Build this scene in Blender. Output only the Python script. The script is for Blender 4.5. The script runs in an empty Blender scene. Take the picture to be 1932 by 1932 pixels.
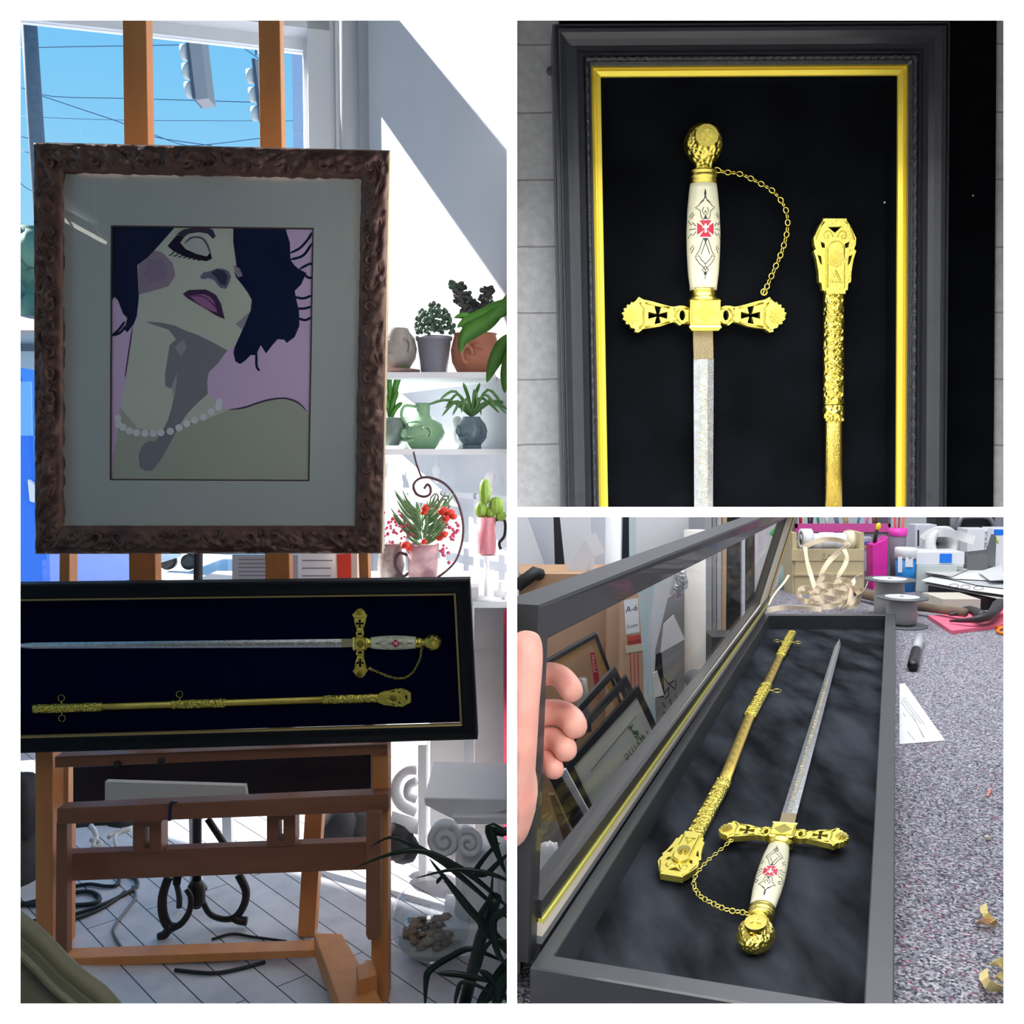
import bpy, bmesh, math, random
from mathutils import Vector, Matrix, noise
from mathutils.geometry import tessellate_polygon
random.seed(7)
C = bpy.context.scene.collection
V = Vector
PI = math.pi
# ---------------------------------------------------------------- camera
H = 1.35; F = 1820.0; PITCH = math.radians(3.6)
CAM = V((0, 0, H))
cd = bpy.data.cameras.new('camera'); cam = bpy.data.objects.new('camera', cd); C.objects.link(cam)
cam.location = CAM; cam.rotation_euler = (PI/2 - PITCH, 0, 0)
cd.sensor_width = 36; cd.lens = 36*F/1932; cd.clip_start = .01; cd.clip_end = 400
bpy.context.scene.camera = cam
vs = bpy.context.scene.view_settings
vs.view_transform = 'Standard'; vs.look = 'None'; vs.gamma = 1; vs.exposure = 0; vs.use_curve_mapping = False
cp, sp_ = math.cos(PITCH), math.sin(PITCH)
def ray(x, y):
    a = (x-966)/F; b = -(y-966)/F
    return V((a, cp + b*sp_, b*cp - sp_))
def Y_(x, y, Y): d = ray(x, y); return CAM + d*(Y/d.y)
def Z_(x, y, Z): d = ray(x, y); return CAM + d*((Z-H)/d.z)
def PL(x, y, p0, n): d = ray(x, y); return CAM + d*((p0-CAM).dot(n)/d.dot(n))
# ---------------------------------------------------------------- materials
def lin(c):
    c = c/255.0
    return c/12.92 if c <= .04045 else ((c+.055)/1.055)**2.4
def L3(c, k=1.0): return tuple(min(1.0, lin(v)*k) for v in c)
MATS = {}
def mat(name, col, rough=.6, metal=0, var=None, bump=None, spec=.5, coat=0, k=1.0, emit=0, sheen=0, stretch=None):
    """var=(scale, colour2, contrast) mottles; bump=(scale, strength, kind)"""
    if name in MATS: return MATS[name]
    m = bpy.data.materials.new(name); m.use_nodes = True; nt = m.node_tree; N = nt.nodes; K = nt.links
    b = N['Principled BSDF']
    b.inputs['Base Color'].default_value = (*L3(col, k), 1)
    b.inputs['Roughness'].default_value = rough; b.inputs['Metallic'].default_value = metal
    b.inputs['Specular IOR Level'].default_value = spec
    b.inputs['Coat Weight'].default_value = coat
    if emit:
        b.inputs['Emission Color'].default_value = (*L3(col), 1); b.inputs['Emission Strength'].default_value = emit
    if sheen: b.inputs['Sheen Weight'].default_value = sheen
    tc = N.new('ShaderNodeTexCoord'); src = tc.outputs['Object']
    if stretch:
        mp = N.new('ShaderNodeMapping'); mp.inputs['Scale'].default_value = stretch; K.new(src, mp.inputs['Vector']); src = mp.outputs[0]
    if var:
        n = N.new('ShaderNodeTexNoise'); n.inputs['Scale'].default_value = var[0]; n.inputs['Detail'].default_value = 5
        K.new(src, n.inputs['Vector'])
        r = N.new('ShaderNodeValToRGB'); w = var[2]/2
        r.color_ramp.elements[0].position = .5-w; r.color_ramp.elements[1].position = .5+w
        r.color_ramp.elements[0].color = (*L3(col, k), 1); r.color_ramp.elements[1].color = (*L3(var[1], k), 1)
        K.new(n.outputs['Fac'], r.inputs['Fac']); K.new(r.outputs['Color'], b.inputs['Base Color'])
    if bump:
        kind = bump[2] if len(bump) > 2 else 'noise'
        if kind == 'voronoi':
            n = N.new('ShaderNodeTexVoronoi'); n.feature = 'SMOOTH_F1'; o = n.outputs['Distance']
        elif kind == 'wave':
            n = N.new('ShaderNodeTexWave'); n.inputs['Distortion'].default_value = 6; n.inputs['Detail'].default_value = 3; n.inputs['Detail Scale'].default_value = 2; o = n.outputs['Fac']
        else:
            n = N.new('ShaderNodeTexNoise'); n.inputs['Detail'].default_value = 4; o = n.outputs['Fac']
        n.inputs['Scale'].default_value = bump[0]; K.new(src, n.inputs['Vector'])
        bp = N.new('ShaderNodeBump'); bp.inputs['Strength'].default_value = bump[1]; bp.inputs['Distance'].default_value = bump[3] if len(bump) > 3 else .002
        K.new(o, bp.inputs['Height']); K.new(bp.outputs[0], b.inputs['Normal'])
    MATS[name] = m; return m
def glassmat(name, tint=(1, 1, 1), refl=.06, rough=.0, graze=.8):
    if name in MATS: return MATS[name]
    m = bpy.data.materials.new(name); m.use_nodes = True; nt = m.node_tree; N = nt.nodes; K = nt.links
    N.clear(); o = N.new('ShaderNodeOutputMaterial'); t = N.new('ShaderNodeBsdfTransparent'); t.inputs[0].default_value = (*tint, 1)
    g = N.new('ShaderNodeBsdfGlossy'); g.inputs['Roughness'].default_value = rough
    fr = N.new('ShaderNodeLayerWeight'); fr.inputs['Blend'].default_value = .5
    pw = N.new('ShaderNodeMath'); pw.operation = 'POWER'; pw.inputs[1].default_value = 4.5; K.new(fr.outputs['Facing'], pw.inputs[0])
    mx = N.new('ShaderNodeMixShader')
    mu = N.new('ShaderNodeMath'); mu.operation = 'MULTIPLY_ADD'; mu.inputs[1].default_value = graze; mu.inputs[2].default_value = refl; mu.use_clamp = True
    K.new(pw.outputs[0], mu.inputs[0]); K.new(mu.outputs[0], mx.inputs[0]); K.new(t.outputs[0], mx.inputs[1]); K.new(g.outputs[0], mx.inputs[2]); K.new(mx.outputs[0], o.inputs[0])
    MATS[name] = m; return m
# ---------------------------------------------------------------- mesh builder
class MB:
    def __init__(s): s.v = []; s.f = []; s.m = []; s.sm = []; s.ms = []
    def mi(s, m):
        if m not in s.ms: s.ms.append(m)
        return s.ms.index(m)
    def add(s, vs_, fs, m, smooth=False):
        o = len(s.v); s.v += [V(p) for p in vs_]; k = s.mi(m)
        for f in fs: s.f.append([i+o for i in f]); s.m.append(k); s.sm.append(smooth)
    def prism(s, pts, vec, m, holes=()):
        vec = V(vec); loops = [[V(p) for p in pts]] + [[V(p) for p in h] for h in holes]
        flat = [p for l in loops for p in l]; n = len(flat)
        if len(loops) == 1 and len(pts) <= 4: fs = [list(range(n))]
        else: fs = [list(t) for t in tessellate_polygon(loops)]
        vs_ = flat + [p+vec for p in flat]
        F2 = list(fs) + [[i+n for i in reversed(f)] for f in fs]
        o = 0
        for l in loops:
            k = len(l)
            for i in range(k):
                a, b = o+i, o+(i+1) % k
                F2.append([a, b, b+n, a+n])
            o += k
        s.add(vs_, F2, m)
    def box(s, a, b, m):
        x0, y0, z0 = a; x1, y1, z1 = b
        s.prism([(x0, y0, z0), (x1, y0, z0), (x1, y1, z0), (x0, y1, z0)], (0, 0, z1-z0), m)
    def tube(s, pts, r, m, seg=8, flat=1.0, closed=False):
        pts = [V(p) for p in pts]; n = len(pts); rs = r if isinstance(r, (list, tuple)) else [r]*n
        rings = []; up = None
        for i, p in enumerate(pts):
            if closed: t = pts[(i+1) % n]-pts[i-1]
            else: t = pts[min(i+1, n-1)]-pts[max(i-1, 0)]
            t = t.normalized() if t.length > 1e-9 else V((0, 0, 1))
            if up is None: up = t.orthogonal().normalized()
            a = (up - t*up.dot(t)); a = a.normalized() if a.length > 1e-6 else t.orthogonal().normalized(); up = a
            b = t.cross(a)
            rings.append([p + a*(rs[i]*math.cos(2*PI*k/seg)) + b*(rs[i]*flat*math.sin(2*PI*k/seg)) for k in range(seg)])
        vs_ = [q for g in rings for q in g]; fs = []
        for i in range(n if closed else n-1):
            for k in range(seg):
                a = i*seg+k; b = i*seg+(k+1) % seg; j = ((i+1) % n)*seg
                fs.append([a, b, j+(k+1) % seg, j+k])
        if not closed:
            fs.append(list(range(seg))[::-1]); fs.append([(n-1)*seg+k for k in range(seg)])
        s.add(vs_, fs, m, True)
    def lathe(s, prof, c, m, seg=24, axis=(0, 0, 1), sx=1, sy=1, xdir=None, fn=None, smooth=True):
        c = V(c); ax = V(axis).normalized(); xd = V(xdir).normalized() if xdir else ax.orthogonal().normalized(); yd = ax.cross(xd)
        vs_ = []
        for r, z in prof:
            for k in range(seg):
                a = 2*PI*k/seg; rr = r*(1+(fn(a, z) if fn else 0))
                vs_.append(c + xd*(rr*sx*math.cos(a)) + yd*(rr*sy*math.sin(a)) + ax*z)
        fs = []; n = len(prof)
        for i in range(n-1):
            for k in range(seg): fs.append([i*seg+k, i*seg+(k+1) % seg, (i+1)*seg+(k+1) % seg, (i+1)*seg+k])
        if prof[0][0] > 1e-5: fs.append(list(range(seg))[::-1])
        if prof[-1][0] > 1e-5: fs.append([(n-1)*seg+k for k in range(seg)])
        s.add(vs_, fs, m, smooth)
    def ball(s, c, r, m, sub=10, sc=(1, 1, 1), fn=None):
        c = V(c); n = sub; vs_ = []; sg = sub*2
        for i in range(n+1):
            th = PI*i/n
            for k in range(sg):
                ph = 2*PI*k/sg; d = V((math.sin(th)*math.cos(ph), math.sin(th)*math.sin(ph), math.cos(th)))
                q = r*(1+(fn(d) if fn else 0)); vs_.append(c+V((d.x*sc[0]*q, d.y*sc[1]*q, d.z*sc[2]*q)))
        fs = [[i*sg+k, i*sg+(k+1) % sg, (i+1)*sg+(k+1) % sg, (i+1)*sg+k] for i in range(n) for k in range(sg)]
        s.add(vs_, fs, m, True)
    def ring(s, q, nrm, prof, m, nsub=1, disp=None, close=False, ks=(1, 1, 1, 1)):
        """moulding around a quad q (TL,TR,BR,BL): prof=[(inset, height)]; nrm faces the viewer"""
        q = [V(p) for p in q]; nrm = V(nrm).normalized()
        W = ((q[1]-q[0]).length+(q[2]-q[3]).length)/2; Hh = ((q[3]-q[0]).length+(q[2]-q[1]).length)/2
        def P(u, w): return (q[0]*(1-u)+q[1]*u)*(1-w)+(q[3]*(1-u)+q[2]*u)*w
        rings = []
        for j, (t, h) in enumerate(prof):
            a, b = t/W, t/Hh; kl, kt, kr, kb_ = ks; cs = [(a*kl, b*kt), (1-a*kr, b*kt), (1-a*kr, 1-b*kb_), (a*kl, 1-b*kb_)]; L = []
            for i in range(4):
                c0, c1 = cs[i], cs[(i+1) % 4]
                for k in range(nsub):
                    f = k/nsub; u = c0[0]+(c1[0]-c0[0])*f; w = c0[1]+(c1[1]-c0[1])*f
                    hh = h + (disp(i+f, t, j) if disp else 0)
                    L.append(P(u, w)+nrm*hh)
            rings.append(L)
        n = 4*nsub; vs_ = [p for L in rings for p in L]; fs = []
        R_ = len(rings)
        for j in range(R_ if close else R_-1):
            for k in range(n):
                j2 = (j+1) % R_
                fs.append([j*n+k, j*n+(k+1) % n, j2*n+(k+1) % n, j2*n+k])
        s.add(vs_, fs, m, disp is not None)
    def apply(s, fn): s.v = [V(fn(p)) for p in s.v]; return s
def wloc(o):
    p = V((0, 0, 0))
    while o: p += o.location; o = o.parent
    return p
def tag(o, label=None, cat=None, group=None, kind=None):
    if label: o['label'] = label
    if cat: o['category'] = cat
    if group: o['group'] = group
    if kind: o['kind'] = kind
    return o
def empty(name, loc, label, cat, group=None):
    o = bpy.data.objects.new(name, None); o.empty_display_size = .05; o.location = V(loc); C.objects.link(o)
    return tag(o, label, cat, group)
def obj(name, mb, parent=None, label=None, cat=None, group=None, kind=None, clipz=None, clipx=None, bevel=0, sub=0):
    off = wloc(parent) if parent else None
    if off is None:
        lo = V([min(p[i] for p in mb.v) for i in range(3)]); hi = V([max(p[i] for p in mb.v) for i in range(3)])
        off = V(((lo.x+hi.x)/2, (lo.y+hi.y)/2, lo.z)); own = off
    else: own = V((0, 0, 0))
    me = bpy.data.meshes.new(name); me.from_pydata([tuple(p-off) for p in mb.v], [], mb.f)
    for m in mb.ms: me.materials.append(m)
    for i, p in enumerate(me.polygons): p.material_index = mb.m[i]; p.use_smooth = mb.sm[i]
    bm = bmesh.new(); bm.from_mesh(me)
    bmesh.ops.remove_doubles(bm, verts=bm.verts, dist=1e-6)
    if clipz is not None:
        g = bmesh.ops.bisect_plane(bm, geom=bm.verts[:]+bm.edges[:]+bm.faces[:], plane_co=(0, 0, clipz-off.z), plane_no=(0, 0, -1), clear_outer=True)
        e = [x for x in g['geom_cut'] if isinstance(x, bmesh.types.BMEdge)]
        try: bmesh.ops.holes_fill(bm, edges=e)
        except Exception: pass
    if clipx is not None:
        sgn = clipx[1]
        g = bmesh.ops.bisect_plane(bm, geom=bm.verts[:]+bm.edges[:]+bm.faces[:], plane_co=(clipx[0]-off.x, 0, 0), plane_no=(sgn, 0, 0), clear_outer=True)
        e = [x for x in g['geom_cut'] if isinstance(x, bmesh.types.BMEdge)]
        try: bmesh.ops.holes_fill(bm, edges=e)
        except Exception: pass
    bmesh.ops.recalc_face_normals(bm, faces=bm.faces)
    bm.to_mesh(me); bm.free(); me.update()
    o = bpy.data.objects.new(name, me); C.objects.link(o); o.location = own
    if parent: o.parent = parent
    if bevel:
        b = o.modifiers.new('bevel', 'BEVEL'); b.width = bevel; b.segments = 2; b.limit_method = 'ANGLE'; b.angle_limit = .6
    if sub:
        b = o.modifiers.new('subdivision', 'SUBSURF'); b.levels = sub; b.render_levels = sub
    return tag(o, label, cat, group, kind)
def slab(name, px, Y, th, m, parent=None, holes=(), **k):
    mb = MB(); mb.prism([Y_(x, y, Y) for x, y in px], (0, th, 0), m, [[Y_(x, y, Y) for x, y in h] for h in holes])
    return obj(name, mb, parent, **k)
def boxpx(mb, x0, x1, yt, yb, Zb, depth, m, dx=0):
    """upright box whose front bottom edge stands on plane Zb at pixel row yb"""
    a = Z_(x0, yb, Zb); Y = a.y; b = Y_(x1, yb, Y); t = Y_(x0, yt, Y)
    mb.prism([(a.x, Y, Zb), (b.x, Y, Zb), (b.x+dx, Y+depth, Zb), (a.x+dx, Y+depth, Zb)], (0, 0, t.z-Zb), m)
    return Y
def arc(cx, cy, rx, ry, a0, a1, n=16): return [(cx+rx*math.cos(math.radians(a0+(a1-a0)*i/n)), cy+ry*math.sin(math.radians(a0+(a1-a0)*i/n))) for i in range(n+1)]
def smoothpts(p, n=5):
    p = [V(q) for q in p]; out = []
    for i in range(len(p)-1):
        a = p[max(i-1, 0)]; b = p[i]; c = p[i+1]; d = p[min(i+2, len(p)-1)]
        for k in range(n):
            t = k/n; out.append(.5*((2*b)+(c-a)*t+(2*a-5*b+4*c-d)*t*t+(3*b-a-3*c+d)*t*t*t))
    out.append(p[-1]); return out
def text_mb(mb, txt, m, place, size=1.0):
    """text converted to a mesh; place maps (x, y) in em units to world; slightly raised"""
    cu = bpy.data.curves.new('t', 'FONT'); cu.body = txt; cu.size = size; cu.resolution_u = 2
    o = bpy.data.objects.new('t', cu); me = bpy.data.meshes.new_from_object(o)
    mb.add([place(v.co.x, v.co.y) for v in me.vertices], [list(p.vertices) for p in me.polygons], m)
    bpy.data.objects.remove(o); bpy.data.curves.remove(cu); bpy.data.meshes.remove(me)
# ================================================================ setting
white = mat('white_paint', (244, 245, 246), .7)
wallwhite = mat('studio_wall_paint', (236, 238, 242), .75, var=(3, (228, 231, 236), .6))
ST = dict(kind='structure')
def struct(name, mb, **k): return obj(name, mb, kind='structure', **k)
# wall standing for the white collage border, with three square openings
FW0, FW1 = .80, .815
mb = MB()
outer0 = [(-2.6, FW0, 0), (3.0, FW0, 0), (3.0, FW0, 4.8), (-2.6, FW0, 4.8)]
OPEN = [(38.5, 38.5, 956.5, 1893.5), (975.5, 38.5, 1893.5, 956.5), (975.5, 975.5, 1893.5, 1893.5)]
holes = [[Y_(a, b, FW0), Y_(c, b, FW0), Y_(c, d, FW0), Y_(a, d, FW0)] for a, b, c, d in OPEN]
# chamfered reveals, so that the openings grow a little towards the back
hb = []
for a, b, c, d in OPEN:
    sx0 = -3 if a < 100 else -.4; sx1 = 3 if c > 1800 else .4; sy0 = -3 if b < 100 else -.4; sy1 = 3 if d > 1800 else .4
    hb.append([Y_(a+sx0, b+sy0, FW1), Y_(c+sx1, b+sy0, FW1), Y_(c+sx1, d+sy1, FW1), Y_(a+sx0, d+sy1, FW1)])
def face_with_holes(loops, rev):
    flat = [V(p) for l in loops for p in l]; fs = [list(t) for t in tessellate_polygon([[V(p) for p in l] for l in loops])]
    return flat, fs
f0, t0 = face_with_holes([outer0]+holes, 0); mb.add(f0, t0, white)
outer1 = [(x, FW1, z) for x, y, z in outer0]
backp = mat('dark_taupe_paint', (96, 92, 90), .8)  # unseen back face made dark to cut bounced light in the shop
f1, t1 = face_with_holes([outer1]+hb, 1); mb.add(f1, t1, backp)
for A, B in [(outer0, outer1)]+list(zip(holes, hb)):
    vs4 = [V(p) for p in A]+[V(p) for p in B]; mb.add(vs4, [[i, (i+1) % 4, (i+1) % 4+4, i+4] for i in range(4)], white)
struct('wall_front', mb)
# added white room around the camera, shuts out sky and bounces lamp light
mb = MB(); mb.box((-2.6, -3, -.06), (3.0, FW0, 0), mat('pale_floor', (205, 203, 198), .5)); struct('floor_light_room', mb)
mb = MB(); mb.box((-2.6, -3, 2.8), (3.0, FW0, 2.86), white); struct('ceiling_light_room', mb)
mb = MB(); mb.box((-2.66, -3, 0), (-2.6, FW0, 2.8), white); struct('wall_light_room_left', mb)
mb = MB(); mb.box((3.0, -3, 0), (3.06, FW0, 2.8), white); struct('wall_light_room_right', mb)
mb = MB(); mb.box((-2.6, -3.06, 0), (3.0, -3, 2.8), white); struct('wall_light_room_back', mb)
# partition between the shop and the workshop
mb = MB(); mb.box((-.003, FW1, 0), (.003, 5.4, 4.6), wallwhite); struct('wall_partition', mb)
# ---- shop (left)
plankm = bpy.data.materials.new('painted_planks'); plankm.use_nodes = True
nt = plankm.node_tree; N = nt.nodes; K = nt.links; b = N['Principled BSDF']
tc = N.new('ShaderNodeTexCoord'); mp = N.new('ShaderNodeMapping'); mp.inputs['Rotation'].default_value = (0, 0, math.radians(48))
K.new(tc.outputs['Object'], mp.inputs['Vector'])
br = N.new('ShaderNodeTexBrick'); br.inputs['Color1'].default_value = (*L3((218, 217, 222)), 1); br.inputs['Color2'].default_value = (*L3((206, 205, 212)), 1)
br.inputs['Mortar'].default_value = (*L3((62, 60, 66)), 1); br.inputs['Scale'].default_value = 1; br.inputs['Mortar Size'].default_value = .0022; br.inputs['Mortar Smooth'].default_value = .3
br.inputs['Brick Width'].default_value = 1.7; br.inputs['Row Height'].default_value = .085; br.offset = .37
K.new(mp.outputs[0], br.inputs['Vector'])
ns = N.new('ShaderNodeTexNoise'); ns.inputs['Scale'].default_value = 9; ns.inputs['Detail'].default_value = 6; K.new(tc.outputs['Object'], ns.inputs['Vector'])
rp = N.new('ShaderNodeValToRGB'); rp.color_ramp.elements[0].position = .35; rp.color_ramp.elements[1].position = .65
rp.color_ramp.elements[0].color = (.72, .72, .74, 1); rp.color_ramp.elements[1].color = (1, 1, 1, 1); K.new(ns.outputs['Fac'], rp.inputs['Fac'])
mx = N.new('ShaderNodeMixRGB'); mx.blend_type = 'MULTIPLY'; mx.inputs['Fac'].default_value = .8; K.new(br.outputs['Color'], mx.inputs[1]); K.new(rp.outputs[0], mx.inputs[2])
K.new(mx.outputs[0], b.inputs['Base Color']); b.inputs['Roughness'].default_value = .45
WH = V((.962, .273, 0)); WN = V((.273, -.962, 0)); P0 = Y_(590, 851.5, 4.6)
def WW(x, y, d=0): return PL(x, y, P0 - WN*d, WN)
def WT(t, z, d=0):
    p = P0 + WH*t - WN*d; return V((p.x, p.y, z))
mb = MB(); mb.prism([(-4.6, FW1, 0), (0, FW1, 0), (0, 5.4, 0), (-4.6, 5.4, 0)], (0, 0, -.06), plankm); struct('floor', mb)
def cpt(t, z): p = P0+WH*t-WN*.12; return V((p.x, p.y, z))
mb = MB(); mb.prism([(-4.6, FW1, 4.6), (0, FW1, 4.6), (0, 4.95, 4.6), cpt(.1, 4.6), cpt(-3.9, 4.6)], (0, 0, .06), mat('grey_ceiling', (150, 148, 146), .8)); struct('ceiling', mb)
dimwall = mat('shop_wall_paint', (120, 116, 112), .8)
mb = MB(); mb.box((-4.66, FW1, 0), (-4.6, 5.28, 4.6), dimwall); struct('wall_left_sun_block', mb)  # run on past the window plane to keep sun off the floor
# shop window wall: sill, header, upper strip, right jamb, built in the wall's own plane
TL_, TR_ = -4.2, 0.0
def wallbox(mb, t0, t1, z0, z1, d0, d1, m):
    mb.prism([WT(t0, z0, d0), WT(t1, z0, d0), WT(t1, z1, d0), WT(t0, z1, d0)], -WN*(d1-d0), m)
trimw = mat('window_trim_paint', (238, 240, 242), .5)
mb = MB(); TH = .12
HB = 3.30; HT = 3.62
wallbox(mb, -4.4, .02, -.05, .10, 0, TH, wallwhite)
wallbox(mb, -4.4, .5, HB, HT, 0, TH, wallwhite)
wallbox(mb, -4.4, .5, 4.35, 4.7, 0, TH, wallwhite)
wallbox(mb, .02, .5, -.05, HB, 0, TH, wallwhite)
wallbox(mb, .02, .5, HT, 4.35, 0, TH, wallwhite)
struct('wall_back', mb)
mb = MB()
wallbox(mb, -4.3, .02, HB-.055, HB, .10, .16, trimw); wallbox(mb, -.012, .02, .10, HB-.055, .10, .16, trimw); wallbox(mb, -4.3, .02, .10, .16, .10, .16, trimw)
fr_w = struct('window_1', mb)
mb = MB(); wallbox(mb, -4.25, -.012, .16, HB-.055, .125, .131, glassmat('window_glass', (1, 1, 1), .03)); obj('window_glass', mb, fr_w)
mb = MB()
wallbox(mb, .0, .10, .05, HB+.06, -.015, .0, trimw); wallbox(mb, .125, .135, .05, 4.3, -.02, 0, trimw); wallbox(mb, -4.3, .10, HB, HB+.09, -.015, 0, trimw)
struct('trim_1', mb)
mb = MB(); c = Y_(664, 851.5, 4.68); mb.lathe([(.055, 0), (.055, .0), (.055, 4.6)], (c.x, c.y, 0), white, 32); struct('trim_2', mb)
# oblique white wall on the right, carrying the shelves
QA = Y_(702, 851.5, 4.5); QB = V((-.0035, 3.38, 0))
QH = V((QB.x-QA.x, QB.y-QA.y, 0)).normalized(); QN = V((QH.y, -QH.x, 0))
if QN.y > 0: QN = -QN
sunwall = mat('sunlit_wall_paint', (222, 225, 230), .8, var=(2.5, (214, 218, 224), .5))
mb = MB(); mb.prism([(QA.x, QA.y, 0), (QB.x, QB.y, 0), (QB.x, QB.y+.2, 0), (QA.x+.05, QA.y+.2, 0)], (0, 0, 4.6), sunwall); struct('wall_right', mb)
mb = MB(); mb.box((QA.x, QA.y, 0), (QA.x+.02, 4.70, 4.6), sunwall); struct('wall_return', mb)
def QW(x, y, d=0): return PL(x, y, V((QA.x, QA.y, 0))+QN*d, QN)
# ---- workshop (right)
wgrey = mat('workshop_wall_paint', (214, 216, 222), .8)
mb = MB(); mb.box((0, FW1, -.06), (3.4, 5.2, 0), mat('workshop_floor', (96, 94, 96), .7, var=(8, (70, 70, 74), .5))); struct('floor_workshop', mb)
mb = MB(); mb.box((.003, 5.1, 0), (3.4, 5.16, 2.8), wgrey); struct('wall_workshop_back', mb)
mb = MB(); mb.box((3.4, FW1, 0), (3.46, 5.16, 2.8), wgrey); struct('wall_workshop_right', mb)
mb = MB(); mb.box((.003, FW1, 2.8), (3.4, 5.16, 2.86), white); struct('ceiling_workshop', mb)
# ---------------------------------------------------------------- light
def area(name, loc, size, energy, col=(1, 1, 1), rot=(0, 0, 0), sy=None):
    l = bpy.data.lights.new(name, 'AREA'); l.energy = energy; l.size = size; l.color = col
    if sy: l.shape = 'RECTANGLE'; l.size_y = sy
    o = bpy.data.objects.new(name, l); o.location = loc; o.rotation_euler = rot; C.objects.link(o); return o
area('border_fill_light', (.2, -.6, 2.75), 3.2, 132, (1, .995, .985), sy=1.8)  # added lamp, strong enough to turn the border wall white
area('workshop_light', (1.3, 2.7, 2.75), 2.2, 75, (.97, .985, 1), sy=2.6)
s = bpy.data.lights.new('sun', 'SUN'); s.energy = 15; s.angle = math.radians(.55); s.color = (1, .965, .91)
so = bpy.data.objects.new('sun', s); C.objects.link(so)
so.rotation_euler = V((1.38, -.80, -1.0)).to_track_quat('-Z', 'Y').to_euler(); so.location = (-6, 8, 9)
w = bpy.data.worlds.new('world'); bpy.context.scene.world = w; w.use_nodes = True; nt = w.node_tree; N = nt.nodes; K = nt.links
bg = N['Background']; g = N.new('ShaderNodeTexCoord'); sx = N.new('ShaderNodeSeparateXYZ'); K.new(g.outputs['Generated'], sx.inputs[0])
rp = N.new('ShaderNodeValToRGB'); K.new(sx.outputs['Z'], rp.inputs['Fac'])
e = rp.color_ramp.elements; e[0].position = 0; e[0].color = (*L3((200, 230, 250)), 1); e[1].position = .42; e[1].color = (*L3((112, 200, 255)), 1)
x = e.new(.16); x.color = (*L3((160, 222, 254)), 1); x = e.new(1); x.color = (*L3((90, 160, 232)), 1)
K.new(rp.outputs[0], bg.inputs['Color']); bg.inputs['Strength'].default_value = 1.0
# ================================================================ sword and scabbard generators
gold = mat('gilt_brass', (230, 212, 104), .24, 1, bump=(900, .25, 'noise', .0006))
goldrel = mat('gilt_relief', (232, 215, 104), .3, 1, bump=(260, 1.0, 'voronoi', .003))
gold_etch = mat('etched_gilt', (226, 196, 96), .28, 1, bump=(260, .35, 'wave', .0008))
goldflat = mat('gilt_cast', (234, 220, 108), .42, 1, bump=(420, .5, 'noise', .001))
steel = mat('polished_steel', (226, 228, 232), .22, 1, var=(160, (205, 207, 208), .25), bump=(240, .3, 'wave', .0005))
ricasso = mat('gilded_steel', (196, 178, 140), .35, 1, bump=(400, .5, 'wave', .0008))
ivory = mat('ivory', (238, 234, 202), .3, coat=.4)
ink = mat('black_inlay', (40, 38, 44), .4)
inkred = mat('red_enamel', (205, 22, 62), .35)
inkwhite = mat('white_enamel', (245, 240, 235), .35)
patina = mat('dark_patina', (92, 66, 22), .5, .6)
def lens(u, prof):
    return 0
GR = [(-49, 25), (-30, 27.5), (0, 30.5), (40, 32.5), (70, 32.5), (110, 30.5), (150, 26), (155, 25)]
def grip_r(y):
    pts = [(345, 25), (365, 27.5), (400, 30.5), (440, 32), (470, 31.5), (510, 29.5), (545, 25.5), (552, 25)]
    for (a, ra), (b, rb) in zip(pts, pts[1:]):
        if a <= y <= b:
            t = (y-a)/(b-a); t = t*t*(3-2*t)*.5+t*.5; return ra+(rb-ra)*t
    return 25
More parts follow.
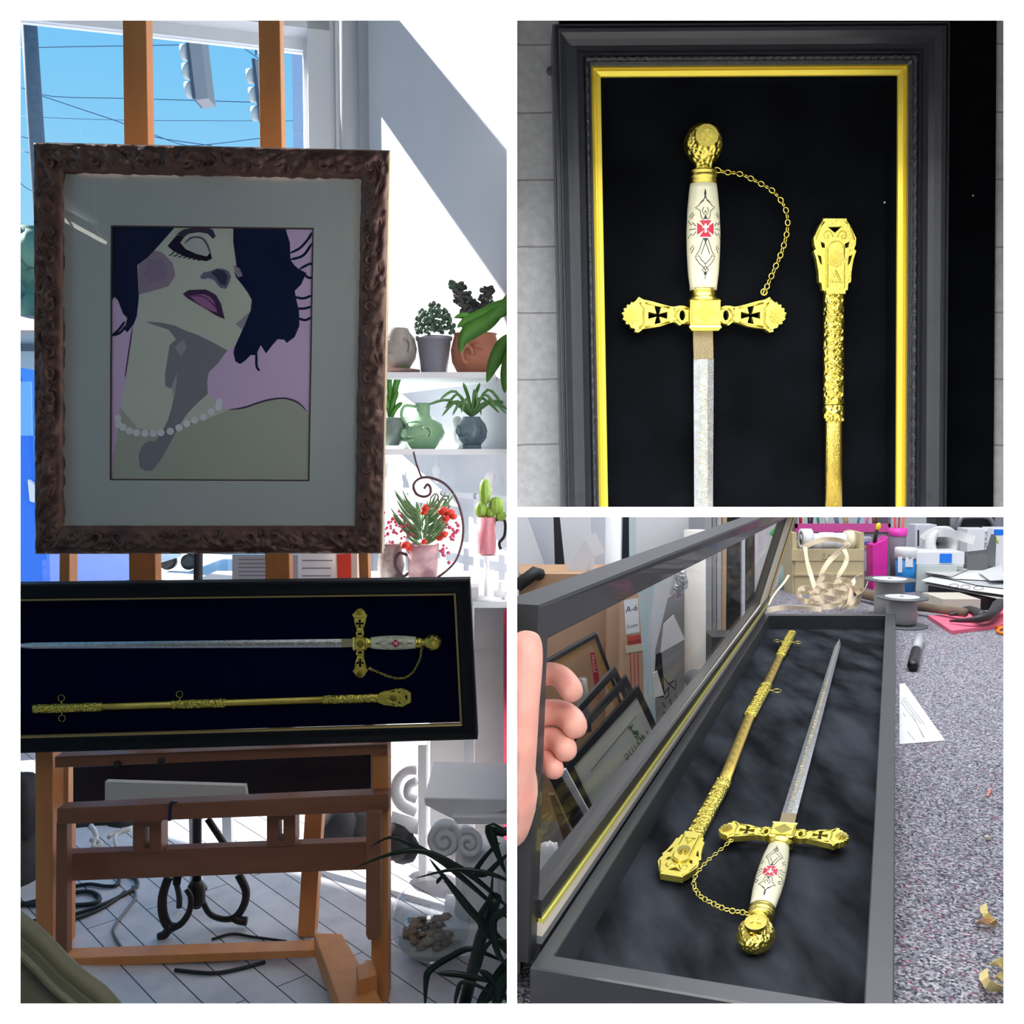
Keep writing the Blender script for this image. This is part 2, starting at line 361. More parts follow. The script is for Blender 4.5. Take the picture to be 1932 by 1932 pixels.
def make_sword(mp, label, blade_end, cat='sword', loc=None, etch=True, clipz=None, chain_lift=3):
    """local picture units: u right, y down (guard block centre 1327,597), w towards the viewer; mp -> world"""
    root = empty('ceremonial_sword', loc, label, cat)
    CX = 1327
    def B(mb): return mb.apply(lambda p: mp(p.x, p.y, p.z))
    def lathe(prof, m, fn=None, w=1.0, cx=CX, cw=0, seg=28):
        mb = MB(); mb.lathe([(r, y) for r, y in prof], (cx, 0, cw), m, seg, axis=(0, 1, 0), xdir=(1, 0, 0), sy=w, fn=fn); return mb
    # pommel
    mb = lathe([(.01, 232), (14, 235), (26, 243), (33, 255), (36.5, 270), (34, 285), (27, 298), (19, 308), (16, 316), (18, 321)], goldrel,
               fn=lambda a, z: .045*math.sin(a*9+z*.35) if 236 < z < 305 else 0, w=.8, seg=48)
    pm = obj('pommel', B(mb), root, clipz=clipz)
    mb = MB()
    for r0, r1, w0 in ((0, 17, 31), (17, 21, 33)):
        p0 = [(CX+r1*math.cos(a*PI/12), 266+r1*math.sin(a*PI/12)) for a in range(24)]
        mb.prism([(x, y, 27) for x, y in p0], (0, 0, w0-27), gold)
    def patty(cx, cy, r, w0, w1, m, k=.42, sq=1.0):
        pts = []
        for q in range(4):
            a = q*PI/2; ca, sa = math.cos(a), math.sin(a)
            for dx, dy in ((.14*r, .14*r*0+.14*r), ):
                pass
            for d, e_ in ((.16, -.16), (1, -k), (1, k), (.16, .16)):
                pts.append((cx+r*sq*(d*ca-e_*sa) if True else 0, cy+r*(d*sa+e_*ca)))
        # drop duplicates at the centre joints
        o = []
        for p in pts:
            if not o or (abs(p[0]-o[-1][0])+abs(p[1]-o[-1][1])) > .3: o.append(p)
        if abs(o[0][0]-o[-1][0])+abs(o[0][1]-o[-1][1]) < .3: o.pop()
        return o
    c9 = patty(CX, 266, 11, 0, 0, None)
    mb.prism([(x, y, 31) for x, y in c9], (0, 0, 4), goldflat)
    obj('medallion', B(mb), pm, clipz=clipz)
    mb = lathe([(18, 320), (25, 321), (27, 325), (24, 328), (26, 331), (27.5, 336), (25, 339), (27, 343), (26, 347), (20, 348)], gold, w=.72)
    obj('upper_collar', B(mb), root, clipz=clipz)
    ys = [346+i*(548-346)/20 for i in range(21)]
    mb = lathe([(grip_r(y), y) for y in ys], ivory, w=.66, seg=36)
    gp = obj('grip', B(mb), root, clipz=clipz)
    # inlay lying on the curved grip
    def surf(x, y, lift): 
        r = grip_r(y); u = max(-.98, min(.98, (x-CX)/r)); return r*.66*math.sqrt(1-u*u)+lift
    def inlay(mb, pts, m, lift=.25, n=6):
        L = []
        for i, (x, y) in enumerate(pts):
            x2, y2 = pts[(i+1) % len(pts)]; k = max(1, int(math.hypot(x2-x, y2-y)/5))
            for j in range(k): L.append((x+(x2-x)*j/k, y+(y2-y)*j/k))
        v3 = [V((x, y, 0)) for x, y in L]
        T = [tuple(L[i] for i in t) for t in tessellate_polygon([v3])]
        for _ in range(3):
            T2 = []
            for a, b, c in T:
                ab = ((a[0]+b[0])/2, (a[1]+b[1])/2); bc = ((b[0]+c[0])/2, (b[1]+c[1])/2); ca = ((c[0]+a[0])/2, (c[1]+a[1])/2)
                T2 += [(a, ab, ca), (ab, b, bc), (ca, bc, c), (ab, bc, ca)] if max(abs(a[0]-b[0]), abs(b[0]-c[0]), abs(c[0]-a[0])) > 2.5 else [(a, b, c)]
            T = T2
        vs_ = [(x, y, surf(x, y, lift)) for t in T for x, y in t]; mb.add(vs_, [[3*i, 3*i+1, 3*i+2] for i in range(len(T))], m)
    def stroke(mb, pts, m, r=.9, lift=.1):
        P = []
        for (x, y), (x2, y2) in zip(pts, pts[1:]):
            k = max(1, int(math.hypot(x2-x, y2-y)/5))
            for j in range(k): P.append((x+(x2-x)*j/k, y+(y2-y)*j/k))
        P.append(pts[-1]); mb.tube([(x, y, surf(x, y, lift)) for x, y in P], r, m, 5)
    mb = MB()
    for s in (1, -1):
        for S in ([(0, 372), (2, 380), (8, 386), (12, 392), (18, 396), (10, 402), (8, 414), (4, 420)],
                  [(3, 396), (6, 402), (3, 410), (0, 402)], [(0, 362), (1.5, 370), (0, 376), (4, 384), (9, 388)],
                  [(4, 454), (8, 466), (12, 478), (19, 488), (12, 486), (8, 494), (3, 498), (0, 503)],
                  [(0, 462), (4, 472), (8, 484)], [(18, 490), (10, 502), (3, 508), (0, 514)], [(0, 506), (6, 512), (0, 520), (0, 530)],
                  [(17, 431), (22, 424), (25, 428), (30, 418)], [(17, 441), (22, 448), (25, 444), (30, 452)], [(17, 436), (28, 436)],
                  [(22, 404), (28, 412)], [(20, 408), (26, 416)], [(22, 466), (27, 474)], [(20, 470), (25, 480)]):
            stroke(mb, [(CX+s*x, y) for x, y in S], ink, .75)
        inlay(mb, [(CX, 515), (CX+s*3.2, 519), (CX, 524)], ink); inlay(mb, [(CX, 364), (CX+s*2, 370), (CX, 375)], ink)
    inlay(mb, [(CX-5, 421), (CX, 408), (CX+5, 421)], ink); inlay(mb, [(CX-5, 452), (CX, 464), (CX+5, 452)], ink)
    obj('inlay_lines', B(mb), gp, label='fine black scrollwork on the ivory grip', clipz=clipz)
    mb = MB(); inlay(mb, patty(CX, 436, 17.5, 0, 0, None, .8), inkwhite, .3); inlay(mb, patty(CX, 436, 15.5, 0, 0, None, .74), inkred, .6)
    inlay(mb, [(CX-2, 427), (CX+2, 427), (CX+2, 431), (CX+6, 431), (CX+6, 435), (CX+2, 435), (CX+2, 444), (CX-2, 444), (CX-2, 435), (CX-6, 435), (CX-6, 431), (CX-2, 431)], inkwhite, .95)
    obj('cross_emblem', B(mb), gp, label='red enamel cross with a small white cross', clipz=clipz)
    mb = lathe([(20, 544), (25, 545), (24, 549), (23.5, 556), (26, 560), (29, 565), (30, 569), (24, 570)], gold, w=.7)
    obj('lower_collar', B(mb), root, clipz=clipz)
    # guard block
    mb = MB(); mb.lathe([(28*1.3, 566), (30*1.36, 569), (29*1.38, 573), (29*1.38, 616), (31*1.38, 620), (26*1.36, 626), (20, 627)], (CX, 0, 0), gold, 4, axis=(0, 1, 0), xdir=(1, 0, 1), sy=1, smooth=False)
    mb.apply(lambda p: V((p.x, p.y, p.z*.66)))
    mb.prism([(CX-24, 573, 17), (CX+25, 573, 17), (CX+25, 614, 17), (CX-24, 614, 17)], (0, 0, 4), goldflat)
    mb.prism([(CX, 574.5, 21), (CX+22, 593, 21), (CX, 612, 21), (CX-21, 593, 21)], (0, 0, .8), gold)
    obj('guard_block', B(mb), root, clipz=clipz, bevel=0)
    A = [(1298, 582), (1288, 578), (1280, 578), (1270, 580), (1262, 579), (1247, 575), (1230, 570), (1213, 566.5), (1204, 561.5), (1199, 568), (1194, 572), (1190, 571), (1188, 576), (1182, 576), (1182, 582), (1176, 583),
         (1177, 589), (1172, 592), (1177, 597), (1174, 603), (1180, 606), (1180, 612), (1187, 613), (1189, 619), (1197, 621), (1197, 627), (1204, 628), (1213, 621), (1230, 619), (1245, 616.5), (1260, 611), (1272, 608), (1281, 615), (1288, 611), (1298, 612)]
    hole = patty(1240, 596, 18, 0, 0, None, .38); hole = [(x, y) for x, y in hole]
    hol2 = [(1286+5.5*math.cos(a*PI/6), 596+10*math.sin(a*PI/6)) for a in range(12)]
    for s in (0, 1):
        fx = (lambda x: x) if not s else (lambda x: 2*CX-x)
        mb = MB(); mb.prism([(fx(x), y, -7) for x, y in A], (0, 0, 15), goldflat, [[(fx(x), y, -7) for x, y in hole], [(fx(x), y, -7) for x, y in hol2]])
        # rosette and ridges raised on the arm
        for r, z in ((14, 10), (9.5, 12), (5, 14)):
            mb.prism([(fx(1190)+r*(1+.12*math.cos(a*PI))*math.cos(a*PI/10), 597+r*(1+.12*math.cos(a*PI))*math.sin(a*PI/10), 7) for a in range(20)], (0, 0, z-7), gold)
        for px in ([(1206, 572), (1214, 582), (1213, 597), (1214, 611), (1206, 621)], [(1270, 583), (1276, 590), (1272, 596), (1276, 603), (1270, 609)], [(1216, 573), (1236, 577), (1262, 582)], [(1216, 618), (1236, 614), (1262, 608)], [(1297, 584), (1285, 582), (1277, 588)], [(1297, 609), (1285, 611), (1277, 604)]):
            mb.tube([(fx(x), y, 8) for x, y in px], 2.2, gold, 6)
        for (x, y) in ((1204, 566), (1204, 623)): mb.ball((fx(x), y, 4), 5, gold, 6)
        obj('crossguard_arm', B(mb), root, clipz=clipz)
    # blade
    mb = MB(); mb.prism([(CX-20.5, 624, -2), (CX+17, 624, -2), (CX+18, 678, -2), (CX-19, 678, -2)], (0, 0, 7), ricasso)
    obj('ricasso', B(mb), root, clipz=clipz)
    L = blade_end; n = 14; rows = []
    def hw(y):
        t = (y-676)/(L-676); return (19-6*min(t, .93))*(1 if t < .93 else math.sqrt(max(0, (1-t)/.07))*.98+.02)
    mb = MB(); vs_ = []
    ysb = [676+(L-676)*i/n for i in range(n)]+[676+(L-676)*k for k in (.93, .95, .97, .985, 1)]
    ysb = sorted(set(ysb))
    for y in ysb:
        h = hw(y); vs_ += [(CX+.5-h, y, 0), (CX+.5-h*.35, y, 4.6), (CX+.5+h*.35, y, 4.6), (CX+.5+h, y, 0), (CX+.5+h*.35, y, -3), (CX+.5-h*.35, y, -3)]
    fs = [[i*6+k, i*6+(k+1) % 6, (i+1)*6+(k+1) % 6, (i+1)*6+k] for i in range(len(ysb)-1) for k in range(6)]+[[5, 4, 3, 2, 1, 0], [6*(len(ysb)-1)+k for k in range(6)]]
    mb.add(vs_, fs, steel); bl = obj('blade', B(mb), root, clipz=clipz)
    if etch:
        mb = MB(); e = mat('gold_etching', (196, 188, 158), .35, 1); random.seed(3)
        y = 690
        while y < min(L-120, 1500):
            P = [(CX+(-9 if i % 2 else 9)*random.uniform(.3, 1.05)+.5, y+i*random.uniform(3, 7), 4.8) for i in range(6)]
            mb.tube(smoothpts(P, 4), random.choice((.5, .7, .9)), e, 5); y += 15
        obj('etched_scrollwork', B(mb), bl, clipz=clipz)
    # chain
    cp_ = smoothpts([(1344, 318, 4), (1363, 325, chain_lift), (1395, 329, chain_lift), (1430, 345, chain_lift), (1460, 364, chain_lift), (1481, 395, chain_lift), (1485, 430, chain_lift), (1476, 470, chain_lift), (1462, 505, chain_lift), (1450, 532, chain_lift), (1440, 556, 6)], 12)
    mb = MB(); acc = 0; last = cp_[0]; k = 0
    for p in cp_[1:]:
        acc += (p-last).length
        if acc >= 9.6:
            acc = 0; k += 1; t = (p-last).normalized()
            a = t; b_ = V((0, 0, 1)).cross(t) if k % 2 else (V((0, 0, 1))*.75+V((0, 0, 1)).cross(t)*.66).normalized()
            R_ = 7.2 if k in (1,) else 5.8
            mb.tube([p+a*(R_*math.cos(q*PI/6))+b_*(4.6*math.sin(q*PI/6)) for q in range(12)], 1.45, gold, 6, closed=True)
        last = p
    mb.tube([V((1440, 552, 6))+V((6*math.cos(q*PI/6), 6*math.sin(q*PI/6), 0)) for q in range(12)], 1.6, gold, 6, closed=True)
    obj('knuckle_chain', B(mb), root, clipz=clipz)
    return root
def make_scabbard(mp, label, loc, marks=(540, None), full=True, clipz=None, rings=True, body_w=1.0):
    """local picture units: finial top at y=415, centre x=1573; marks = (mid mount start, mid end, throat start, throat end)"""
    root = empty('sword_scabbard', loc, label, 'scabbard'); CX = 1573
    def B(mb): return mb.apply(lambda p: mp(p.x, p.y, p.z))
    half = [(22, 414), (22, 418), (28, 426), (40, 451), (39, 463), (36, 471), (40, 475), (35, 490), (31, 514), (30, 533), (25, 536), (24, 548), (19, 550)]
    out = [(CX+a, y) for a, y in half]+[(CX-a, y) for a, y in reversed(half)]
    holes = [[(CX-14, 430), (CX+13, 429), (CX, 441)]]
    for s in (1, -1):
        holes.append([(CX+s*27, 457), (CX+s*19, 461), (CX+s*19, 470), (CX+s*25, 468)])
        holes.append([(CX+s*33, 482), (CX+s*26, 485), (CX+s*24, 502), (CX+s*28, 498)])
    mb = MB(); mb.prism([(x, y, -6) for x, y in out], (0, 0, 13), goldflat, [[(x, y, -6) for x, y in h] for h in holes])
    for s in (1, -1):
        mb.tube(smoothpts([(CX+s*4, 448, 7), (CX+s*10, 438, 7), (CX+s*19, 440, 7), (CX+s*20, 449, 7), (CX+s*13, 451, 7), (CX+s*13, 445, 7)], 4), 1.5, gold, 5)
        mb.tube([(CX+s*36, 454, 7), (CX+s*28, 430, 7), (CX+s*20, 420, 7)], 1.6, gold, 5)
    obj('finial', B(mb), root, clipz=clipz)
    mb = MB(); tp = [(CX+18*math.cos(a*PI/10), 471+17*math.sin(-a*PI/10)) for a in range(11)]
    tongue = tp+[(CX-18, 556), (CX+18, 556)]
    mb.prism([(x, y, 7) for x, y in tongue], (0, 0, 5), goldflat)
    mb.tube([(x*.86+CX*.14, y*.86+480*.14, 12) for x, y in tp]+[(CX-15.5, 545, 12)], 1.4, gold, 5); mb.tube([(CX+15.5, 466, 12), (CX+15.5, 545, 12)], 1.4, gold, 5)
    for r, h in ((13, 14), (8, 16), (4, 18)):
        mb.prism([(CX+r*math.cos(a*PI/8), 490+r*1.15*math.sin(a*PI/8), 11) for a in range(16)], (0, 0, h-11), gold)
    for k in (0, 1): mb.tube([(CX, 512+k*6, 12.5), (CX+11-k*4, 534-k*1, 12.5), (CX-11+k*4, 534-k, 12.5)], 1.1, gold, 5, closed=True)
    obj('badge', B(mb), root, clipz=clipz)
    def oval(y0, y1, r, m, w=.55, fn=None, n=2, end=1):
        mb = MB(); mb.lathe([(.01, y0), (r*.9, y0), (r, y0+1.5)]+[(r, y0+(y1-y0)*i/n) for i in range(1, n)]+[(r, y1-1.5), (r*.9, y1), (.01, y1)], (CX, 0, 0), m, 24, axis=(0, 1, 0), xdir=(1, 0, 0), sy=w, fn=fn); return mb
    def scrolls(mb, y0, y1, r, w, seed):
        random.seed(seed); y = y0+9
        while y < y1-8:
            for s in (1, -1):
                P = [(CX+s*2, y-8), (CX+s*r*.75, y-4), (CX+s*r*.55, y+5), (CX+s*r*.2, y+3), (CX+s*r*.4, y-1)]
                if random.random() < .4: P = [(CX+s*r*.8, y-9), (CX+s*2, y), (CX+s*r*.7, y+8)]
                mb.tube(smoothpts([(a, b, w*math.sqrt(max(0, r*r-(a-CX)**2))+.6) for a, b in P], 4), random.uniform(1.3, 2.1), gold, 5)
            mb.ball((CX, y+random.uniform(-3, 3), w*r+.5), 2.6, gold, 5); y += random.uniform(13, 17)
    mb = oval(548, 762, 19.5, goldrel, .6, n=8); scrolls(mb, 560, 760, 19, .6, 5)
    mb.tube([(CX+19.5*math.cos(t*PI/6), 762, 11.5*math.sin(t*PI/6)) for t in range(12)], 2, gold, 6, closed=True)
    mb2 = oval(764, 792, 19.5, goldrel, .6)
    mb.v += mb2.v; o = len(mb.v)-len(mb2.v)
    for f, s_ in zip(mb2.f, mb2.sm): mb.f.append([i+o for i in f]); mb.m.append(mb.mi(goldrel)); mb.sm.append(s_)
    for k in range(-2, 3): mb.ball((CX+k*7.5, 792, .6*math.sqrt(max(0, 380-(k*7.5)**2))-2), 4, gold, 6)
    obj('chape', B(mb), root, clipz=clipz)
    m1, m2, t1, t2 = marks
    mb = oval(790, t1+4, 16, gold_etch, .6, n=10); random.seed(9); y = 815
    while y < t1-20:
        if m1-20 < y < m2: y = m2+15
        for s in (1, -1): mb.tube([(CX, y, 9.8), (CX+s*7, y+18, 8.7), (CX, y+36, 9.8)], .6, gold, 4)
        y += 44
    obj('body', B(mb), root, clipz=clipz)
    for (a, b_, nm) in ((m1, m2, 'middle_mount'), (t1, t2, 'throat_mount')):
        if clipz is not None: continue
        mb = oval(a, b_, 20, goldrel, .62, n=8); scrolls(mb, a+4, b_-4, 20, .62, a)
        for y in (a+6, b_-6): mb.tube([(CX+20.5*math.cos(t*PI/6), y, 13*math.sin(t*PI/6)) for t in range(12)], 2.2, gold, 6, closed=True)
        mt = obj(nm, B(mb), root)
        if rings:
            for s in ((1, -1) if nm == 'throat_mount' else (-1,)):
                yy = (t1+t2)/2+25 if nm == 'throat_mount' else m2-38
                mb = MB(); mb.tube([(CX+s*18, yy, 0), (CX+s*30, yy, 0)], [3.5, 2.2], gold, 6)
                mb.tube([(CX+s*(44+14*math.cos(q*PI/10)), yy+14*math.sin(q*PI/10), 1) for q in range(20)], 1.7, gold, 6, closed=True)
                obj('carrying_ring', B(mb), mt)
    return root
# ================================================================ upper right bay: shadow box seen straight on
LZ = 1.2915
mb = MB(); mb.box((.006, FW1+.07, LZ-.0013), (1.2, 1.02, LZ), white); struct('trim_3', mb)
cinder = bpy.data.materials.new('grey_painted_block'); cinder.use_nodes = True
nt = cinder.node_tree; N = nt.nodes; K = nt.links; b = N['Principled BSDF']; b.inputs['Roughness'].default_value = .8
tc = N.new('ShaderNodeTexCoord'); mp_ = N.new('ShaderNodeMapping'); mp_.inputs['Rotation'].default_value = (PI/2, 0, 0); mp_.inputs['Location'].default_value = (.2, .0, .02); K.new(tc.outputs['Object'], mp_.inputs['Vector'])
br = N.new('ShaderNodeTexBrick'); br.inputs['Color1'].default_value = (*L3((204, 205, 206)), 1); br.inputs['Color2'].default_value = (*L3((192, 193, 195)), 1); br.inputs['Mortar'].default_value = (*L3((150, 150, 152)), 1)
br.inputs['Scale'].default_value = 1; br.inputs['Brick Width'].default_value = .4; br.inputs['Row Height'].default_value = .0665; br.inputs['Mortar Size'].default_value = .0011; br.inputs['Mortar Smooth'].default_value = .6
dn = N.new('ShaderNodeTexNoise'); dn.inputs['Scale'].default_value = 14; dn.inputs['Detail'].default_value = 4; K.new(tc.outputs['Object'], dn.inputs['Vector'])
va = N.new('ShaderNodeVectorMath'); va.operation = 'MULTIPLY_ADD'; va.inputs[1].default_value = (.006,)*3; K.new(dn.outputs['Color'], va.inputs[0]); K.new(mp_.outputs[0], va.inputs[2]); K.new(va.outputs[0], br.inputs['Vector'])
n2 = N.new('ShaderNodeTexNoise'); n2.inputs['Scale'].default_value = 120; n2.inputs['Detail'].default_value = 6; K.new(tc.outputs['Object'], n2.inputs['Vector'])
r2 = N.new('ShaderNodeValToRGB'); r2.color_ramp.elements[0].position = .3; r2.color_ramp.elements[0].color = (.9, .9, .91, 1); r2.color_ramp.elements[1].position = .72; r2.color_ramp.elements[1].color = (1.15, 1.15, 1.15, 1); K.new(n2.outputs['Fac'], r2.inputs['Fac'])
m2 = N.new('ShaderNodeMixRGB'); m2.blend_type = 'MULTIPLY'; m2.inputs[0].default_value = 1; K.new(br.outputs['Color'], m2.inputs[1]); K.new(r2.outputs[0], m2.inputs[2])
v3 = N.new('ShaderNodeTexVoronoi'); v3.inputs['Scale'].default_value = 150; K.new(tc.outputs['Object'], v3.inputs['Vector'])
r3 = N.new('ShaderNodeValToRGB'); r3.color_ramp.elements[0].position = .06; r3.color_ramp.elements[0].color = (1, 1, 1, 1); r3.color_ramp.elements[1].position = .11; r3.color_ramp.elements[1].color = (0, 0, 0, 1); K.new(v3.outputs['Distance'], r3.inputs['Fac'])
m3 = N.new('ShaderNodeMixRGB'); m3.inputs[2].default_value = (.75, .75, .76, 1); K.new(r3.outputs[0], m3.inputs[0]); K.new(m2.outputs[0], m3.inputs[1]); K.new(m3.outputs[0], b.inputs['Base Color'])
bp = N.new('ShaderNodeBump'); bp.inputs['Strength'].default_value = .5; bp.inputs['Distance'].default_value = .002; K.new(br.outputs['Fac'], bp.inputs['Height']); bp.invert = True; K.new(bp.outputs[0], b.inputs['Normal'])
mb = MB(); mb.prism([Y_(900, -80, .99), Y_(2050, -80, .99), Y_(2050, 967, .99), Y_(900, 967, .99)], (0, .03, 0), cinder)
o = MB(); struct('wall_block', mb, clipx=(.0035, -1))
velvet = mat('black_velvet', (7, 8, 11), .95, var=(16, (16, 19, 24), .45), spec=.05)
velvet2 = mat('charcoal_velvet', (22, 24, 28), .95, stretch=(1, .35, 1), var=(13, (62, 66, 74), .32), spec=.05)
mb = MB(); mb.prism([Y_(1054, -60, .985), Y_(1881, -60, .985), Y_(1874, 966, .985), Y_(1062, 966, .985)], (0, .0045, 0), velvet)
obj('black_cloth_panel', mb, None, 'black velvet board lying behind the gold-lined shadow box, against grey blocks', 'fabric board', clipz=LZ)
YF = .945; U = YF/F
q = [Y_(1042, 50, YF), Y_(1788, 45, YF), Y_(1780, 1110, YF), Y_(1064, 1110, YF)]
root = empty('shadow_box', ((q[0].x+q[1].x)/2, YF, LZ), 'black moulded shadow box with bright gold inner fillet, hanging on black velvet before grey blocks', 'shadow box')
blackwood = mat('satin_black_wood', (52, 54, 61), .38, var=(30, (46, 48, 54), .5), coat=.2)
pr = [(0, -.036), (0, .004), (2.5, .008), (5, .008), (6, .005), (9, .005), (10, .0085), (13, .009), (15, .006), (24, .0015), (34, -.0005), (44, .0005), (50, .004), (54, .0065), (56, .003), (57, .002)]
mb = MB(); mb.ring(q, (0, -1, 0), [(a*U, h) for a, h in pr], blackwood); fr = obj('frame', mb, root, clipz=LZ)
beadm = mat('black_bead_moulding', (44, 45, 52), .4, bump=(700, .6, 'voronoi', .001))
mb = MB(); mb.ring(q, (0, -1, 0), [(57*U, .002), (58*U, .005), (61*U, .0062), (64*U, .005), (65*U, .001), (66*U, .004), (68*U, .003), (70*U, -.002), (73*U, -.002), (73*U, -.012)], beadm, 160, lambda f, t, j: .0009*math.sin(f*160*PI/2.0) if 1 <= j <= 3 else 0); obj('beaded_edge', mb, fr, clipz=LZ)
gilt = mat('bright_gold_leaf', (250, 226, 84), .42, .6)
mb = MB(); mb.ring(q, (0, -1, 0), [(68*U, -.006), (70*U, -.002), (74*U, -.001), (76*U, -.004), (78*U, -.004), (79*U, -.002), (87*U, -.0035), (88*U, -.005), (87*U, -.007)], gilt); obj('gold_fillet', mb, root, clipz=LZ)
mb = MB(); mb.ring(q, (0, -1, 0), [(84*U, -.007), (87*U, -.0075), (87*U, -.034), (84*U, -.034)], velvet); obj('inner_wall', mb, root, clipz=LZ)
mb = MB(); mb.prism([Y_(1080, 80, .978), Y_(1760, 80, .978), Y_(1760, 990, .978), Y_(1080, 990, .978)], (0, .004, 0), velvet); obj('velvet_backing', mb, root, clipz=LZ)
lint = mat('white_lint', (235, 235, 235), .8)
Us = .968/F
def mp_ur(x, y, w): return Y_(x, y, .968) + V((0, -w*Us, 0))
make_sword(mp_ur, 'gilt ceremonial sword with ivory grip, hilt up, mounted in the gold-lined shadow box', 2000, loc=Y_(1327, 600, .968), clipz=LZ)
make_scabbard(mp_ur, 'gold scabbard with openwork tip up, upright beside the sword in the gold-lined shadow box', Y_(1573, 500, .968), marks=(1230, 1470, 1776, 2060), clipz=LZ)
for i, (x, y, t) in enumerate(((1669, 382, 'white lint speck inside the shadow box, right of the chain'), (1836, 369, 'white lint speck on the black board, outside the frame'))):
    mb = MB(); mb.ball(Y_(x, y, .9765 if i == 0 else .984), .0010, lint, 5); obj('lint_speck', mb, None, t, 'lint')
mb = MB(); p = Y_(1039, 134, .975); mb.ball(p, .0045, mat('grey_plastic', (90, 90, 94), .5), 6); obj('bumper', mb, root)
# ================================================================ left bay: shop with easel
def K_(c): return c
easelw = mat('easel_sunlit_beech', (222, 150, 88), .5, var=(5, (204, 130, 72), .5), stretch=(4, 4, .4), bump=(60, .1))  # colour lightened to suggest sun on the posts and legs
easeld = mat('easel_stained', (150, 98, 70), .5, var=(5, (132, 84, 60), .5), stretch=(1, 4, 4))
darkp = mat('dark_panel', (30, 20, 30), .6)
E = empty('easel', Z_(400, 1880, 0), 'tall wooden easel holding the framed portrait and the sword box before the shop window', 'easel')
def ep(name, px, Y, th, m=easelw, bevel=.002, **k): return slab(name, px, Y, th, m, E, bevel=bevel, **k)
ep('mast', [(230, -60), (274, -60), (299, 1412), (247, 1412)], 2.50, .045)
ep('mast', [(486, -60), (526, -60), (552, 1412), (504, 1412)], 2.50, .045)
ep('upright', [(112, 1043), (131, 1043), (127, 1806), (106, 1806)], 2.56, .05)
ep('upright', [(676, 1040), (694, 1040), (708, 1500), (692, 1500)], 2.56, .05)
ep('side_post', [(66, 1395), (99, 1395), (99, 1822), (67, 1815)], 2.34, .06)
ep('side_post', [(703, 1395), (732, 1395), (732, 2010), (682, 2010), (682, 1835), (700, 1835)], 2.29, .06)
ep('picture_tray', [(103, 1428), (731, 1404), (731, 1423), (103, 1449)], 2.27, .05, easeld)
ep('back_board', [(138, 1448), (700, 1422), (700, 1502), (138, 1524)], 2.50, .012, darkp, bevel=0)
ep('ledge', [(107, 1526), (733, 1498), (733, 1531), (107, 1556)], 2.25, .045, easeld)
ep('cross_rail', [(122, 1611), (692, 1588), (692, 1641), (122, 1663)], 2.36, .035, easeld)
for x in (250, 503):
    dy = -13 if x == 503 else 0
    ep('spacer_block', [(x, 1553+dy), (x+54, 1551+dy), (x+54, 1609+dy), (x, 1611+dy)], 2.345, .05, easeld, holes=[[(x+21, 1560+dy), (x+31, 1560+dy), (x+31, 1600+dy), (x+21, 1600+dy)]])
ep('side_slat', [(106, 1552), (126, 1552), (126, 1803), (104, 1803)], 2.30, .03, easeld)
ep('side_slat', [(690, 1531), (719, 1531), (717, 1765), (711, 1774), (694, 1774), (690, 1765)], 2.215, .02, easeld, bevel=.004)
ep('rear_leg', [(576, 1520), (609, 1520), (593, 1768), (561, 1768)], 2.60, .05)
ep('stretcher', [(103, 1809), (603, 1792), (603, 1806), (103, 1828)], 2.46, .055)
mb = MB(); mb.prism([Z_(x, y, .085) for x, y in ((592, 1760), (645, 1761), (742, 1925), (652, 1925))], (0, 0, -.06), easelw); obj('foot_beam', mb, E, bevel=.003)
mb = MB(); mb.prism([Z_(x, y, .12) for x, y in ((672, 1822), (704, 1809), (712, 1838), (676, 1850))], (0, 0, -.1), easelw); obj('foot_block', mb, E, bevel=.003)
for x, y in ((222, 1441), (305, 1435)):
    mb = MB(); p = Y_(x, y, 2.265); mb.lathe([(.008, 0), (.008, .006), (.004, .009)], p, mat('black_iron', (22, 22, 24), .45), 10, axis=(0, -1, 0)); obj('bolt_head', mb, E)
iron = MATS['black_iron']
mb = MB(); mb.tube(smoothpts([Y_(320, 1548, 2.235), Y_(321, 1522, 2.235), Y_(324, 1514, 2.24), Y_(333, 1514, 2.26)], 5), .004, mat('dark_blue_plastic', (26, 24, 74), .4), 8); obj('hook', mb, None, 'small dark blue hook hanging over the easel ledge', 'hook')
slab('paper_pad', [(198, 1475), (462, 1483), (466, 1512), (198, 1524)], 2.37, .02, mat('grey_paper', (212, 212, 206), .8), None, label='pale paper pad propped behind the easel ledge against the dark board', cat='paper pad')
# ---- ornate framed portrait
YP = 2.40; U = YP/F
q = [Y_(65, 270, YP), Y_(735, 285, YP), Y_(720, 1043, YP), Y_(68, 1044, YP)]
root = empty('framed_portrait', ((q[2].x+q[3].x)/2, YP, q[2].z), 'portrait of a dark-haired woman with pearls in a carved bronze frame, on the easel', 'framed picture')
carv = mat('carved_bronze_frame', (132, 98, 84), .42, .3, var=(26, (96, 68, 62), .4), bump=(120, .4, 'noise', .002))
def cdisp(f, t, j):
    if j in (0, 1, 9, 10): return 0
    a = f*2.2; b = t/U/14.0
    n1 = noise.noise(V((a*9+math.sin(b*2.2)*1.4, b*1.9+math.sin(a*11)*.9, 1.3)))
    n2 = noise.noise(V((a*24, b*5, 4.1)))
    return (abs(n1)*-.026+.007)+n2*.006
pr = [(0, -.03), (0, .004), (5, .010), (10, .013), (15, .015), (20, .0155), (26, .0145), (32, .012), (38, .009), (44, .007), (50, .005), (52, -.006)]
mb = MB(); mb.ring(q, (0, -1, 0), [(a*U, h) for a, h in pr], carv, 150, cdisp); obj('frame', mb, root)
mb = MB(); random.seed(77)
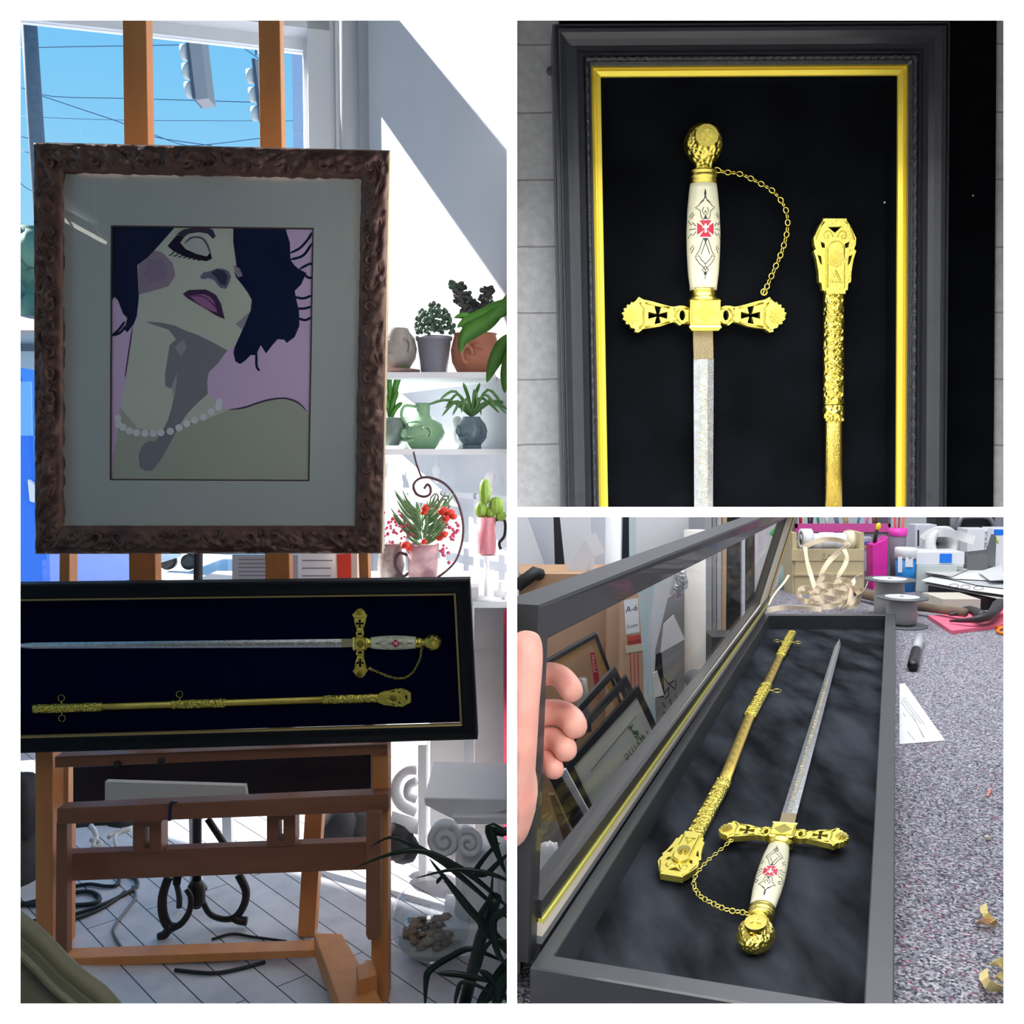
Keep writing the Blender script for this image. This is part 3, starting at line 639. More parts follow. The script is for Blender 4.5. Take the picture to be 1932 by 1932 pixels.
def onq(side, f, t):
    cs = [(q[0], q[1]), (q[1], q[2]), (q[2], q[3]), (q[3], q[0])][side]; cen = (q[0]+q[2])/2
    p = cs[0].lerp(cs[1], f); dd = (cs[1]-cs[0]).normalized(); inn = V((0, -1, 0)).cross(dd); inn = inn if inn.dot(cen-p) > 0 else -inn
    return p+inn*t*U, dd, inn
for side in range(4):
    n = 15 if side % 2 == 0 else 17
    for i in range(n):
        f = (i+.8)/(n+.6); p, dd, inn = onq(side, f, 24); s_ = 1 if i % 2 else -1
        pts = [p+dd*(s_*(-18+0)*U)+inn*(-13*U), p+dd*(s_*-6*U)+inn*(-9*U), p+dd*(s_*8*U)+inn*(1*U), p+dd*(s_*9*U)+inn*(11*U), p+dd*(s_*0*U)+inn*(14*U), p+dd*(s_*-5*U)+inn*(8*U), p+dd*(s_*0*U)+inn*(4*U)]
        pts = [x+V((0, -.013, 0)) for x in pts]
        mb.tube(smoothpts(pts, 4), [.0012+.0034*math.sin(PI*min(1, (k+1)/22)) for k in range(25)], carv, 6)
        for k in range(3):
            a = p+dd*((s_*(6+k*6))*U)+inn*((-10+k*2)*U)+V((0, -.012, 0)); mb.tube([a, a+dd*(s_*7*U)-inn*(5*U)], [.0034, .001], carv, 5)
        a = p-dd*(s_*12*U)+inn*(6*U)+V((0, -.012, 0)); mb.tube([a, a-dd*(s_*6*U)+inn*(8*U), a-dd*(s_*0*U)+inn*(13*U)], [.003, .0035, .001], carv, 5)
obj('carved_scrolls', mb, root)
gm = mat('frame_side_gilt', (226, 200, 160), .4, .4)
mb = MB(); mb.ring(q, (0, -1, 0), [(-.0015, -.028), (-.0015, .002), (.002, .0045), (.002, -.028)], gm); obj('frame_edge', mb, root)
mb = MB(); mb.prism([Y_(108, 318, YP+.012), Y_(690, 328, YP+.012), Y_(680, 1002, YP+.012), Y_(110, 1002, YP+.012)], (0, .003, 0), mat('mat_board', (206, 209, 203), .8),
    [[Y_(x, y, YP+.012) for x, y in ((210, 426), (591, 431), (583, 907), (208, 905))]]); obj('mat_board', mb, root)
bev = mat('mat_bevel', (88, 62, 52), .7)
mb = MB(); mb.ring([Y_(x, y, YP+.0125) for x, y in ((209, 425), (592, 430), (584, 908), (207, 906))], (0, -1, 0), [(.0, .0006), (.0035, .0004), (.0035, -.003)], bev); obj('mat_bevel', mb, root)
KA = 3.7
def ac(name, col): return mat('ink_'+name, col, .85, k=KA*(.35 if sum(col) < 110 else 1), spec=.1)
aP, aS, aH, aM, aN, aL1, aL2, aW, aS2 = ac('pink', (138, 118, 138)), ac('skin', (128, 129, 118)), ac('navy', (10, 26, 60)), ac('mauve', (96, 84, 94)), ac('shade', (84, 82, 86)), ac('lip', (44, 26, 48)), ac('lip_light', (104, 66, 98)), ac('pearl', (164, 170, 164)), ac('skin_low_reflection', (110, 111, 100))
mb = MB(); lay = [0]
def art(px, m):
    lay[0] += 1; Yv = YP+.0155-lay[0]*.00004
    v3 = [Y_(x, y, Yv) for x, y in px]; mb.add(v3, [list(t) for t in tessellate_polygon([v3])] if len(v3) > 4 else [list(range(len(v3)))], m)
def artline(pts, r, m):
    lay[0] += 1; Yv = YP+.0155-lay[0]*.00004
    P = smoothpts([V((x, y, 0)) for x, y in pts], 5); n = len(P); A = []; Bq = []
    for i, p in enumerate(P):
        t = (P[min(i+1, n-1)]-P[max(i-1, 0)]).normalized(); w = r*min(1, .25+1.5*math.sin(PI*i/(n-1)))
        A.append((p.x-t.y*w, p.y+t.x*w)); Bq.append((p.x+t.y*w, p.y-t.x*w))
    vs_ = [Y_(x, y, Yv) for x, y in A+Bq]; mb.add(vs_, [[i, i+1, n+i+1, n+i] for i in range(n-1)], m)
art([(208, 424), (594, 428), (586, 910), (205, 908)], aP)
art([(334, 425), (297, 466), (259, 500), (260, 524), (262, 561), (259, 597), (252, 617), (244, 670), (237, 719), (227, 768), (223, 811), (214, 860), (211, 908), (583, 908), (583, 782), (578, 773), (563, 760), (551, 754), (533, 752), (514, 753), (490, 759), (462, 767), (431, 773), (419, 770), (405, 758), (392, 743), (391, 719), (395, 702), (410, 687), (429, 661), (441, 656), (449, 641), (463, 610), (473, 585), (475, 566), (468, 553), (458, 539), (444, 520), (448, 500), (441, 456), (440, 425)], aS)
art([(227, 768), (223, 811), (214, 860), (211, 908), (583, 908), (583, 782), (578, 774), (563, 761), (551, 755), (514, 754), (490, 760), (431, 774), (392, 790), (340, 802), (300, 816), (260, 808)], aS2)  # lower skin toned darker to paint in the glass reflection's gradient
art([(262, 484), (280, 470), (306, 476), (326, 496), (331, 520), (318, 540), (292, 548), (262, 556), (260, 520)], aM)
art([(280, 490), (306, 488), (318, 506), (312, 526), (285, 534), (270, 520)], ac('mauve2', (90, 78, 92)))
art([(273, 607), (300, 608), (330, 614), (346, 622), (371, 631), (400, 645), (429, 661), (410, 687), (394, 702), (391, 719), (392, 743), (368, 765), (354, 780), (339, 802), (322, 834), (305, 865), (288, 887), (275, 889), (264, 882), (261, 860), (268, 841), (280, 832), (293, 833), (305, 816), (317, 792), (324, 768), (332, 731), (322, 733), (312, 729), (311, 707), (316, 676), (320, 651), (332, 640), (318, 622), (290, 613)], aN)
art([(330, 655), (346, 640), (352, 656), (342, 672), (336, 664)], ac('neck_light', (104, 98, 102)))
art([(324, 728), (334, 704), (332, 732), (326, 750)], ac('neck_light2', (112, 108, 106)))
art([(462, 596), (473, 588), (470, 606), (458, 622), (444, 612)], ac('cheek_low', (98, 94, 98)))
# hair
art([(206, 424), (334, 424), (297, 466), (278, 486), (259, 500), (260, 524), (262, 561), (258, 597), (252, 612), (240, 627), (235, 622), (240, 600), (232, 592), (226, 576), (222, 566), (216, 560), (208, 572)], aH)
art([(440, 424), (540, 424), (540, 436), (547, 458), (548, 490), (555, 500), (563, 507), (578, 515), (568, 537), (556, 549), (560, 569), (564, 585), (565, 614), (556, 636), (541, 647), (536, 641), (524, 640), (514, 651), (502, 667), (495, 656), (492, 651), (483, 670), (473, 670), (462, 681), (453, 687), (444, 682), (441, 668), (442, 657), (449, 641), (463, 610), (473, 585), (475, 566), (468, 553), (458, 539), (446, 524), (442, 514), (446, 500), (440, 456)], aH)
for P in ([(546, 478), (566, 468), (582, 450), (588, 438)], [(546, 490), (572, 482), (589, 458)], [(573, 516), (582, 524), (590, 523)], [(556, 560), (572, 563), (589, 557)], [(560, 582), (575, 582), (588, 578)], [(562, 600), (576, 604), (588, 598)], [(236, 606), (224, 622), (211, 634)], [(238, 614), (226, 628), (211, 633)], [(484, 664), (484, 690), (490, 700)], [(564, 508), (584, 498), (590, 500)], [(450, 682), (443, 668), (446, 655)]): artline(P, 2.4, aH)
artline([(431, 773), (460, 769), (490, 759), (514, 753), (540, 752), (563, 760), (580, 777)], 1.7, ac('outline', (48, 36, 52)))
artline([(250, 618), (242, 670), (236, 712)], 1.1, aL1)
# features
art([(316, 464), (334, 443), (348, 447), (340, 458), (350, 470), (370, 479), (390, 484), (397, 476), (400, 488), (390, 493), (372, 490), (348, 484), (326, 473)], ac('lash', (30, 24, 46)))
art([(334, 441), (346, 433), (362, 430), (392, 429), (402, 434), (407, 446), (402, 451), (392, 441), (376, 438), (356, 441), (345, 449)], ac('brow', (38, 30, 44)))
art([(351, 461), (360, 453), (372, 451), (385, 457), (393, 474), (388, 482), (370, 478), (356, 471)], ac('lid', (124, 124, 122)))
artline([(348, 460), (360, 449), (376, 448), (388, 456), (398, 480)], 1.7, ac('crease', (60, 50, 66)))
for x in range(330, 390, 9): artline([(x, 472+(x-330)*.18), (x-6, 480+(x-330)*.18), (x-12, 482+(x-330)*.18)], 1.0, MATS['ink_lash'])
art([(378, 521), (384, 514), (395, 512), (410, 506), (422, 507), (432, 512), (436, 522), (432, 534), (427, 545), (416, 543), (411, 538), (404, 528), (392, 524), (386, 527), (379, 526)], ac('nose', (70, 68, 84)))
art([(398, 514), (410, 508), (424, 512), (430, 522), (426, 538), (416, 536), (408, 524)], ac('nostril', (34, 34, 52)))
art([(345, 555), (352, 549), (359, 547), (388, 546), (400, 552), (408, 557), (417, 573), (424, 602), (416, 599), (407, 595), (390, 584), (371, 573), (354, 563)], aL1)
art([(358, 558), (370, 556), (385, 555), (396, 560), (404, 569), (410, 590), (398, 586), (382, 578), (368, 568)], aL2)
artline([(360, 558), (384, 560), (404, 576), (412, 588)], 1.0, aL1)
art([(440, 500), (452, 506), (458, 520), (450, 524), (444, 516)], aM)
for cx, cy in ((790, 1190), (796, 1238), (830, 1258), (880, 1286), (935, 1300), (1000, 1306), (1065, 1306), (1125, 1300), (1197, 1290), (1265, 1262), (1325, 1231), (1385, 1202), (1455, 1179), (1515, 1140), (1570, 1104), (1576, 1064)):
    x, y = 30+cx/4.11, 500+cy/4.11; art([(x+7*math.cos(a*PI/6), y+7*math.sin(a*PI/6)) for a in range(12)], aW)
o = obj('print', mb, root)
mb = MB(); mb.prism([Y_(108, 318, YP+.004), Y_(690, 328, YP+.004), Y_(680, 1002, YP+.004), Y_(110, 1002, YP+.004)], (0, .002, 0), glassmat('picture_glass', (1, 1, 1), .03)); obj('glass', mb, root)
# fluorescent fixture that shows as a reflection in the picture glass
def mirror(x, y, Ytube):
    p = Y_(x, y, YP); d = (p-CAM); d.y = -d.y; return p + d*((p.y-Ytube)/abs(d.y))
a, b_ = mirror(112, 410, 1.5), mirror(178, 446, 1.25)
fx = empty('fluorescent_light', (a+b_)/2, 'twin-tube fluorescent lamp reflected in the portrait glass', 'lamp')
for k in (0, 1):
    mb = MB(); dd = V((.035*k, 0, -.02*k)); mb.tube([a+dd, b_+dd], .007, mat('lit_tube', (255, 250, 235), .5, emit=7), 8); obj('tube', mb, fx)
mb = MB(); mb.tube([a+V((0, 0, .06)), b_+V((0, 0, .06))], .02, white, 6); obj('housing', mb, fx)
mb = MB()
for e_ in (a, b_): mb.tube([e_+V((0, 0, .06)), V((e_.x, e_.y, 4.59))], .003, white, 5)
obj('hanging_wire', mb, fx)
for e_ in (a, b_): mb = MB(); mb.tube([e_+V((-.01, 0, -.02)), e_+V((-.01, 0, .05)), e_+V((.04, 0, -.03))], .004, white, 5); obj('socket', mb, fx)
# ---- dark sword box on the easel
YB = 2.22; UB = YB/F
q = [Y_(-900, 1121, YB), Y_(886, 1093, YB), Y_(901, 1395, YB), Y_(-900, 1448, YB)]
q = [Y_(-330, 1107, YB), Y_(886, 1093, YB), Y_(901, 1395, YB), Y_(-330, 1432, YB)]
root = empty('sword_display_box', ((q[2].x+q[3].x)/2, YB, q[3].z), 'long dark display box with navy lining on the easel under the portrait', 'display box')
bw2 = mat('black_frame_wood', (14, 17, 22), .6, spec=.25)
mb = MB(); mb.ring(q, (0, -1, 0), [(0, -.05), (0, .0), (.004, .006), (.018, .003), (.03, .004), (.034, 0), (.034, -.01)], bw2); obj('frame', mb, root)
mb = MB(); mb.ring(q, (0, -1, 0), [(.032, -.006), (.033, -.001), (.0385, -.002), (.0395, -.010)], mat('antique_gold', (196, 170, 110), .4, .5)); obj('gold_fillet', mb, root)
navy = mat('navy_velvet', (6, 8, 42), .95, spec=.05)
mb = MB(); mb.prism([q[0]+V((.03, .042, -.03)), q[1]+V((-.03, .042, -.03)), q[2]+V((-.03, .042, .03)), q[3]+V((.03, .042, .03))], (0, .005, 0), navy); obj('backing', mb, root)
SC = .433
def rot_map(ax, ay, ux, uy, Yv, sc=SC, th=0.0):
    """local up (pommel) -> image right; (ux,uy) the local point sitting on image point (ax, ay)"""
    c, s_ = math.cos(th), math.sin(th)
    def f(x, y, w):
        X = (uy-y)*sc; Z = (x-ux)*sc
        return Y_(ax + X*c - Z*s_, ay + X*s_ + Z*c, Yv) + V((0, -w*sc*Yv/F, 0))
    return f
make_sword(rot_map(679, 1213, 1327, 597, YB+.03, .425, -.008), 'ceremonial sword lying sideways in the dark box on the easel, pommel to the right', 2150, loc=Y_(600, 1215, YB+.03))
make_scabbard(rot_map(775, 1315, 1573, 415, YB+.03, .436, -.032), 'scabbard lying sideways below the sword in the dark box on the easel', Y_(420, 1330, YB+.03), marks=(1215, 1452, 1752, 2050))
# ---- behind the easel
pap = mat('white_paper', (232, 234, 238), .8); papg = mat('printed_grey_paper', (176, 178, 184), .8)
def card(name, px, Y, m, label, cat, lines=0, th=.006, lm=None):
    mb = MB(); mb.prism([Y_(x, y, Y) for x, y in px], (0, th, 0), m)
    if lines:
        (xa, ya), (xb, yb) = px[0], px[2]
        for i in range(lines):
            y = ya+(yb-ya)*(i+1)/(lines+1); w = random.uniform(.5, .85)
            mb.prism([Y_(xa+(xb-xa)*.1, y, Y-.0006), Y_(xa+(xb-xa)*(.1+w*.9), y, Y-.0006), Y_(xa+(xb-xa)*(.1+w*.9), y+2, Y-.0006), Y_(xa+(xb-xa)*.1, y+2, Y-.0006)], (0, .0004, 0), lm or mat('print_grey', (120, 122, 130), .8))
    return obj(name, mb, None, label, cat)
random.seed(4)
card('notice_sheet', [(438, 1047), (562, 1047), (562, 1100), (438, 1100)], 2.95, papg, 'grey printed notice standing behind the easel mast, left of the white sheet', 'paper', 6)
card('notice_sheet', [(562, 1042), (640, 1038), (640, 1100), (562, 1100)], 2.97, pap, 'white printed sheet between the grey notice and the red box', 'paper', 3)
c1 = card('red_box', [(633, 1044), (674, 1044), (674, 1100), (633, 1100)], 2.9, mat('cream_card', (238, 214, 196), .7), 'cream box with red label behind the easel, left of the pale flower pots', 'box', th=.05)
mb = MB(); mb.prism([Y_(636, 1046, 2.899), Y_(662, 1044, 2.899), Y_(663, 1092, 2.899), Y_(637, 1092, 2.899)], (0, .0008, 0), mat('red_label', (236, 74, 56), .6)); obj('label', mb, c1)
# support table for them
stb = mat('white_table_paint', (226, 228, 232), .6)
tb = empty('side_table', V((-.62, 3.05, 0)), 'white side table behind the easel, mostly hidden by the sword box', 'table')
zt = Y_(500, 1100, 2.95).z
mb = MB(); mb.box((-1.0, 2.86, zt-.03), (-.10, 3.25, zt), stb); obj('table_top', mb, tb)
for x, y in ((-.97, 2.89), (-.13, 2.89), (-.97, 3.22), (-.13, 3.22)): mb = MB(); mb.box((x-.015, y-.015, 0), (x+.015, y+.015, zt-.03), stb); obj('leg', mb, tb)
# iron tripod stand
T = empty('iron_stand', Z_(372, 1730, 0), 'black wrought iron stand with curled feet on the plank floor behind the easel', 'stand')
def tp_(pts, Y): return smoothpts([Y_(x, y, Y) for x, y in pts], 5)
mb = MB(); mb.tube([Y_(374, 1040, 2.64), Y_(371, 1712, 2.64)], .0125, iron, 10); obj('pole', mb, T)
mb = MB(); mb.tube([Y_(345, 1596, 2.6), Y_(333, 1668, 2.6)], .011, iron, 8); mb.tube(tp_([(318, 1655), (307, 1690), (308, 1725), (320, 1748), (340, 1744), (356, 1722), (360, 1695), (352, 1678)], 2.60), [.014]*18+[.011]*18, iron, 8, .7); mb.tube(tp_([(322, 1748), (312, 1762), (300, 1768)], 2.60), .012, iron, 8); obj('leg', mb, T)
mb = MB(); mb.tube([Y_(392, 1545, 2.66), Y_(425, 1595, 2.66)], .010, iron, 8); mb.tube(tp_([(450, 1650), (464, 1680), (460, 1708), (444, 1730), (420, 1734), (396, 1724), (382, 1700), (378, 1684), (387, 1672)], 2.66), .0125, iron, 8, .7); mb.tube(tp_([(440, 1730), (452, 1736), (466, 1738)], 2.66), .013, iron, 8); obj('leg', mb, T)
mb = MB(); mb.tube(tp_([(330, 1655), (338, 1690), (338, 1712)], 2.76), .009, iron, 8); obj('leg', mb, T)
mb = MB(); c = Y_(371, 1690, 2.64); mb.lathe([(.01, -.03), (.024, -.02), (.024, .03), (.014, .045)], c, iron, 12); obj('hub', mb, T)
# bags and cables, left
blk = mat('black_fabric', (24, 24, 28), .8, var=(20, (40, 40, 46), .4), bump=(40, .5))
def lump(name, px, Y, r, m, label, cat, sc=(1, 1, 1)):
    mb = MB()
    for i, (x, y, k) in enumerate(px):
        mb.ball(Y_(x, y, Y+.03*(i % 2)), r*k, m, 10, sc, lambda d: .12*noise.noise(d*2.3+V((i, 0, 0))))
    return obj(name, mb, None, label, cat)
lump('black_bag', [(48, 1520, 1.2), (30, 1580, 1.5), (40, 1650, 1.5), (20, 1700, 1.3)], 3.0, .075, blk, 'black bag on the floor at the left edge beside the easel post', 'bag', (.6, 1, 1.2))
lump('black_bag', [(160, 1570, 1), (200, 1560, 1.1), (235, 1572, 1)], 3.45, .075, blk, 'black bag seen through the easel, between the left slat and the slotted block', 'bag')
lump('black_bag', [(635, 1560, 1.1), (672, 1562, 1)], 3.3, .085, blk, 'dark bag seen through the easel, right of the orange rear leg', 'bag')
lump('black_bag', [(745, 1585, 1.1), (762, 1600, .9)], 3.0, .055, blk, 'small black bag on the floor right of the easel post', 'bag')
cab = mat('black_cable', (28, 28, 32), .5); cabg = mat('grey_cable', (112, 112, 116), .5); cabw = mat('white_cable', (225, 228, 225), .5)
def cable(px, r, m, label, z=None, n=6):
    mb = MB(); mb.tube(smoothpts([Z_(x, y, z if z else r+.001) for x, y in px], n), r, m, 6); return obj('cable', mb, None, label, 'cable', clipx=None)
cable([(20, 1712), (110, 1690), (165, 1682), (188, 1694), (170, 1706), (100, 1708), (30, 1704)], .007, cab, 'black cable looped beside the left easel post')
cable([(60, 1738), (120, 1730), (180, 1712), (225, 1692), (258, 1672), (252, 1650), (245, 1640)], .006, cab, 'thick black cable running from the easel foot to the black bag')
cable([(100, 1748), (170, 1724), (215, 1700), (235, 1682)], .005, cab, 'black cable lying alongside the thick one near the left easel slat')
cable([(250, 1672), (256, 1692), (236, 1720), (214, 1752), (222, 1776), (232, 1790)], .004, cabg, 'thin grey cable bent across the planks towards the stretcher')
cable([(250, 1655), (228, 1640), (222, 1668), (200, 1672), (170, 1668), (140, 1672)], .006, cab, 'black cable knotted behind the lower cross rail')
cable([(400, 1772), (438, 1762), (480, 1768), (540, 1776)], .004, cab, 'black cable on the floor right of the iron stand')
cable([(330, 1830), (400, 1836), (450, 1828), (500, 1815)], .005, cab, 'black cable passing under the front stretcher')
cable([(172, 1558), (182, 1578), (176, 1600), (190, 1592), (172, 1584)], .007, cabw, 'white cable plug end on the black bag, left', z=.28)
cable([(205, 1580), (215, 1572), (245, 1565), (218, 1576), (220, 1600)], .006, cabw, 'white tangled cable lying on the black bag, right of the plug', z=.28)
# green-grey rounded chair back, lower left, close
olive = mat('olive_upholstery', (120, 118, 92), .6, sheen=.3)
chz = .30; cc = Z_(39, 1990, chz)
root = empty('armchair', (cc.x, cc.y, 0), 'olive-grey rounded armchair back at the lower left corner, close to the viewer', 'chair')
edge = [(-60, 1700), (0, 1733), (39, 1762), (75, 1795), (110, 1832), (150, 1866), (185, 1893), (230, 1950)]
mb = MB(); pts = [Y_(x, y, 1.62) for x, y in edge]
mb.prism([Y_(x, y+10, 1.62) for x, y in edge]+[Y_(230, 2100, 1.62), Y_(-60, 2100, 1.62)], (0, .05, 0), olive); obj('backrest', mb, root)
mb = MB(); mb.tube(smoothpts([p+V((0, .02, 0)) for p in pts], 5), .016, olive, 12); obj('top_rail', mb, root)
mb = MB(); mb.tube(smoothpts([Y_(x-12, y+30, 1.60) for x, y in edge], 5), .006, olive, 8); obj('piping', mb, root)
mb = MB(); mb.box((cc.x-.1, 1.63, 0), (cc.x-.06, 1.66, .5), olive); mb.box((cc.x+.1, 1.63, 0), (cc.x+.14, 1.66, .3), olive); obj('leg', mb, root)
# ---- shelves with pots on the sunlit wall
shelfm = mat('shelf_paint', (232, 236, 240), .6)
def wallshelf(px0, px1, y0, y1, d, th, label):
    a = Y_(px0, y0, 3.3); b2 = Y_(px1, y1, 3.3); z = a.z = b2.z = (a.z+b2.z)/2
    wy = lambda x: QA.y+(QB.y-QA.y)*(x-QA.x)/(QB.x-QA.x)
    mb = MB(); mb.prism([a, b2, V((b2.x, max(wy(b2.x), 3.32), z)), V((a.x, wy(a.x), z))], (0, 0, -th), shelfm); return obj('wall_shelf', mb, None, label, 'shelf', clipx=(-.004, 1)), a.z
s1, z1 = wallshelf(700, 934, 704, 700, .2, .02, 'upper white wall shelf carrying the succulent and terracotta pots')
s2, z2 = wallshelf(700, 975, 838, 856, .2, .02, 'middle white wall shelf carrying the green jug and spider plant')
def on(x, z, d=.11):
    """point on a shelf: pixel column x, height z, d out from the wall"""
    p = Y_(x, 851.5, 3.41 if d > .05 else 3.5); return V((p.x, p.y, z))
def lz(p, px): return px*p.y/F
graypot = mat('grey_zinc', (150, 154, 164), .4, .3); terra = mat('terracotta', (196, 132, 104), .7, var=(20, (176, 112, 88), .5)); stonep = mat('grey_stoneware', (176, 168, 160), .5, var=(18, (150, 142, 136), .5))
celad = mat('celadon_glaze', (158, 200, 158), .2, var=(12, (134, 182, 138), .5), coat=.5); bluep = mat('blue_grey_glaze', (124, 148, 158), .25, var=(14, (92, 116, 130), .5), coat=.4); sagep = mat('sage_glaze', (130, 146, 138), .3, var=(10, (100, 118, 112), .5))
leafd = mat('leaf_dark', (58, 84, 62), .5, var=(30, (92, 120, 96), .5)); leafg = mat('leaf_green', (96, 160, 62), .45, var=(20, (66, 126, 44), .5)); leafp = mat('leaf_purple', (92, 70, 84), .5, var=(30, (70, 90, 74), .5)); spid = mat('spider_leaf', (108, 158, 92), .5)
def pot(name, c, prof, m, label, cat='plant pot', fn=None, leaf=None, sx=1, sy=1):
    root = empty(name, c, label, cat); mb = MB(); mb.lathe(prof, c, m, 28, fn=fn, sx=sx, sy=sy, xdir=(1, 0, 0)); obj('pot', mb, root); return root
def blade_leaf(mb, pts, w, m, blunt=.45):
    P = smoothpts(pts, 4); n = len(P); vs_ = []; fs = []
    for i, p in enumerate(P):
        t = (P[min(i+1, n-1)]-P[max(i-1, 0)]).normalized(); sd = t.cross(V((0, 1, .15))).normalized(); k = w*min(1, blunt+math.sin(PI*(i/(n-1))**.8))*(1 if i < n-1 else .05)
        nn = sd.cross(t)*w*.25
        vs_ += [p-sd*k, p+nn, p+sd*k, p-nn*.3]
    for i in range(n-1):
        for k in range(4): fs.append([i*4+k, i*4+(k+1) % 4, (i+1)*4+(k+1) % 4, (i+1)*4+k])
    mb.add(vs_, fs, m, True)
# gray face pot behind the frame edge
random.seed(11)
def facepot(c, R, h, m, label, nose=(-1, 0), neck=None):
    root = empty('face_pot', c, label, 'plant pot'); mb = MB(); k = h
    mb.lathe([(R*.45, 0), (R*.6, .02*k), (R*.92, k*.25), (R, k*.5), (R*.88, k*.75), (R*.6, k*.93), (R*.55, k), (R*.48, k), (R*.45, k*.9)], c, m, 28)
    obj('body', mb, root)
    for dx, dz, r, s_ in ((nose[0]*.55, .5, .16, (1, 1, 1.6)),): mb = MB(); mb.ball(c+V((dx*R*1.5, -R*.55, k*dz)), R*r, m, 8, s_); obj('nose', mb, root)
    for dx in (-.8, -.25): mb = MB(); mb.ball(c+V((dx*R, -R*(.62 if dx < -.5 else .95), k*.66)), R*.1, m, 6, (1.2, .6, 1)); obj('eye', mb, root)
    mb = MB(); mb.tube([c+V((-R*.75, -R*.7, k*.3)), c+V((-R*.45, -R*.93, k*.27)), c+V((-R*.2, -R*.98, k*.32))], R*.07, m, 6); obj('mouth', mb, root)
    mb = MB(); ec = c+V((R*.55, -R*.8, k*.55)); mb.tube([ec+V((R*.2*math.cos(a), 0, k*.17*math.sin(a))) for a in [i*PI/7-1.2 for i in range(11)]], R*.06, m, 6); obj('ear', mb, root)
    return root
c = on(752, z1+.018); r_ = facepot(c, lz(c, 36), lz(c, 76), stonep, 'grey stoneware face pot on the upper shelf beside the carved frame')
mb = MB(); mb.lathe([(.05, 0), (.075, .006), (.08, .016), (.07, .018), (.0, .012)], c+V((0, 0, -.018)), mat('brown_saucer', (150, 122, 112), .6), 24); obj('saucer', mb, r_)
c = on(820, z1); R = lz(c, 33); hh = lz(c, 70)
r_ = pot('potted_succulent', c, [(R*.72, 0), (R*.74, .003), (R*.97, hh*.9), (R*1.04, hh*.9), (R*1.05, hh), (R*.95, hh), (R*.9, hh*.85), (.001, hh*.85)], graypot, 'bushy green succulent in a grey zinc pot on the upper shelf', 'potted plant')
mb = MB()
for i in range(170):
    a = random.uniform(0, 2*PI); rr = lz(c, 37)*math.sqrt(random.random()); z = hh+lz(c, 62)*(1-(rr/lz(c, 40))**2)**.5*random.uniform(.25, 1)
    p = c+V((rr*math.cos(a), rr*math.sin(a), z)); mb.ball(p, lz(c, random.uniform(3.2, 5.2)), leafd, 5, (1, 1, 1.1))
obj('foliage', mb, r_)
c = on(897, z1); R = lz(c, 46); hh = lz(c, 76)
r_ = pot('potted_plant', c, [(R*.7, 0), (R*.95, hh*.3), (R, hh*.6), (R*.85, hh*.95), (R*.9, hh), (R*.8, hh), (R*.7, hh*.9), (.001, hh*.9)], terra, 'terracotta ear-handled pot with purple-leaved plant at the right end of the upper shelf', 'potted plant', sy=.8)
mb = MB(); ec = c+V((-R*.3, -R*.75, hh*.45)); mb.tube([ec+V((R*.22*math.cos(a), -.01, hh*.2*math.sin(a))) for a in [i*PI/7 for i in range(12)]], .007, terra, 6); obj('ear', mb, r_)
mb = MB(); mb.tube([c+V((-R*.1, -R*.8, hh*.62)), c+V((R*.1, -R*.9, hh*.66)), c+V((R*.35, -R*.75, hh*.6))], .006, terra, 6); obj('brow', mb, r_)
mb = MB(); random.seed(21)
for k in range(9):
    x0, y0 = random.uniform(-.04, .05), random.uniform(-.03, .03); h2 = random.uniform(.04, .17); tx = x0+random.uniform(-.10, .08)
    S = smoothpts([c+V((x0, y0, hh*.9)), c+V(((x0+tx)/2+.01, y0, hh+h2*.5)), c+V((tx, y0, hh+h2))], 4); mb.tube(S, .0028, leafp, 5)
    for p in S[2:]:
        for j in range(4):
            a = random.uniform(0, 2*PI); e_ = p+V((.026*math.cos(a), .02*math.sin(a), random.uniform(.0, .02))); blade_leaf(mb, [p, (p+e_)/2+V((0, 0, .004)), e_], .0075, leafp if k % 3 else leafd)
obj('foliage', mb, r_)
# middle shelf
c = on(738, z2+.012); R = lz(c, 30); r_ = pot('potted_plant', c, [(R*.5, 0), (R*.9, R*.5), (R, R*1.1), (R*.8, R*1.7), (R*.7, R*1.75), (.001, R*1.6)], sagep, 'sage-glazed round pot with strappy leaves, left end of the middle shelf', 'potted plant')
mb = MB()
for tx, tz, w in ((.055, .20, .011), (.0, .17, .009), (-.03, .12, .007), (.03, .10, .009), (.045, .06, .008)): blade_leaf(mb, [c+V((0, -.02, R*1.6)), c+V((tx*.4, -.03, R*1.6+tz*.6)), c+V((tx, -.04, R*1.6+tz))], w, leafg)
obj('leaves', mb, r_)
c = on(799, z2); R = lz(c, 40); hh = lz(c, 86)
r_ = empty('face_jug', c, 'pale green celadon face jug with a spout and handle on the middle shelf', 'jug')
mb = MB(); mb.lathe([(R*.55, 0), (R*.6, .004), (R*.95, hh*.22), (R*1.02, hh*.36), (R*.85, hh*.55), (R*.42, hh*.66), (R*.3, hh*.75), (R*.32, hh*.92), (R*.38, hh), (R*.28, hh), (R*.24, hh*.75)], c, celad, 32, fn=lambda a, z: .03*math.sin(a*3+z*40)); obj('body', mb, r_)
mb = MB(); mb.tube(smoothpts([c+V((-R*.35, 0, hh*.92)), c+V((-R*.85, -.02, hh*.93)), c+V((-R*1.0, -.02, hh*.72)), c+V((-R*.75, -.02, hh*.5))], 5), .006, celad, 8); obj('handle', mb, r_)
mb = MB(); mb.ball(c+V((-R*.82, -R*.55, hh*.33)), R*.17, celad, 8, (1.2, 1, 1.4)); obj('nose', mb, r_)
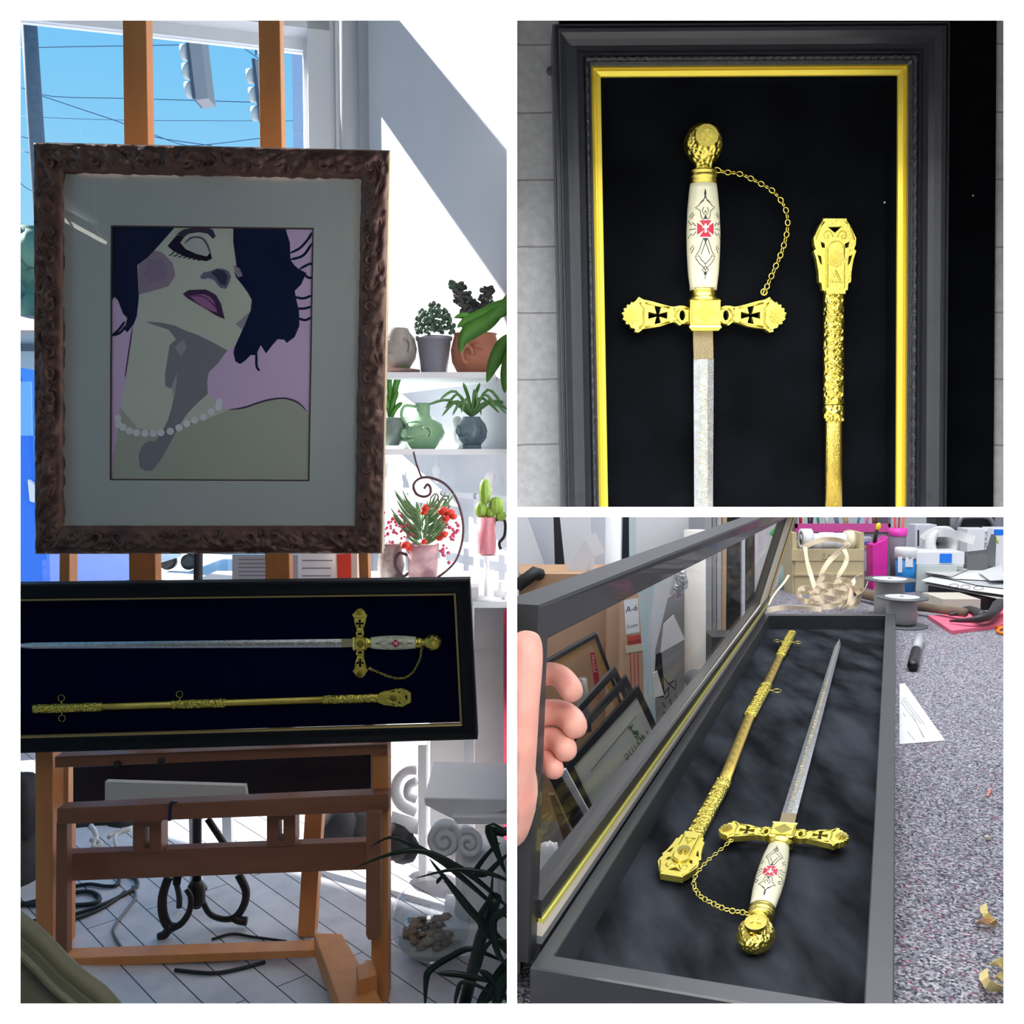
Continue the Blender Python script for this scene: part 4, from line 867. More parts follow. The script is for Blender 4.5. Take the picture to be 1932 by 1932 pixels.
mb = MB(); mb.tube([c+V((-R*.9, -R*.5, hh*.19)), c+V((-R*.6, -R*.85, hh*.17)), c+V((-R*.35, -R*.98, hh*.2))], R*.07, celad, 8); obj('mouth', mb, r_)
mb = MB(); ec = c+V((R*.25, -R*.98, hh*.36)); mb.tube([ec+V((R*.2*math.cos(a), 0, hh*.12*math.sin(a))) for a in [i*PI/7-1 for i in range(12)]], R*.06, celad, 6); obj('ear', mb, r_)
c = on(890, z2+.012); R = lz(c, 30); hh = lz(c, 54)
r_ = facepot(c, R, hh, bluep, 'blue-grey glazed face pot with a spider plant, right end of the middle shelf')
mb = MB(); mb.lathe([(R*.6, -.014), (R*.62, 0), (R*.4, .006)], c, bluep, 20); obj('foot', mb, r_)
mb = MB()
for k in range(17):
    a = k*PI/8+.2; L = random.uniform(.10, .19); h2 = random.uniform(.03, .10); dx, dy = math.cos(a), .6*math.sin(a)
    blade_leaf(mb, [c+V((0, 0, hh)), c+V((dx*L*.5, dy*L*.5-.02, hh+h2)), c+V((dx*L, dy*L-.03, hh+h2*random.uniform(-.1, .9)))], .0048, spid)
for dx in (-.012, .012): blade_leaf(mb, [c+V((0, 0, hh)), c+V((dx, 0, hh+.07)), c+V((dx*2.5, 0, hh+.12))], .006, leafg)
obj('leaves', mb, r_)
for (x, k) in ((762, 1), (863, 1)):
    cxx = on(x, z2, .03); mb = MB(); hs = lz(cxx, 62); mb.lathe([(.018, 0), (.02, hs*.3), (.012, hs*.6), (.02, hs*.8), (.014, hs*.95), (.004, hs)], cxx, white, 16); obj('white_bottle', mb, None, 'small white bottle behind the green jug' if x < 800 else 'small white bottle behind the spider plant', 'bottle')
# little white finials in front of the wall under the middle shelf: upside down hooks with ornaments
for i, (x, y, lb) in enumerate(((730, 885, 'white glass ornament under the middle shelf nearest the carved frame'), (824, 892, 'white ornament hanging under the middle shelf above the iron scroll'), (925, 905, 'white ornament standing behind the cactus mug'))):
    cxx = QW(x, y, .05); mb = MB(); mb.lathe([(.003, .05), (.004, .03), (.016, .022), (.02, .006), (.012, -.012), (.016, -.03), (.006, -.04)], cxx, white, 16)
    mb.tube([cxx+V((0, 0, .04)), V((cxx.x, cxx.y, z2-.02))], .0012, white, 5)
    obj('hanging_ornament', mb, None, lb, 'ornament')
# white lattice against the lower wall (two rows of square frames)
def lattice(x0, x1, y0, y1, label):
    mb = MB(); a = QW(x0, y0, .06); b2 = QW(x1, y0, .06); zt_, zb_ = a.z, QW(x0, y1, .06).z
    th = .02
    for i in range(5):
        p = a.lerp(b2, i/4); p2 = V((p.x, p.y, zb_)); mb.prism([V((p.x, p.y, zt_))-QH*th/2, V((p.x, p.y, zt_))+QH*th/2, p2+QH*th/2, p2-QH*th/2], -QN*.015, shelfm)
    for z in (zt_, (zt_+zb_)/2, zb_):
        A, B2 = V((a.x, a.y, z)), V((b2.x, b2.y, z)); mb.prism([A, B2, B2-V((0, 0, th)), A-V((0, 0, th))], -QN*.012, shelfm)
    return obj('white_lattice', mb, None, label, 'lattice', clipx=(-.004, 1))
lattice(728, 968, 918, 1076, 'white square lattice on the sunlit wall behind the flowers')
# iron scroll plant stand
YS = 3.0
S = empty('plant_stand', Y_(800, 1100, YS), 'thin dark iron scroll plant stand arching around the red flowers', 'plant stand')
pts = smoothpts([Y_(x, y, YS) for x, y in ((780, 852), (786, 876), (796, 903))], 4); mb = MB(); mb.tube(pts, .0032, mat('rusty_iron', (86, 58, 66), .6), 6); obj('hook', mb, S); rust = MATS['rusty_iron']
sp1 = [(806+ (4+1.9*i)*math.cos(math.radians(20-i*38)), 920+(4+1.9*i)*.8*math.sin(math.radians(20-i*38))) for i in range(11)]
mb = MB(); mb.tube(smoothpts([Y_(x, y, YS) for x, y in [(800, 922), (806, 914), (812, 920), (811, 932), (800, 937), (786, 932), (780, 918), (785, 907), (798, 901), (815, 902), (838, 912), (856, 932), (868, 960), (874, 995), (870, 1030), (858, 1060), (836, 1082), (820, 1092)]], 6), .0042, rust, 8); obj('scroll', mb, S)
mb = MB(); mb.tube(smoothpts([Y_(x, y, YS) for x, y in [(845, 950), (838, 942), (828, 948), (826, 935), (820, 932), (812, 942), (816, 955), (826, 958)]], 5), .0022, rust, 6); mb.tube(smoothpts([Y_(x, y, YS) for x, y in [(830, 930), (836, 936), (846, 938), (845, 960), (838, 968), (832, 960)]], 5), .0022, rust, 6); obj('inner_scroll', mb, S)
# flowers: aloe with red blooms in tall pink pot
zf = zt
c = V((Y_(798, 1100, 2.98).x, 2.98, zf))
R = lz(c, 30); hh = lz(c, 72)
pinkp = mat('pink_spotted_pot', (214, 176, 180), .5, var=(14, (150, 110, 120), .2))
r_ = pot('potted_aloe', c, [(R*.7, 0), (R*.9, .01), (R, hh*.8), (R*1.05, hh), (R*.9, hh), (R*.85, hh*.9), (.001, hh*.9)], pinkp, 'spiky green aloe with red blooms in a pink pot beside the iron scroll', 'potted plant')
mb = MB(); mb.tube(smoothpts([c+V((-R*.95, 0, hh*.7)), c+V((-R*1.5, 0, hh*.75)), c+V((-R*1.75, 0, hh*.45)), c+V((-R*1.3, 0, hh*.15)), c+V((-R*.85, 0, hh*.25))], 4), .005, rust, 8); obj('handle', mb, r_)
aloe = mat('aloe_leaf', (120, 158, 112), .5, var=(18, (92, 136, 84), .5)); redf = mat('red_flower', (232, 66, 48), .6); pinkf = mat('pink_flower', (214, 96, 126), .6)
mb = MB(); random.seed(8)
for k in range(80):
    a = random.uniform(0, 2*PI); L = random.uniform(.05, .11); z = hh*.9+random.uniform(0, .11); base = c+V((.01*math.cos(a), .01*math.sin(a), z)); dx = math.cos(a)*L*.85
    blade_leaf(mb, [base, base+V((dx*.6, math.sin(a)*L*.4, L*.35)), base+V((dx, math.sin(a)*L*.6, L*.8))], .0042, aloe, .1)
obj('leaves', mb, r_)
for x, y, r0 in ((803, 958, 9), (800, 966, 7), (836, 964, 10), (848, 968, 10), (842, 978, 8), (856, 975, 7), (800, 1022, 6), (838, 1008, 8), (830, 1015, 7), (765, 1028, 9), (772, 1034, 7)): mb = MB(); mb.ball(Y_(x, y, 2.93+random.uniform(-.02, .02)), lz(c, r0), redf, 6, (1, 1, .8), lambda d: .3*noise.noise(d*4)); obj('red_bloom', mb, r_)
mb = MB()
for k in range(60):
    x, y = random.choice(((750, 1000), (742, 1012), (765, 1005), (848, 1000), (838, 1035), (850, 1005), (756, 990), (862, 1002), (842, 1050))); mb.ball(Y_(x+random.uniform(-14, 14), y+random.uniform(-14, 14), 2.97), lz(c, random.uniform(2, 4.2)), pinkf, 5)
obj('pink_blossom', mb, r_)
c = V((Y_(738, 1100, 3.02).x, 3.02, zf)); R = lz(c, 26); hh = lz(c, 70)
r_ = pot('potted_flower', c, [(R*.8, 0), (R, hh*.4), (R*.8, hh*.8), (R*.9, hh), (R*.7, hh), (.001, hh*.9)], mat('mottled_pot', (184, 172, 166), .5, var=(25, (112, 100, 98), .3)), 'mottled pale pot with pink flowers just right of the carved frame corner', 'potted plant')
mb = MB()
for k in range(40): mb.ball(c+V((random.uniform(-.045, .045), random.uniform(-.03, .03), hh+random.uniform(-.01, .10))), lz(c, random.uniform(2, 4)), pinkf, 5)
obj('blossom', mb, r_)
# cactus mug on a wire holder
c = V((Y_(918, 1045, 3.05).x, 3.05, Y_(918, 1045, 3.05).z)); R = lz(c, 18); hh = lz(c, 70)
mugm = mat('pink_glaze', (206, 128, 140), .35, coat=.3)
r_ = pot('cactus_mug', c, [(R*.9, 0), (R, .004), (R, hh), (R*.9, hh), (R*.85, hh*.9), (.001, hh*.9)], mugm, 'green columnar cactus in a pink mug with dark handle, right of the iron scroll', 'potted plant')
mb = MB(); mb.tube(smoothpts([c+V((R, 0, hh*.92)), c+V((R*1.9, 0, hh*.9)), c+V((R*1.9, 0, hh*.5)), c+V((R*1.35, 0, hh*.3)), c+V((R*1.5, 0, hh*.12))], 4), .005, iron, 8); obj('handle', mb, r_)
cac = mat('cactus_skin', (150, 184, 74), .5, var=(30, (116, 150, 56), .5))
for (x, y, rx, rz) in ((915, 928, 11, 25), (936, 954, 14, 17), (908, 962, 12, 16), (925, 968, 9, 12), (945, 972, 10, 12)):
    mb = MB(); p = Y_(x, y, 3.05); mb.lathe([(.0005, -1), (.6, -.85), (.95, -.4), (1, 0), (.9, .5), (.55, .88), (.001, 1)], (0, 0, 0), cac, 32, fn=lambda a, z: .09*math.sin(a*10)); mb.apply(lambda v: V((p.x+v.x*lz(c, rx), p.y+v.y*lz(c, rx), p.z+v.z*lz(c, rz)))); obj('cactus_lobe', mb, r_)
# white low table with wire, and clapboard panel
mb = MB(); a = Y_(858, 1126, 3.1); mb.box((a.x, 3.0, a.z-.02), (-.006, 3.30, a.z), shelfm); t2 = obj('plant_table', mb, None, 'white painted ledge right of the sword box, above grey clapboards', 'shelf')
mb = MB(); p = Y_(918, 1046, 3.05); mb.lathe([(.035, 0), (.035, .004), (.008, .006)], (p.x, p.y, p.z-.006), white, 16); mb.tube([(p.x, p.y, p.z-.006), (p.x, p.y, a.z)], .008, white, 8); mb.lathe([(.05, 0), (.05, .006), (.01, .012)], (p.x, p.y, a.z), white, 20); obj('cake_stand', mb, None, 'white pedestal dish under the cactus mug', 'pedestal')
for x, w_, h_, lb in ((885, 20, 26, 'white dish stack on the ledge left of the cactus pedestal'), (944, 14, 34, 'white jar on the ledge right of the cactus pedestal')):
    p = Y_(x, 1100, 3.06); mb = MB(); R = lz(p, w_); h2 = lz(p, h_); mb.lathe([(R*.6, 0), (R, h2*.3), (R*.7, h2*.6), (R*.8, h2), (R*.6, h2)], (p.x, p.y, a.z), white, 20); obj('white_dish', mb, None, lb, 'dish', clipx=(-.004, 1))
clap = mat('grey_clapboard', (196, 198, 196), .7, var=(6, (184, 187, 186), .5))
def clapwall(x0, x1, ytop, ybot, Y, m, rows, name, **k):
    mb = MB(); zt_, zb_ = Y_(x0, ytop, Y).z, Y_(x0, ybot, Y).z
    X0, X1 = Y_(x0, ytop, Y).x, Y_(x1, ytop, Y).x; hh = (zt_-zb_)/rows
    for i in range(rows):
        z = zb_+i*hh; mb.add([(X0, Y-.012, z), (X1, Y-.012, z), (X1, Y, z+hh), (X0, Y, z+hh), (X0, Y+.02, z), (X1, Y+.02, z), (X1, Y+.02, z+hh), (X0, Y+.02, z+hh)], [[0, 1, 2, 3], [0, 4, 5, 1], [1, 5, 6, 2], [2, 6, 7, 3], [3, 7, 4, 0], [5, 4, 7, 6]], m)
    return obj(name, mb, None, **k)
clapwall(810, 966, 1137, 1800, 3.16, clap, 8, 'clapboard_counter', label='grey clapboard counter front under the white ledge, right of the sword box', cat='counter', clipx=(-.004, 1))
mb = MB(); p = Y_(950, 1240, 3.0); mb.box((p.x, 2.99, 0), (-.005, 3.01, Y_(950, 1150, 3.0).z), mat('crimson_ribbon', (206, 60, 90), .5)); obj('red_ribbon', mb, None, 'narrow crimson strip hanging at the right edge over the grey clapboards', 'ribbon')
# white scroll bracket and post (old architectural salvage)
sal = mat('salvage_white', (236, 238, 240), .6)
mb = MB(); mb.prism([Y_(788, 1405, 2.95), Y_(806, 1405, 2.95), Y_(804, 1705, 2.95), Y_(790, 1690, 2.95)], (0, .05, 0), sal); po = obj('white_post', mb, None, 'white square salvage post right of the easel, beside the scroll bracket', 'post', bevel=.003)
S = empty('scroll_bracket', Y_(765, 1550, 2.97), 'white carved scroll bracket leaning between the easel and the white post', 'bracket')
mb = MB(); mb.tube(smoothpts([Y_(x, y, 2.97) for x, y in ((786, 1450), (765, 1452), (748, 1470), (746, 1495), (760, 1518), (786, 1530))], 6), [.020]*31, sal, 10); obj('scroll', mb, S)
mb = MB(); mb.tube(smoothpts([Y_(x, y, 2.95) for x, y in ((786, 1474), (772, 1482), (770, 1500), (786, 1508))], 6), .014, sal, 10); obj('inner_scroll', mb, S)
mb = MB(); mb.prism([Y_(740, 1530, 2.99), Y_(788, 1545, 2.99), Y_(788, 1575, 2.99), Y_(735, 1560, 2.99)], (0, .04, 0), sal); obj('base', mb, S)
# ionic capital on a fluted column
YC = 2.5
S = empty('column_pedestal', (Y_(905, 1893, YC).x, YC+.15, 0), 'white fluted column with ionic scroll capital at the lower right behind the dark leaves', 'column')
def cy(x, y, Y=YC): return Y_(x, y, Y)
mb = MB(); mb.prism([cy(800, 1505), cy(956, 1508), cy(956, 1530), cy(852, 1545), cy(802, 1520)], (0, .3, 0), sal); mb.prism([cy(852, 1541, 2.47), cy(962, 1541, 2.47), cy(962, 1556, 2.47), cy(862, 1556, 2.47)], (0, .3, 0), sal); obj('abacus', mb, S, clipx=(-.005, 1), bevel=.004)
sc = lambda cx, cy0, r, n, d=1: [Y_(cx+d*(r*(1-i/n))*math.cos(math.radians(-60-i*42)), cy0+(r*(1-i/n))*1.05*math.sin(math.radians(-60-i*42)), 2.475+.0*i) for i in range(n)]
mb = MB(); mb.tube(smoothpts(sc(838, 1587, 31, 18), 4), .0085, sal, 8); p = Y_(838, 1587, 2.50); mb.lathe([(.042, 0), (.042, .05)], p, sal, 24, axis=(0, 1, 0)); mb.ball(Y_(838, 1589, 2.48), .011, sal, 8); obj('volute', mb, S)
mb = MB(); mb.tube(smoothpts(sc(884, 1592, 26, 16, -1), 4), .0075, sal, 8); p = Y_(884, 1590, 2.52); mb.lathe([(.034, 0), (.034, .05)], p, sal, 24, axis=(0, 1, 0), sx=.7); obj('volute', mb, S)
px_ = cy(925, 1700); mb = MB(); Rr = .072
mb.lathe([(Rr, cy(0, 1640).z-0), (Rr, cy(0, 1640).z)], (0, 0, 0), sal, 4); mb = MB()
zt_, zb_ = cy(900, 1620).z, 0.08
mb.lathe([(Rr*1.05, zb_), (Rr, zb_+.02), (Rr, zt_)], (-.085, YC+.1, 0), sal, 96, fn=lambda a, z: -.07*max(0, math.sin(a*16))**.5 if z > zb_+.01 else 0); obj('fluted_shaft', mb, S)
mb = MB(); mb.box((-.19, YC-.0, 0), (-.006, YC+.2, .08), sal); obj('plinth', mb, S, bevel=.004)
# glass bowl with dried stuff
c = Z_(812, 1806, 0); R = lz(c, 78)
r_ = empty('glass_bowl', c, 'clear glass fishbowl with dried flowers and sand on the plank floor', 'bowl')
gb = glassmat('bowl_glass', (.84, .88, .90), .12)
prof = [(R*.35, .002)]+[(R*math.sin(t), R*.95-R*.95*math.cos(t)) for t in [math.radians(20+i*10) for i in range(13)]]
mb = MB(); mb.lathe(prof, c, gb, 40); mb.f = [f for f in mb.f if len(f) == 4 or f[0] == 40-1]; obj('glass_shell', mb, r_)
mb = MB(); mb.lathe([(.001, .006)]+[(R*.96*math.sin(t), R*.95-R*.93*math.cos(t)) for t in [math.radians(20+i*9) for i in range(5)]]+[(.001, R*.5)], c, mat('pale_sand', (206, 206, 200), .9, bump=(80, .5)), 32); obj('sand', mb, r_)
mb = MB(); random.seed(15); dr = mat('dried_flowers', (176, 158, 136), .9, var=(30, (112, 96, 90), .5))
for k in range(75):
    a = random.uniform(0, 2*PI); rr = R*.65*math.sqrt(random.random()); p = c+V((rr*math.cos(a), rr*math.sin(a), R*.5+random.uniform(0, R*.32))); mb.ball(p, random.uniform(.005, .013), dr, 5, (1.4, 1, .7), lambda d: .5*noise.noise(d*5))
obj('dried_flowers', mb, r_, kind='stuff')
# leafy plant entering from the right above the shelf
YL = 2.9
root = empty('leafy_plant', Y_(950, 640, YL), 'broad bright green leaves reaching in from the right edge above the shelves', 'plant')
for P, w in ([((966, 560), (925, 602), (892, 622), (874, 640), (868, 668)), .026], [((962, 565), (940, 580), (910, 596), (880, 606), (862, 618)), .022], [((964, 630), (946, 655), (930, 690), (918, 722)), .022], [((970, 640), (962, 680), (955, 715), (952, 742)), .022], [((970, 545), (958, 572), (945, 590), (930, 600)), .02], [((895, 598), (880, 596), (868, 596), (856, 600)), .010]):
    mb = MB(); blade_leaf(mb, [Y_(x, y, YL) for x, y in P], w, leafg, .04); obj('leaf', mb, root, clipx=(-.004, 1))
mb = MB(); mb.tube(smoothpts([Y_(975, 470, YL), Y_(962, 560, YL), Y_(968, 640, YL), Y_(975, 740, YL)], 4), .005, leafd, 6); obj('stem', mb, root, clipx=(-.004, 1))
# dark blade plant lower right
YD = 1.75; dg = mat('dark_blade_leaf', (24, 44, 34), .35, var=(10, (14, 26, 22), .5))
root = empty('blade_leaf_plant', Y_(940, 2100, YD), 'dark green arching blade-leaved plant at the lower right corner', 'plant')
Ls = [([(966, 1720), (900, 1660), (840, 1622), (790, 1605), (735, 1612), (668, 1638)], .010), ([(966, 1740), (900, 1680), (840, 1630), (800, 1605), (770, 1590), (735, 1580), (700, 1597)], .010), ([(970, 1800), (930, 1760), (890, 1720), (850, 1670), (810, 1620)], .013),
      ([(966, 1665), (930, 1650), (890, 1642), (845, 1642), (784, 1657)], .008), ([(840, 1650), (828, 1660), (824, 1668)], .006), ([(966, 1605), (940, 1628), (915, 1650), (898, 1642), (930, 1600), (945, 1590)], .009), ([(966, 1560), (948, 1570), (925, 1562), (935, 1600), (955, 1650)], .016),
      ([(966, 1810), (940, 1780), (915, 1760), (905, 1730), (925, 1690), (930, 1640)], .009), ([(802, 1900), (804, 1850), (812, 1830), (850, 1805), (888, 1790), (930, 1805), (966, 1822)], .011), ([(825, 1836), (860, 1838), (900, 1845), (966, 1862)], .012),
      ([(966, 1775), (930, 1775), (912, 1795), (902, 1830), (888, 1842)], .007), ([(858, 1900), (862, 1875), (875, 1852), (920, 1870), (940, 1900)], .007), ([(900, 1900), (925, 1870), (950, 1830), (966, 1800)], .022), ([(935, 1900), (945, 1860), (966, 1830)], .02), ([(966, 1700), (950, 1720), (930, 1740), (940, 1800), (966, 1830)], .012), ([(905, 1830), (930, 1850), (966, 1900)], .012)]
mb = MB(); mb.lathe([(.07, 0), (.09, .15), (.095, .18), (.085, .18), (.08, .16), (.001, .16)], (-.135, YD+.1, 0), mat('dark_pot', (60, 56, 54), .6), 24); obj('pot', mb, root)
mb = MB(); mb.tube([(-.12, YD+.09, .15), (-.06, YD+.04, .42), (-.03, YD, .52)], .012, dg, 8); obj('stem', mb, root)
for i, (P, w) in enumerate(Ls):
    mb = MB(); yy = YD+.05*math.sin(i*1.7); blade_leaf(mb, [Y_(x, y, yy) for x, y in P], w*.62, dg, .12); obj('leaf', mb, root, clipx=(-.004, 1))
# ---- outside the window
asph = mat('pale_road', (205, 208, 212), .8)
mb = MB(); mb.prism([(-60, 5.6, -.15), (40, 5.6, -.15), (40, 80, -.15), (-60, 80, -.15)], (0, 0, -.1), asph); struct('ground', mb)
polem = mat('weathered_pole', (96, 108, 122), .8, var=(12, (80, 92, 104), .5))
mb = MB(); p, p2 = Y_(48, -60, 12), Y_(125, 1100, 12); mb.tube([p, Y_(65, 200, 12), p2, (p2.x, p2.y, -.2)], [.09, .092, .1, .1], polem, 12); obj('utility_pole', mb, None, 'grey utility pole outside the window at the far left', 'utility pole')
wire = mat('wire', (58, 84, 120), .6)
W_ = [([(39, 91), (150, 88), (470, 84), (575, 92)], 'topmost thin power line crossing the sky'), ([(70, 178), (150, 205), (230, 232), (290, 258), (400, 275)], 'power line sloping down to the right from the utility pole'), ([(39, 165), (100, 182), (250, 186), (480, 193)], 'power line level with the bottom of the traffic light'),
      ([(39, 220), (250, 227), (575, 228)], 'faint power line just above the frame top'), ([(390, 55), (450, 85), (490, 112)], 'power line slanting from the traffic light to the mast'), ([(39, 258), (60, 262), (66, 264)], 'short wire left of the utility pole'), ([(280, 250), (340, 272), (380, 274), (490, 261)], 'sagging wire low between the two masts'), ([(39, 346), (60, 360), (120, 380)], 'wire passing beside the left side of the carved frame'), ([(39, 285), (120, 300)], 'wire left of the carved frame corner')]
for i, (P, lb) in enumerate(W_):
    mb = MB(); mb.tube(smoothpts([Y_(x, y, 13+i*.2) for x, y in P], 4), .006 if i != 3 else .004, wire, 5); obj('power_line', mb, None, lb, 'power line', group=None)
tlm = mat('signal_housing', (150, 146, 146), .6); vis = mat('signal_visor', (186, 190, 186), .6)
def signal(cx, cyp, Y, label, ang=.12, sc=1.0):
    root = empty('traffic_light', Y_(cx, cyp, Y), label, 'traffic light'); rr = lambda x, y: Y_(cx+(x*math.cos(ang)-y*math.sin(ang))*sc, cyp+(x*math.sin(ang)+y*math.cos(ang))*sc, Y)
    ang = -ang
    mb = MB(); mb.prism([rr(-12, -62), (rr(13, -62)), rr(13, 62), rr(-12, 62)], (0, .25, 0), tlm); obj('housing', mb, root, bevel=.01)
    mb = MB(); mb.prism([rr(-17, -64), rr(-11, -64), rr(-11, 58), rr(-17, 58)], (0, .28, 0), mat('signal_dark', (74, 84, 100), .6)); obj('door', mb, root)
    for k in (-38, -2, 34):
        c0 = rr(-17, k); c1 = rr(-32, k-1); mb = MB(); ax = (c1-c0); mb.lathe([(.085*sc, 0), (.078*sc, ax.length), (.06*sc, ax.length), (.06*sc, 0)], c0+V((0, .1, 0)), vis, 16, axis=ax); obj('visor', mb, root)
    mb = MB(); mb.tube([rr(0, -62), rr(0, -74), rr(18, -74), rr(18, -50)], .02, mat('signal_blue', (60, 90, 150), .5), 8); obj('hanger', mb, root)
    return root
signal(373, 126, 10, 'hanging traffic light seen through the window between the masts', .12)
signal(499, 172, 11, 'second traffic light half hidden behind the right mast', .12)
for P, lb in ([[(372, -40), (373, 58)], 'hanger cable above the first traffic light'], [[(480, -40), (483, 104)], 'hanger cable above the second traffic light']):
    mb = MB(); mb.tube([Y_(x, y, 10.1) for x, y in P], .01, wire, 5); obj('power_line', mb, None, lb, 'power line')
ng = mat('neighbour_siding', (170, 188, 214), .8); clapwall(547, 640, -200, 1100, 9.0, ng, 30, 'neighbour_building', label='pale blue clapboard building outside the right side of the window', cat='building')
treem = mat('tree_foliage', (66, 104, 88), .8, var=(1.2, (96, 136, 120), .5))
mb = MB(); random.seed(2)
for k in range(40): mb.ball(Y_(random.uniform(-60, 70), random.uniform(450, 590), 26+random.uniform(-1, 1)), random.uniform(.35, .7), treem, 6, fn=lambda d: .3*noise.noise(d*3))
tr = obj('tree', mb, None, 'blue-green tree far outside at the left edge beside the carved frame', 'tree')

mb = MB(); p = Y_(30, 590, 26); mb.tube([(p.x, 26.5, -.2), (p.x, 26.5, p.z)], .2, mat('bark', (92, 80, 72), .9), 8); obj('trunk', mb, tr)
hb_ = empty('far_house', V((Y_(20, 700, 22).x, 22, -.15)), 'far house with pink roof and grey walls outside at the left edge', 'building')
mb = MB(); a, b2 = Y_(-80, 615, 22), Y_(75, 615, 22); mb.prism([(a.x, 22, -.15), (b2.x, 22, -.15), (b2.x, 25, -.15), (a.x, 25, -.15)], (0, 0, Y_(0, 625, 22).z+.15), mat('grey_house_wall', (150, 162, 170), .8)); obj('wall', mb, hb_)
mb = MB(); z = Y_(0, 625, 22).z; z3 = Y_(0, 603, 22).z; mb.prism([(a.x-.2, 21.8, z), (a.x-.2, 25.2, z), (a.x-.2, 23.5, z3+.3)], (b2.x-a.x+.4, 0, 0), mat('pink_roof', (206, 158, 150), .8)); obj('roof', mb, hb_)
mb = MB(); z4 = Y_(0, 650, 22).z; mb.prism([(a.x, 21.9, z4), (b2.x+.05, 21.9, z4), (b2.x+.05, 21.9, z4-.15), (a.x, 21.9, z4-.15)], (0, .1, 0), mat('dark_gutter', (60, 70, 84), .6)); obj('gutter', mb, hb_)
# blue vehicle
bluec = mat('blue_car_paint', (40, 120, 238), .3, coat=.6); bluel = mat('blue_car_glass', (120, 185, 246), .15)
root = empty('blue_van', V((Y_(30, 900, 7.5).x, 7.6, -.15)), 'bright blue van parked outside at the left edge behind the carved frame', 'vehicle')
a, b2 = Y_(-260, 690, 7.5), Y_(78, 690, 7.5)
mb = MB(); P = [(a.x, 0), (b2.x, 0), (b2.x, .75), (b2.x-.06, .95), (b2.x-.08, 1.75), (b2.x-.2, Y_(0, 690, 7.5).z+.15), (a.x, Y_(0, 690, 7.5).z+.15)]
mb.prism([(x, 7.5, z-.15+.25 if i < 2 else z-.15) for i, (x, z) in enumerate(P)], (0, 1.8, 0), bluec); obj('body', mb, root, bevel=.04)
mb = MB(); mb.prism([Y_(-100, 720, 7.49), Y_(58, 720, 7.49), Y_(60, 822, 7.49), Y_(-100, 822, 7.49)], (0, .02, 0), bluel); obj('window', mb, root)
for x in (b2.x-.55, a.x+.4): mb = MB(); mb.lathe([(.12, 0), (.3, 0), (.32, .04), (.32, .16), (.3, .2)], (x, 7.48, .17), iron, 24, axis=(0, 1, 0)); obj('wheel', mb, root)
mb = MB(); mb.prism([Y_(52, 905, 7.45), Y_(64, 915, 7.45), Y_(62, 948, 7.45), Y_(56, 945, 7.45)], (0, .05, 0), pap); obj('handle', mb, root)
# white van outside, seen low between the frame and the sword box
wv = mat('white_car_paint', (226, 232, 240), .3)
for i, (x0, x1, Yv, lb, mm) in enumerate(((130, 242, 9.8, 'white car seen outside in the gap between the left upright and the mast', wv), (300, 372, 12, 'pale blue car seen outside just right of the left mast, below the frame', mat('pale_blue_car', (176, 210, 240), .3)), (378, 436, 14.2, 'white van outside left of the grey notice, below the frame', wv))):
    root = empty('parked_car', V((Y_((x0+x1)/2, 1090, Yv).x, Yv, -.15)), lb, 'car')
    a, b2 = Y_(x0, 1045, Yv), Y_(x1, 1045, Yv); mb = MB(); w_ = b2.x-a.x
    mb.prism([(a.x, Yv, .1), (b2.x, Yv, .1), (b2.x, Yv, .45), (b2.x-w_*.1, Yv, .5), (b2.x-w_*.25, Yv, .8), (a.x+w_*.25, Yv, .8), (a.x+w_*.1, Yv, .5), (a.x, Yv, .45)], (0, 1.6, 0), mm); obj('body', mb, root, bevel=.03)
    mb = MB(); mb.prism([(a.x+w_*.2, Yv-.01, .53), (b2.x-w_*.2, Yv-.01, .53), (b2.x-w_*.27, Yv-.01, .75), (a.x+w_*.27, Yv-.01, .75)], (0, .02, 0), bluel); obj('window', mb, root)
    for x in (a.x+w_*.22, b2.x-w_*.22): mb = MB(); mb.lathe([(.04, 0), (.1, 0), (.1, .1)], (x, Yv-.02, -.03), iron, 16, axis=(0, 1, 0)); obj('wheel', mb, root)
# ================================================================ lower right bay: workbench
ZB = .77; ZT = .83
carpet = bpy.data.materials.new('speckled_carpet'); carpet.use_nodes = True
nt = carpet.node_tree; N = nt.nodes; K = nt.links; b = N['Principled BSDF']; b.inputs['Roughness'].default_value = .95; b.inputs['Specular IOR Level'].default_value = .1
tc = N.new('ShaderNodeTexCoord')
v1 = N.new('ShaderNodeTexVoronoi'); v1.inputs['Scale'].default_value = 330; K.new(tc.outputs['Object'], v1.inputs['Vector'])
sx = N.new('ShaderNodeSeparateColor'); K.new(v1.outputs['Color'], sx.inputs[0])
r1 = N.new('ShaderNodeValToRGB'); K.new(sx.outputs[0], r1.inputs[0]); e = r1.color_ramp.elements; r1.color_ramp.interpolation = 'LINEAR'
e[0].position = 0; e[0].color = (*L3((66, 66, 78)), 1); e[1].position = 1; e[1].color = (*L3((208, 206, 214)), 1)
for p, c in ((.25, (104, 104, 114)), (.5, (142, 142, 152)), (.8, (170, 170, 180))): x = e.new(p); x.color = (*L3(c), 1)
r2 = N.new('ShaderNodeValToRGB'); K.new(sx.outputs[1], r2.inputs[0]); r2.color_ramp.interpolation = 'CONSTANT'; e = r2.color_ramp.elements
e[0].position = 0; e[0].color = (0, 0, 0, 1); e[1].position = .965; e[1].color = (1, 1, 1, 1)
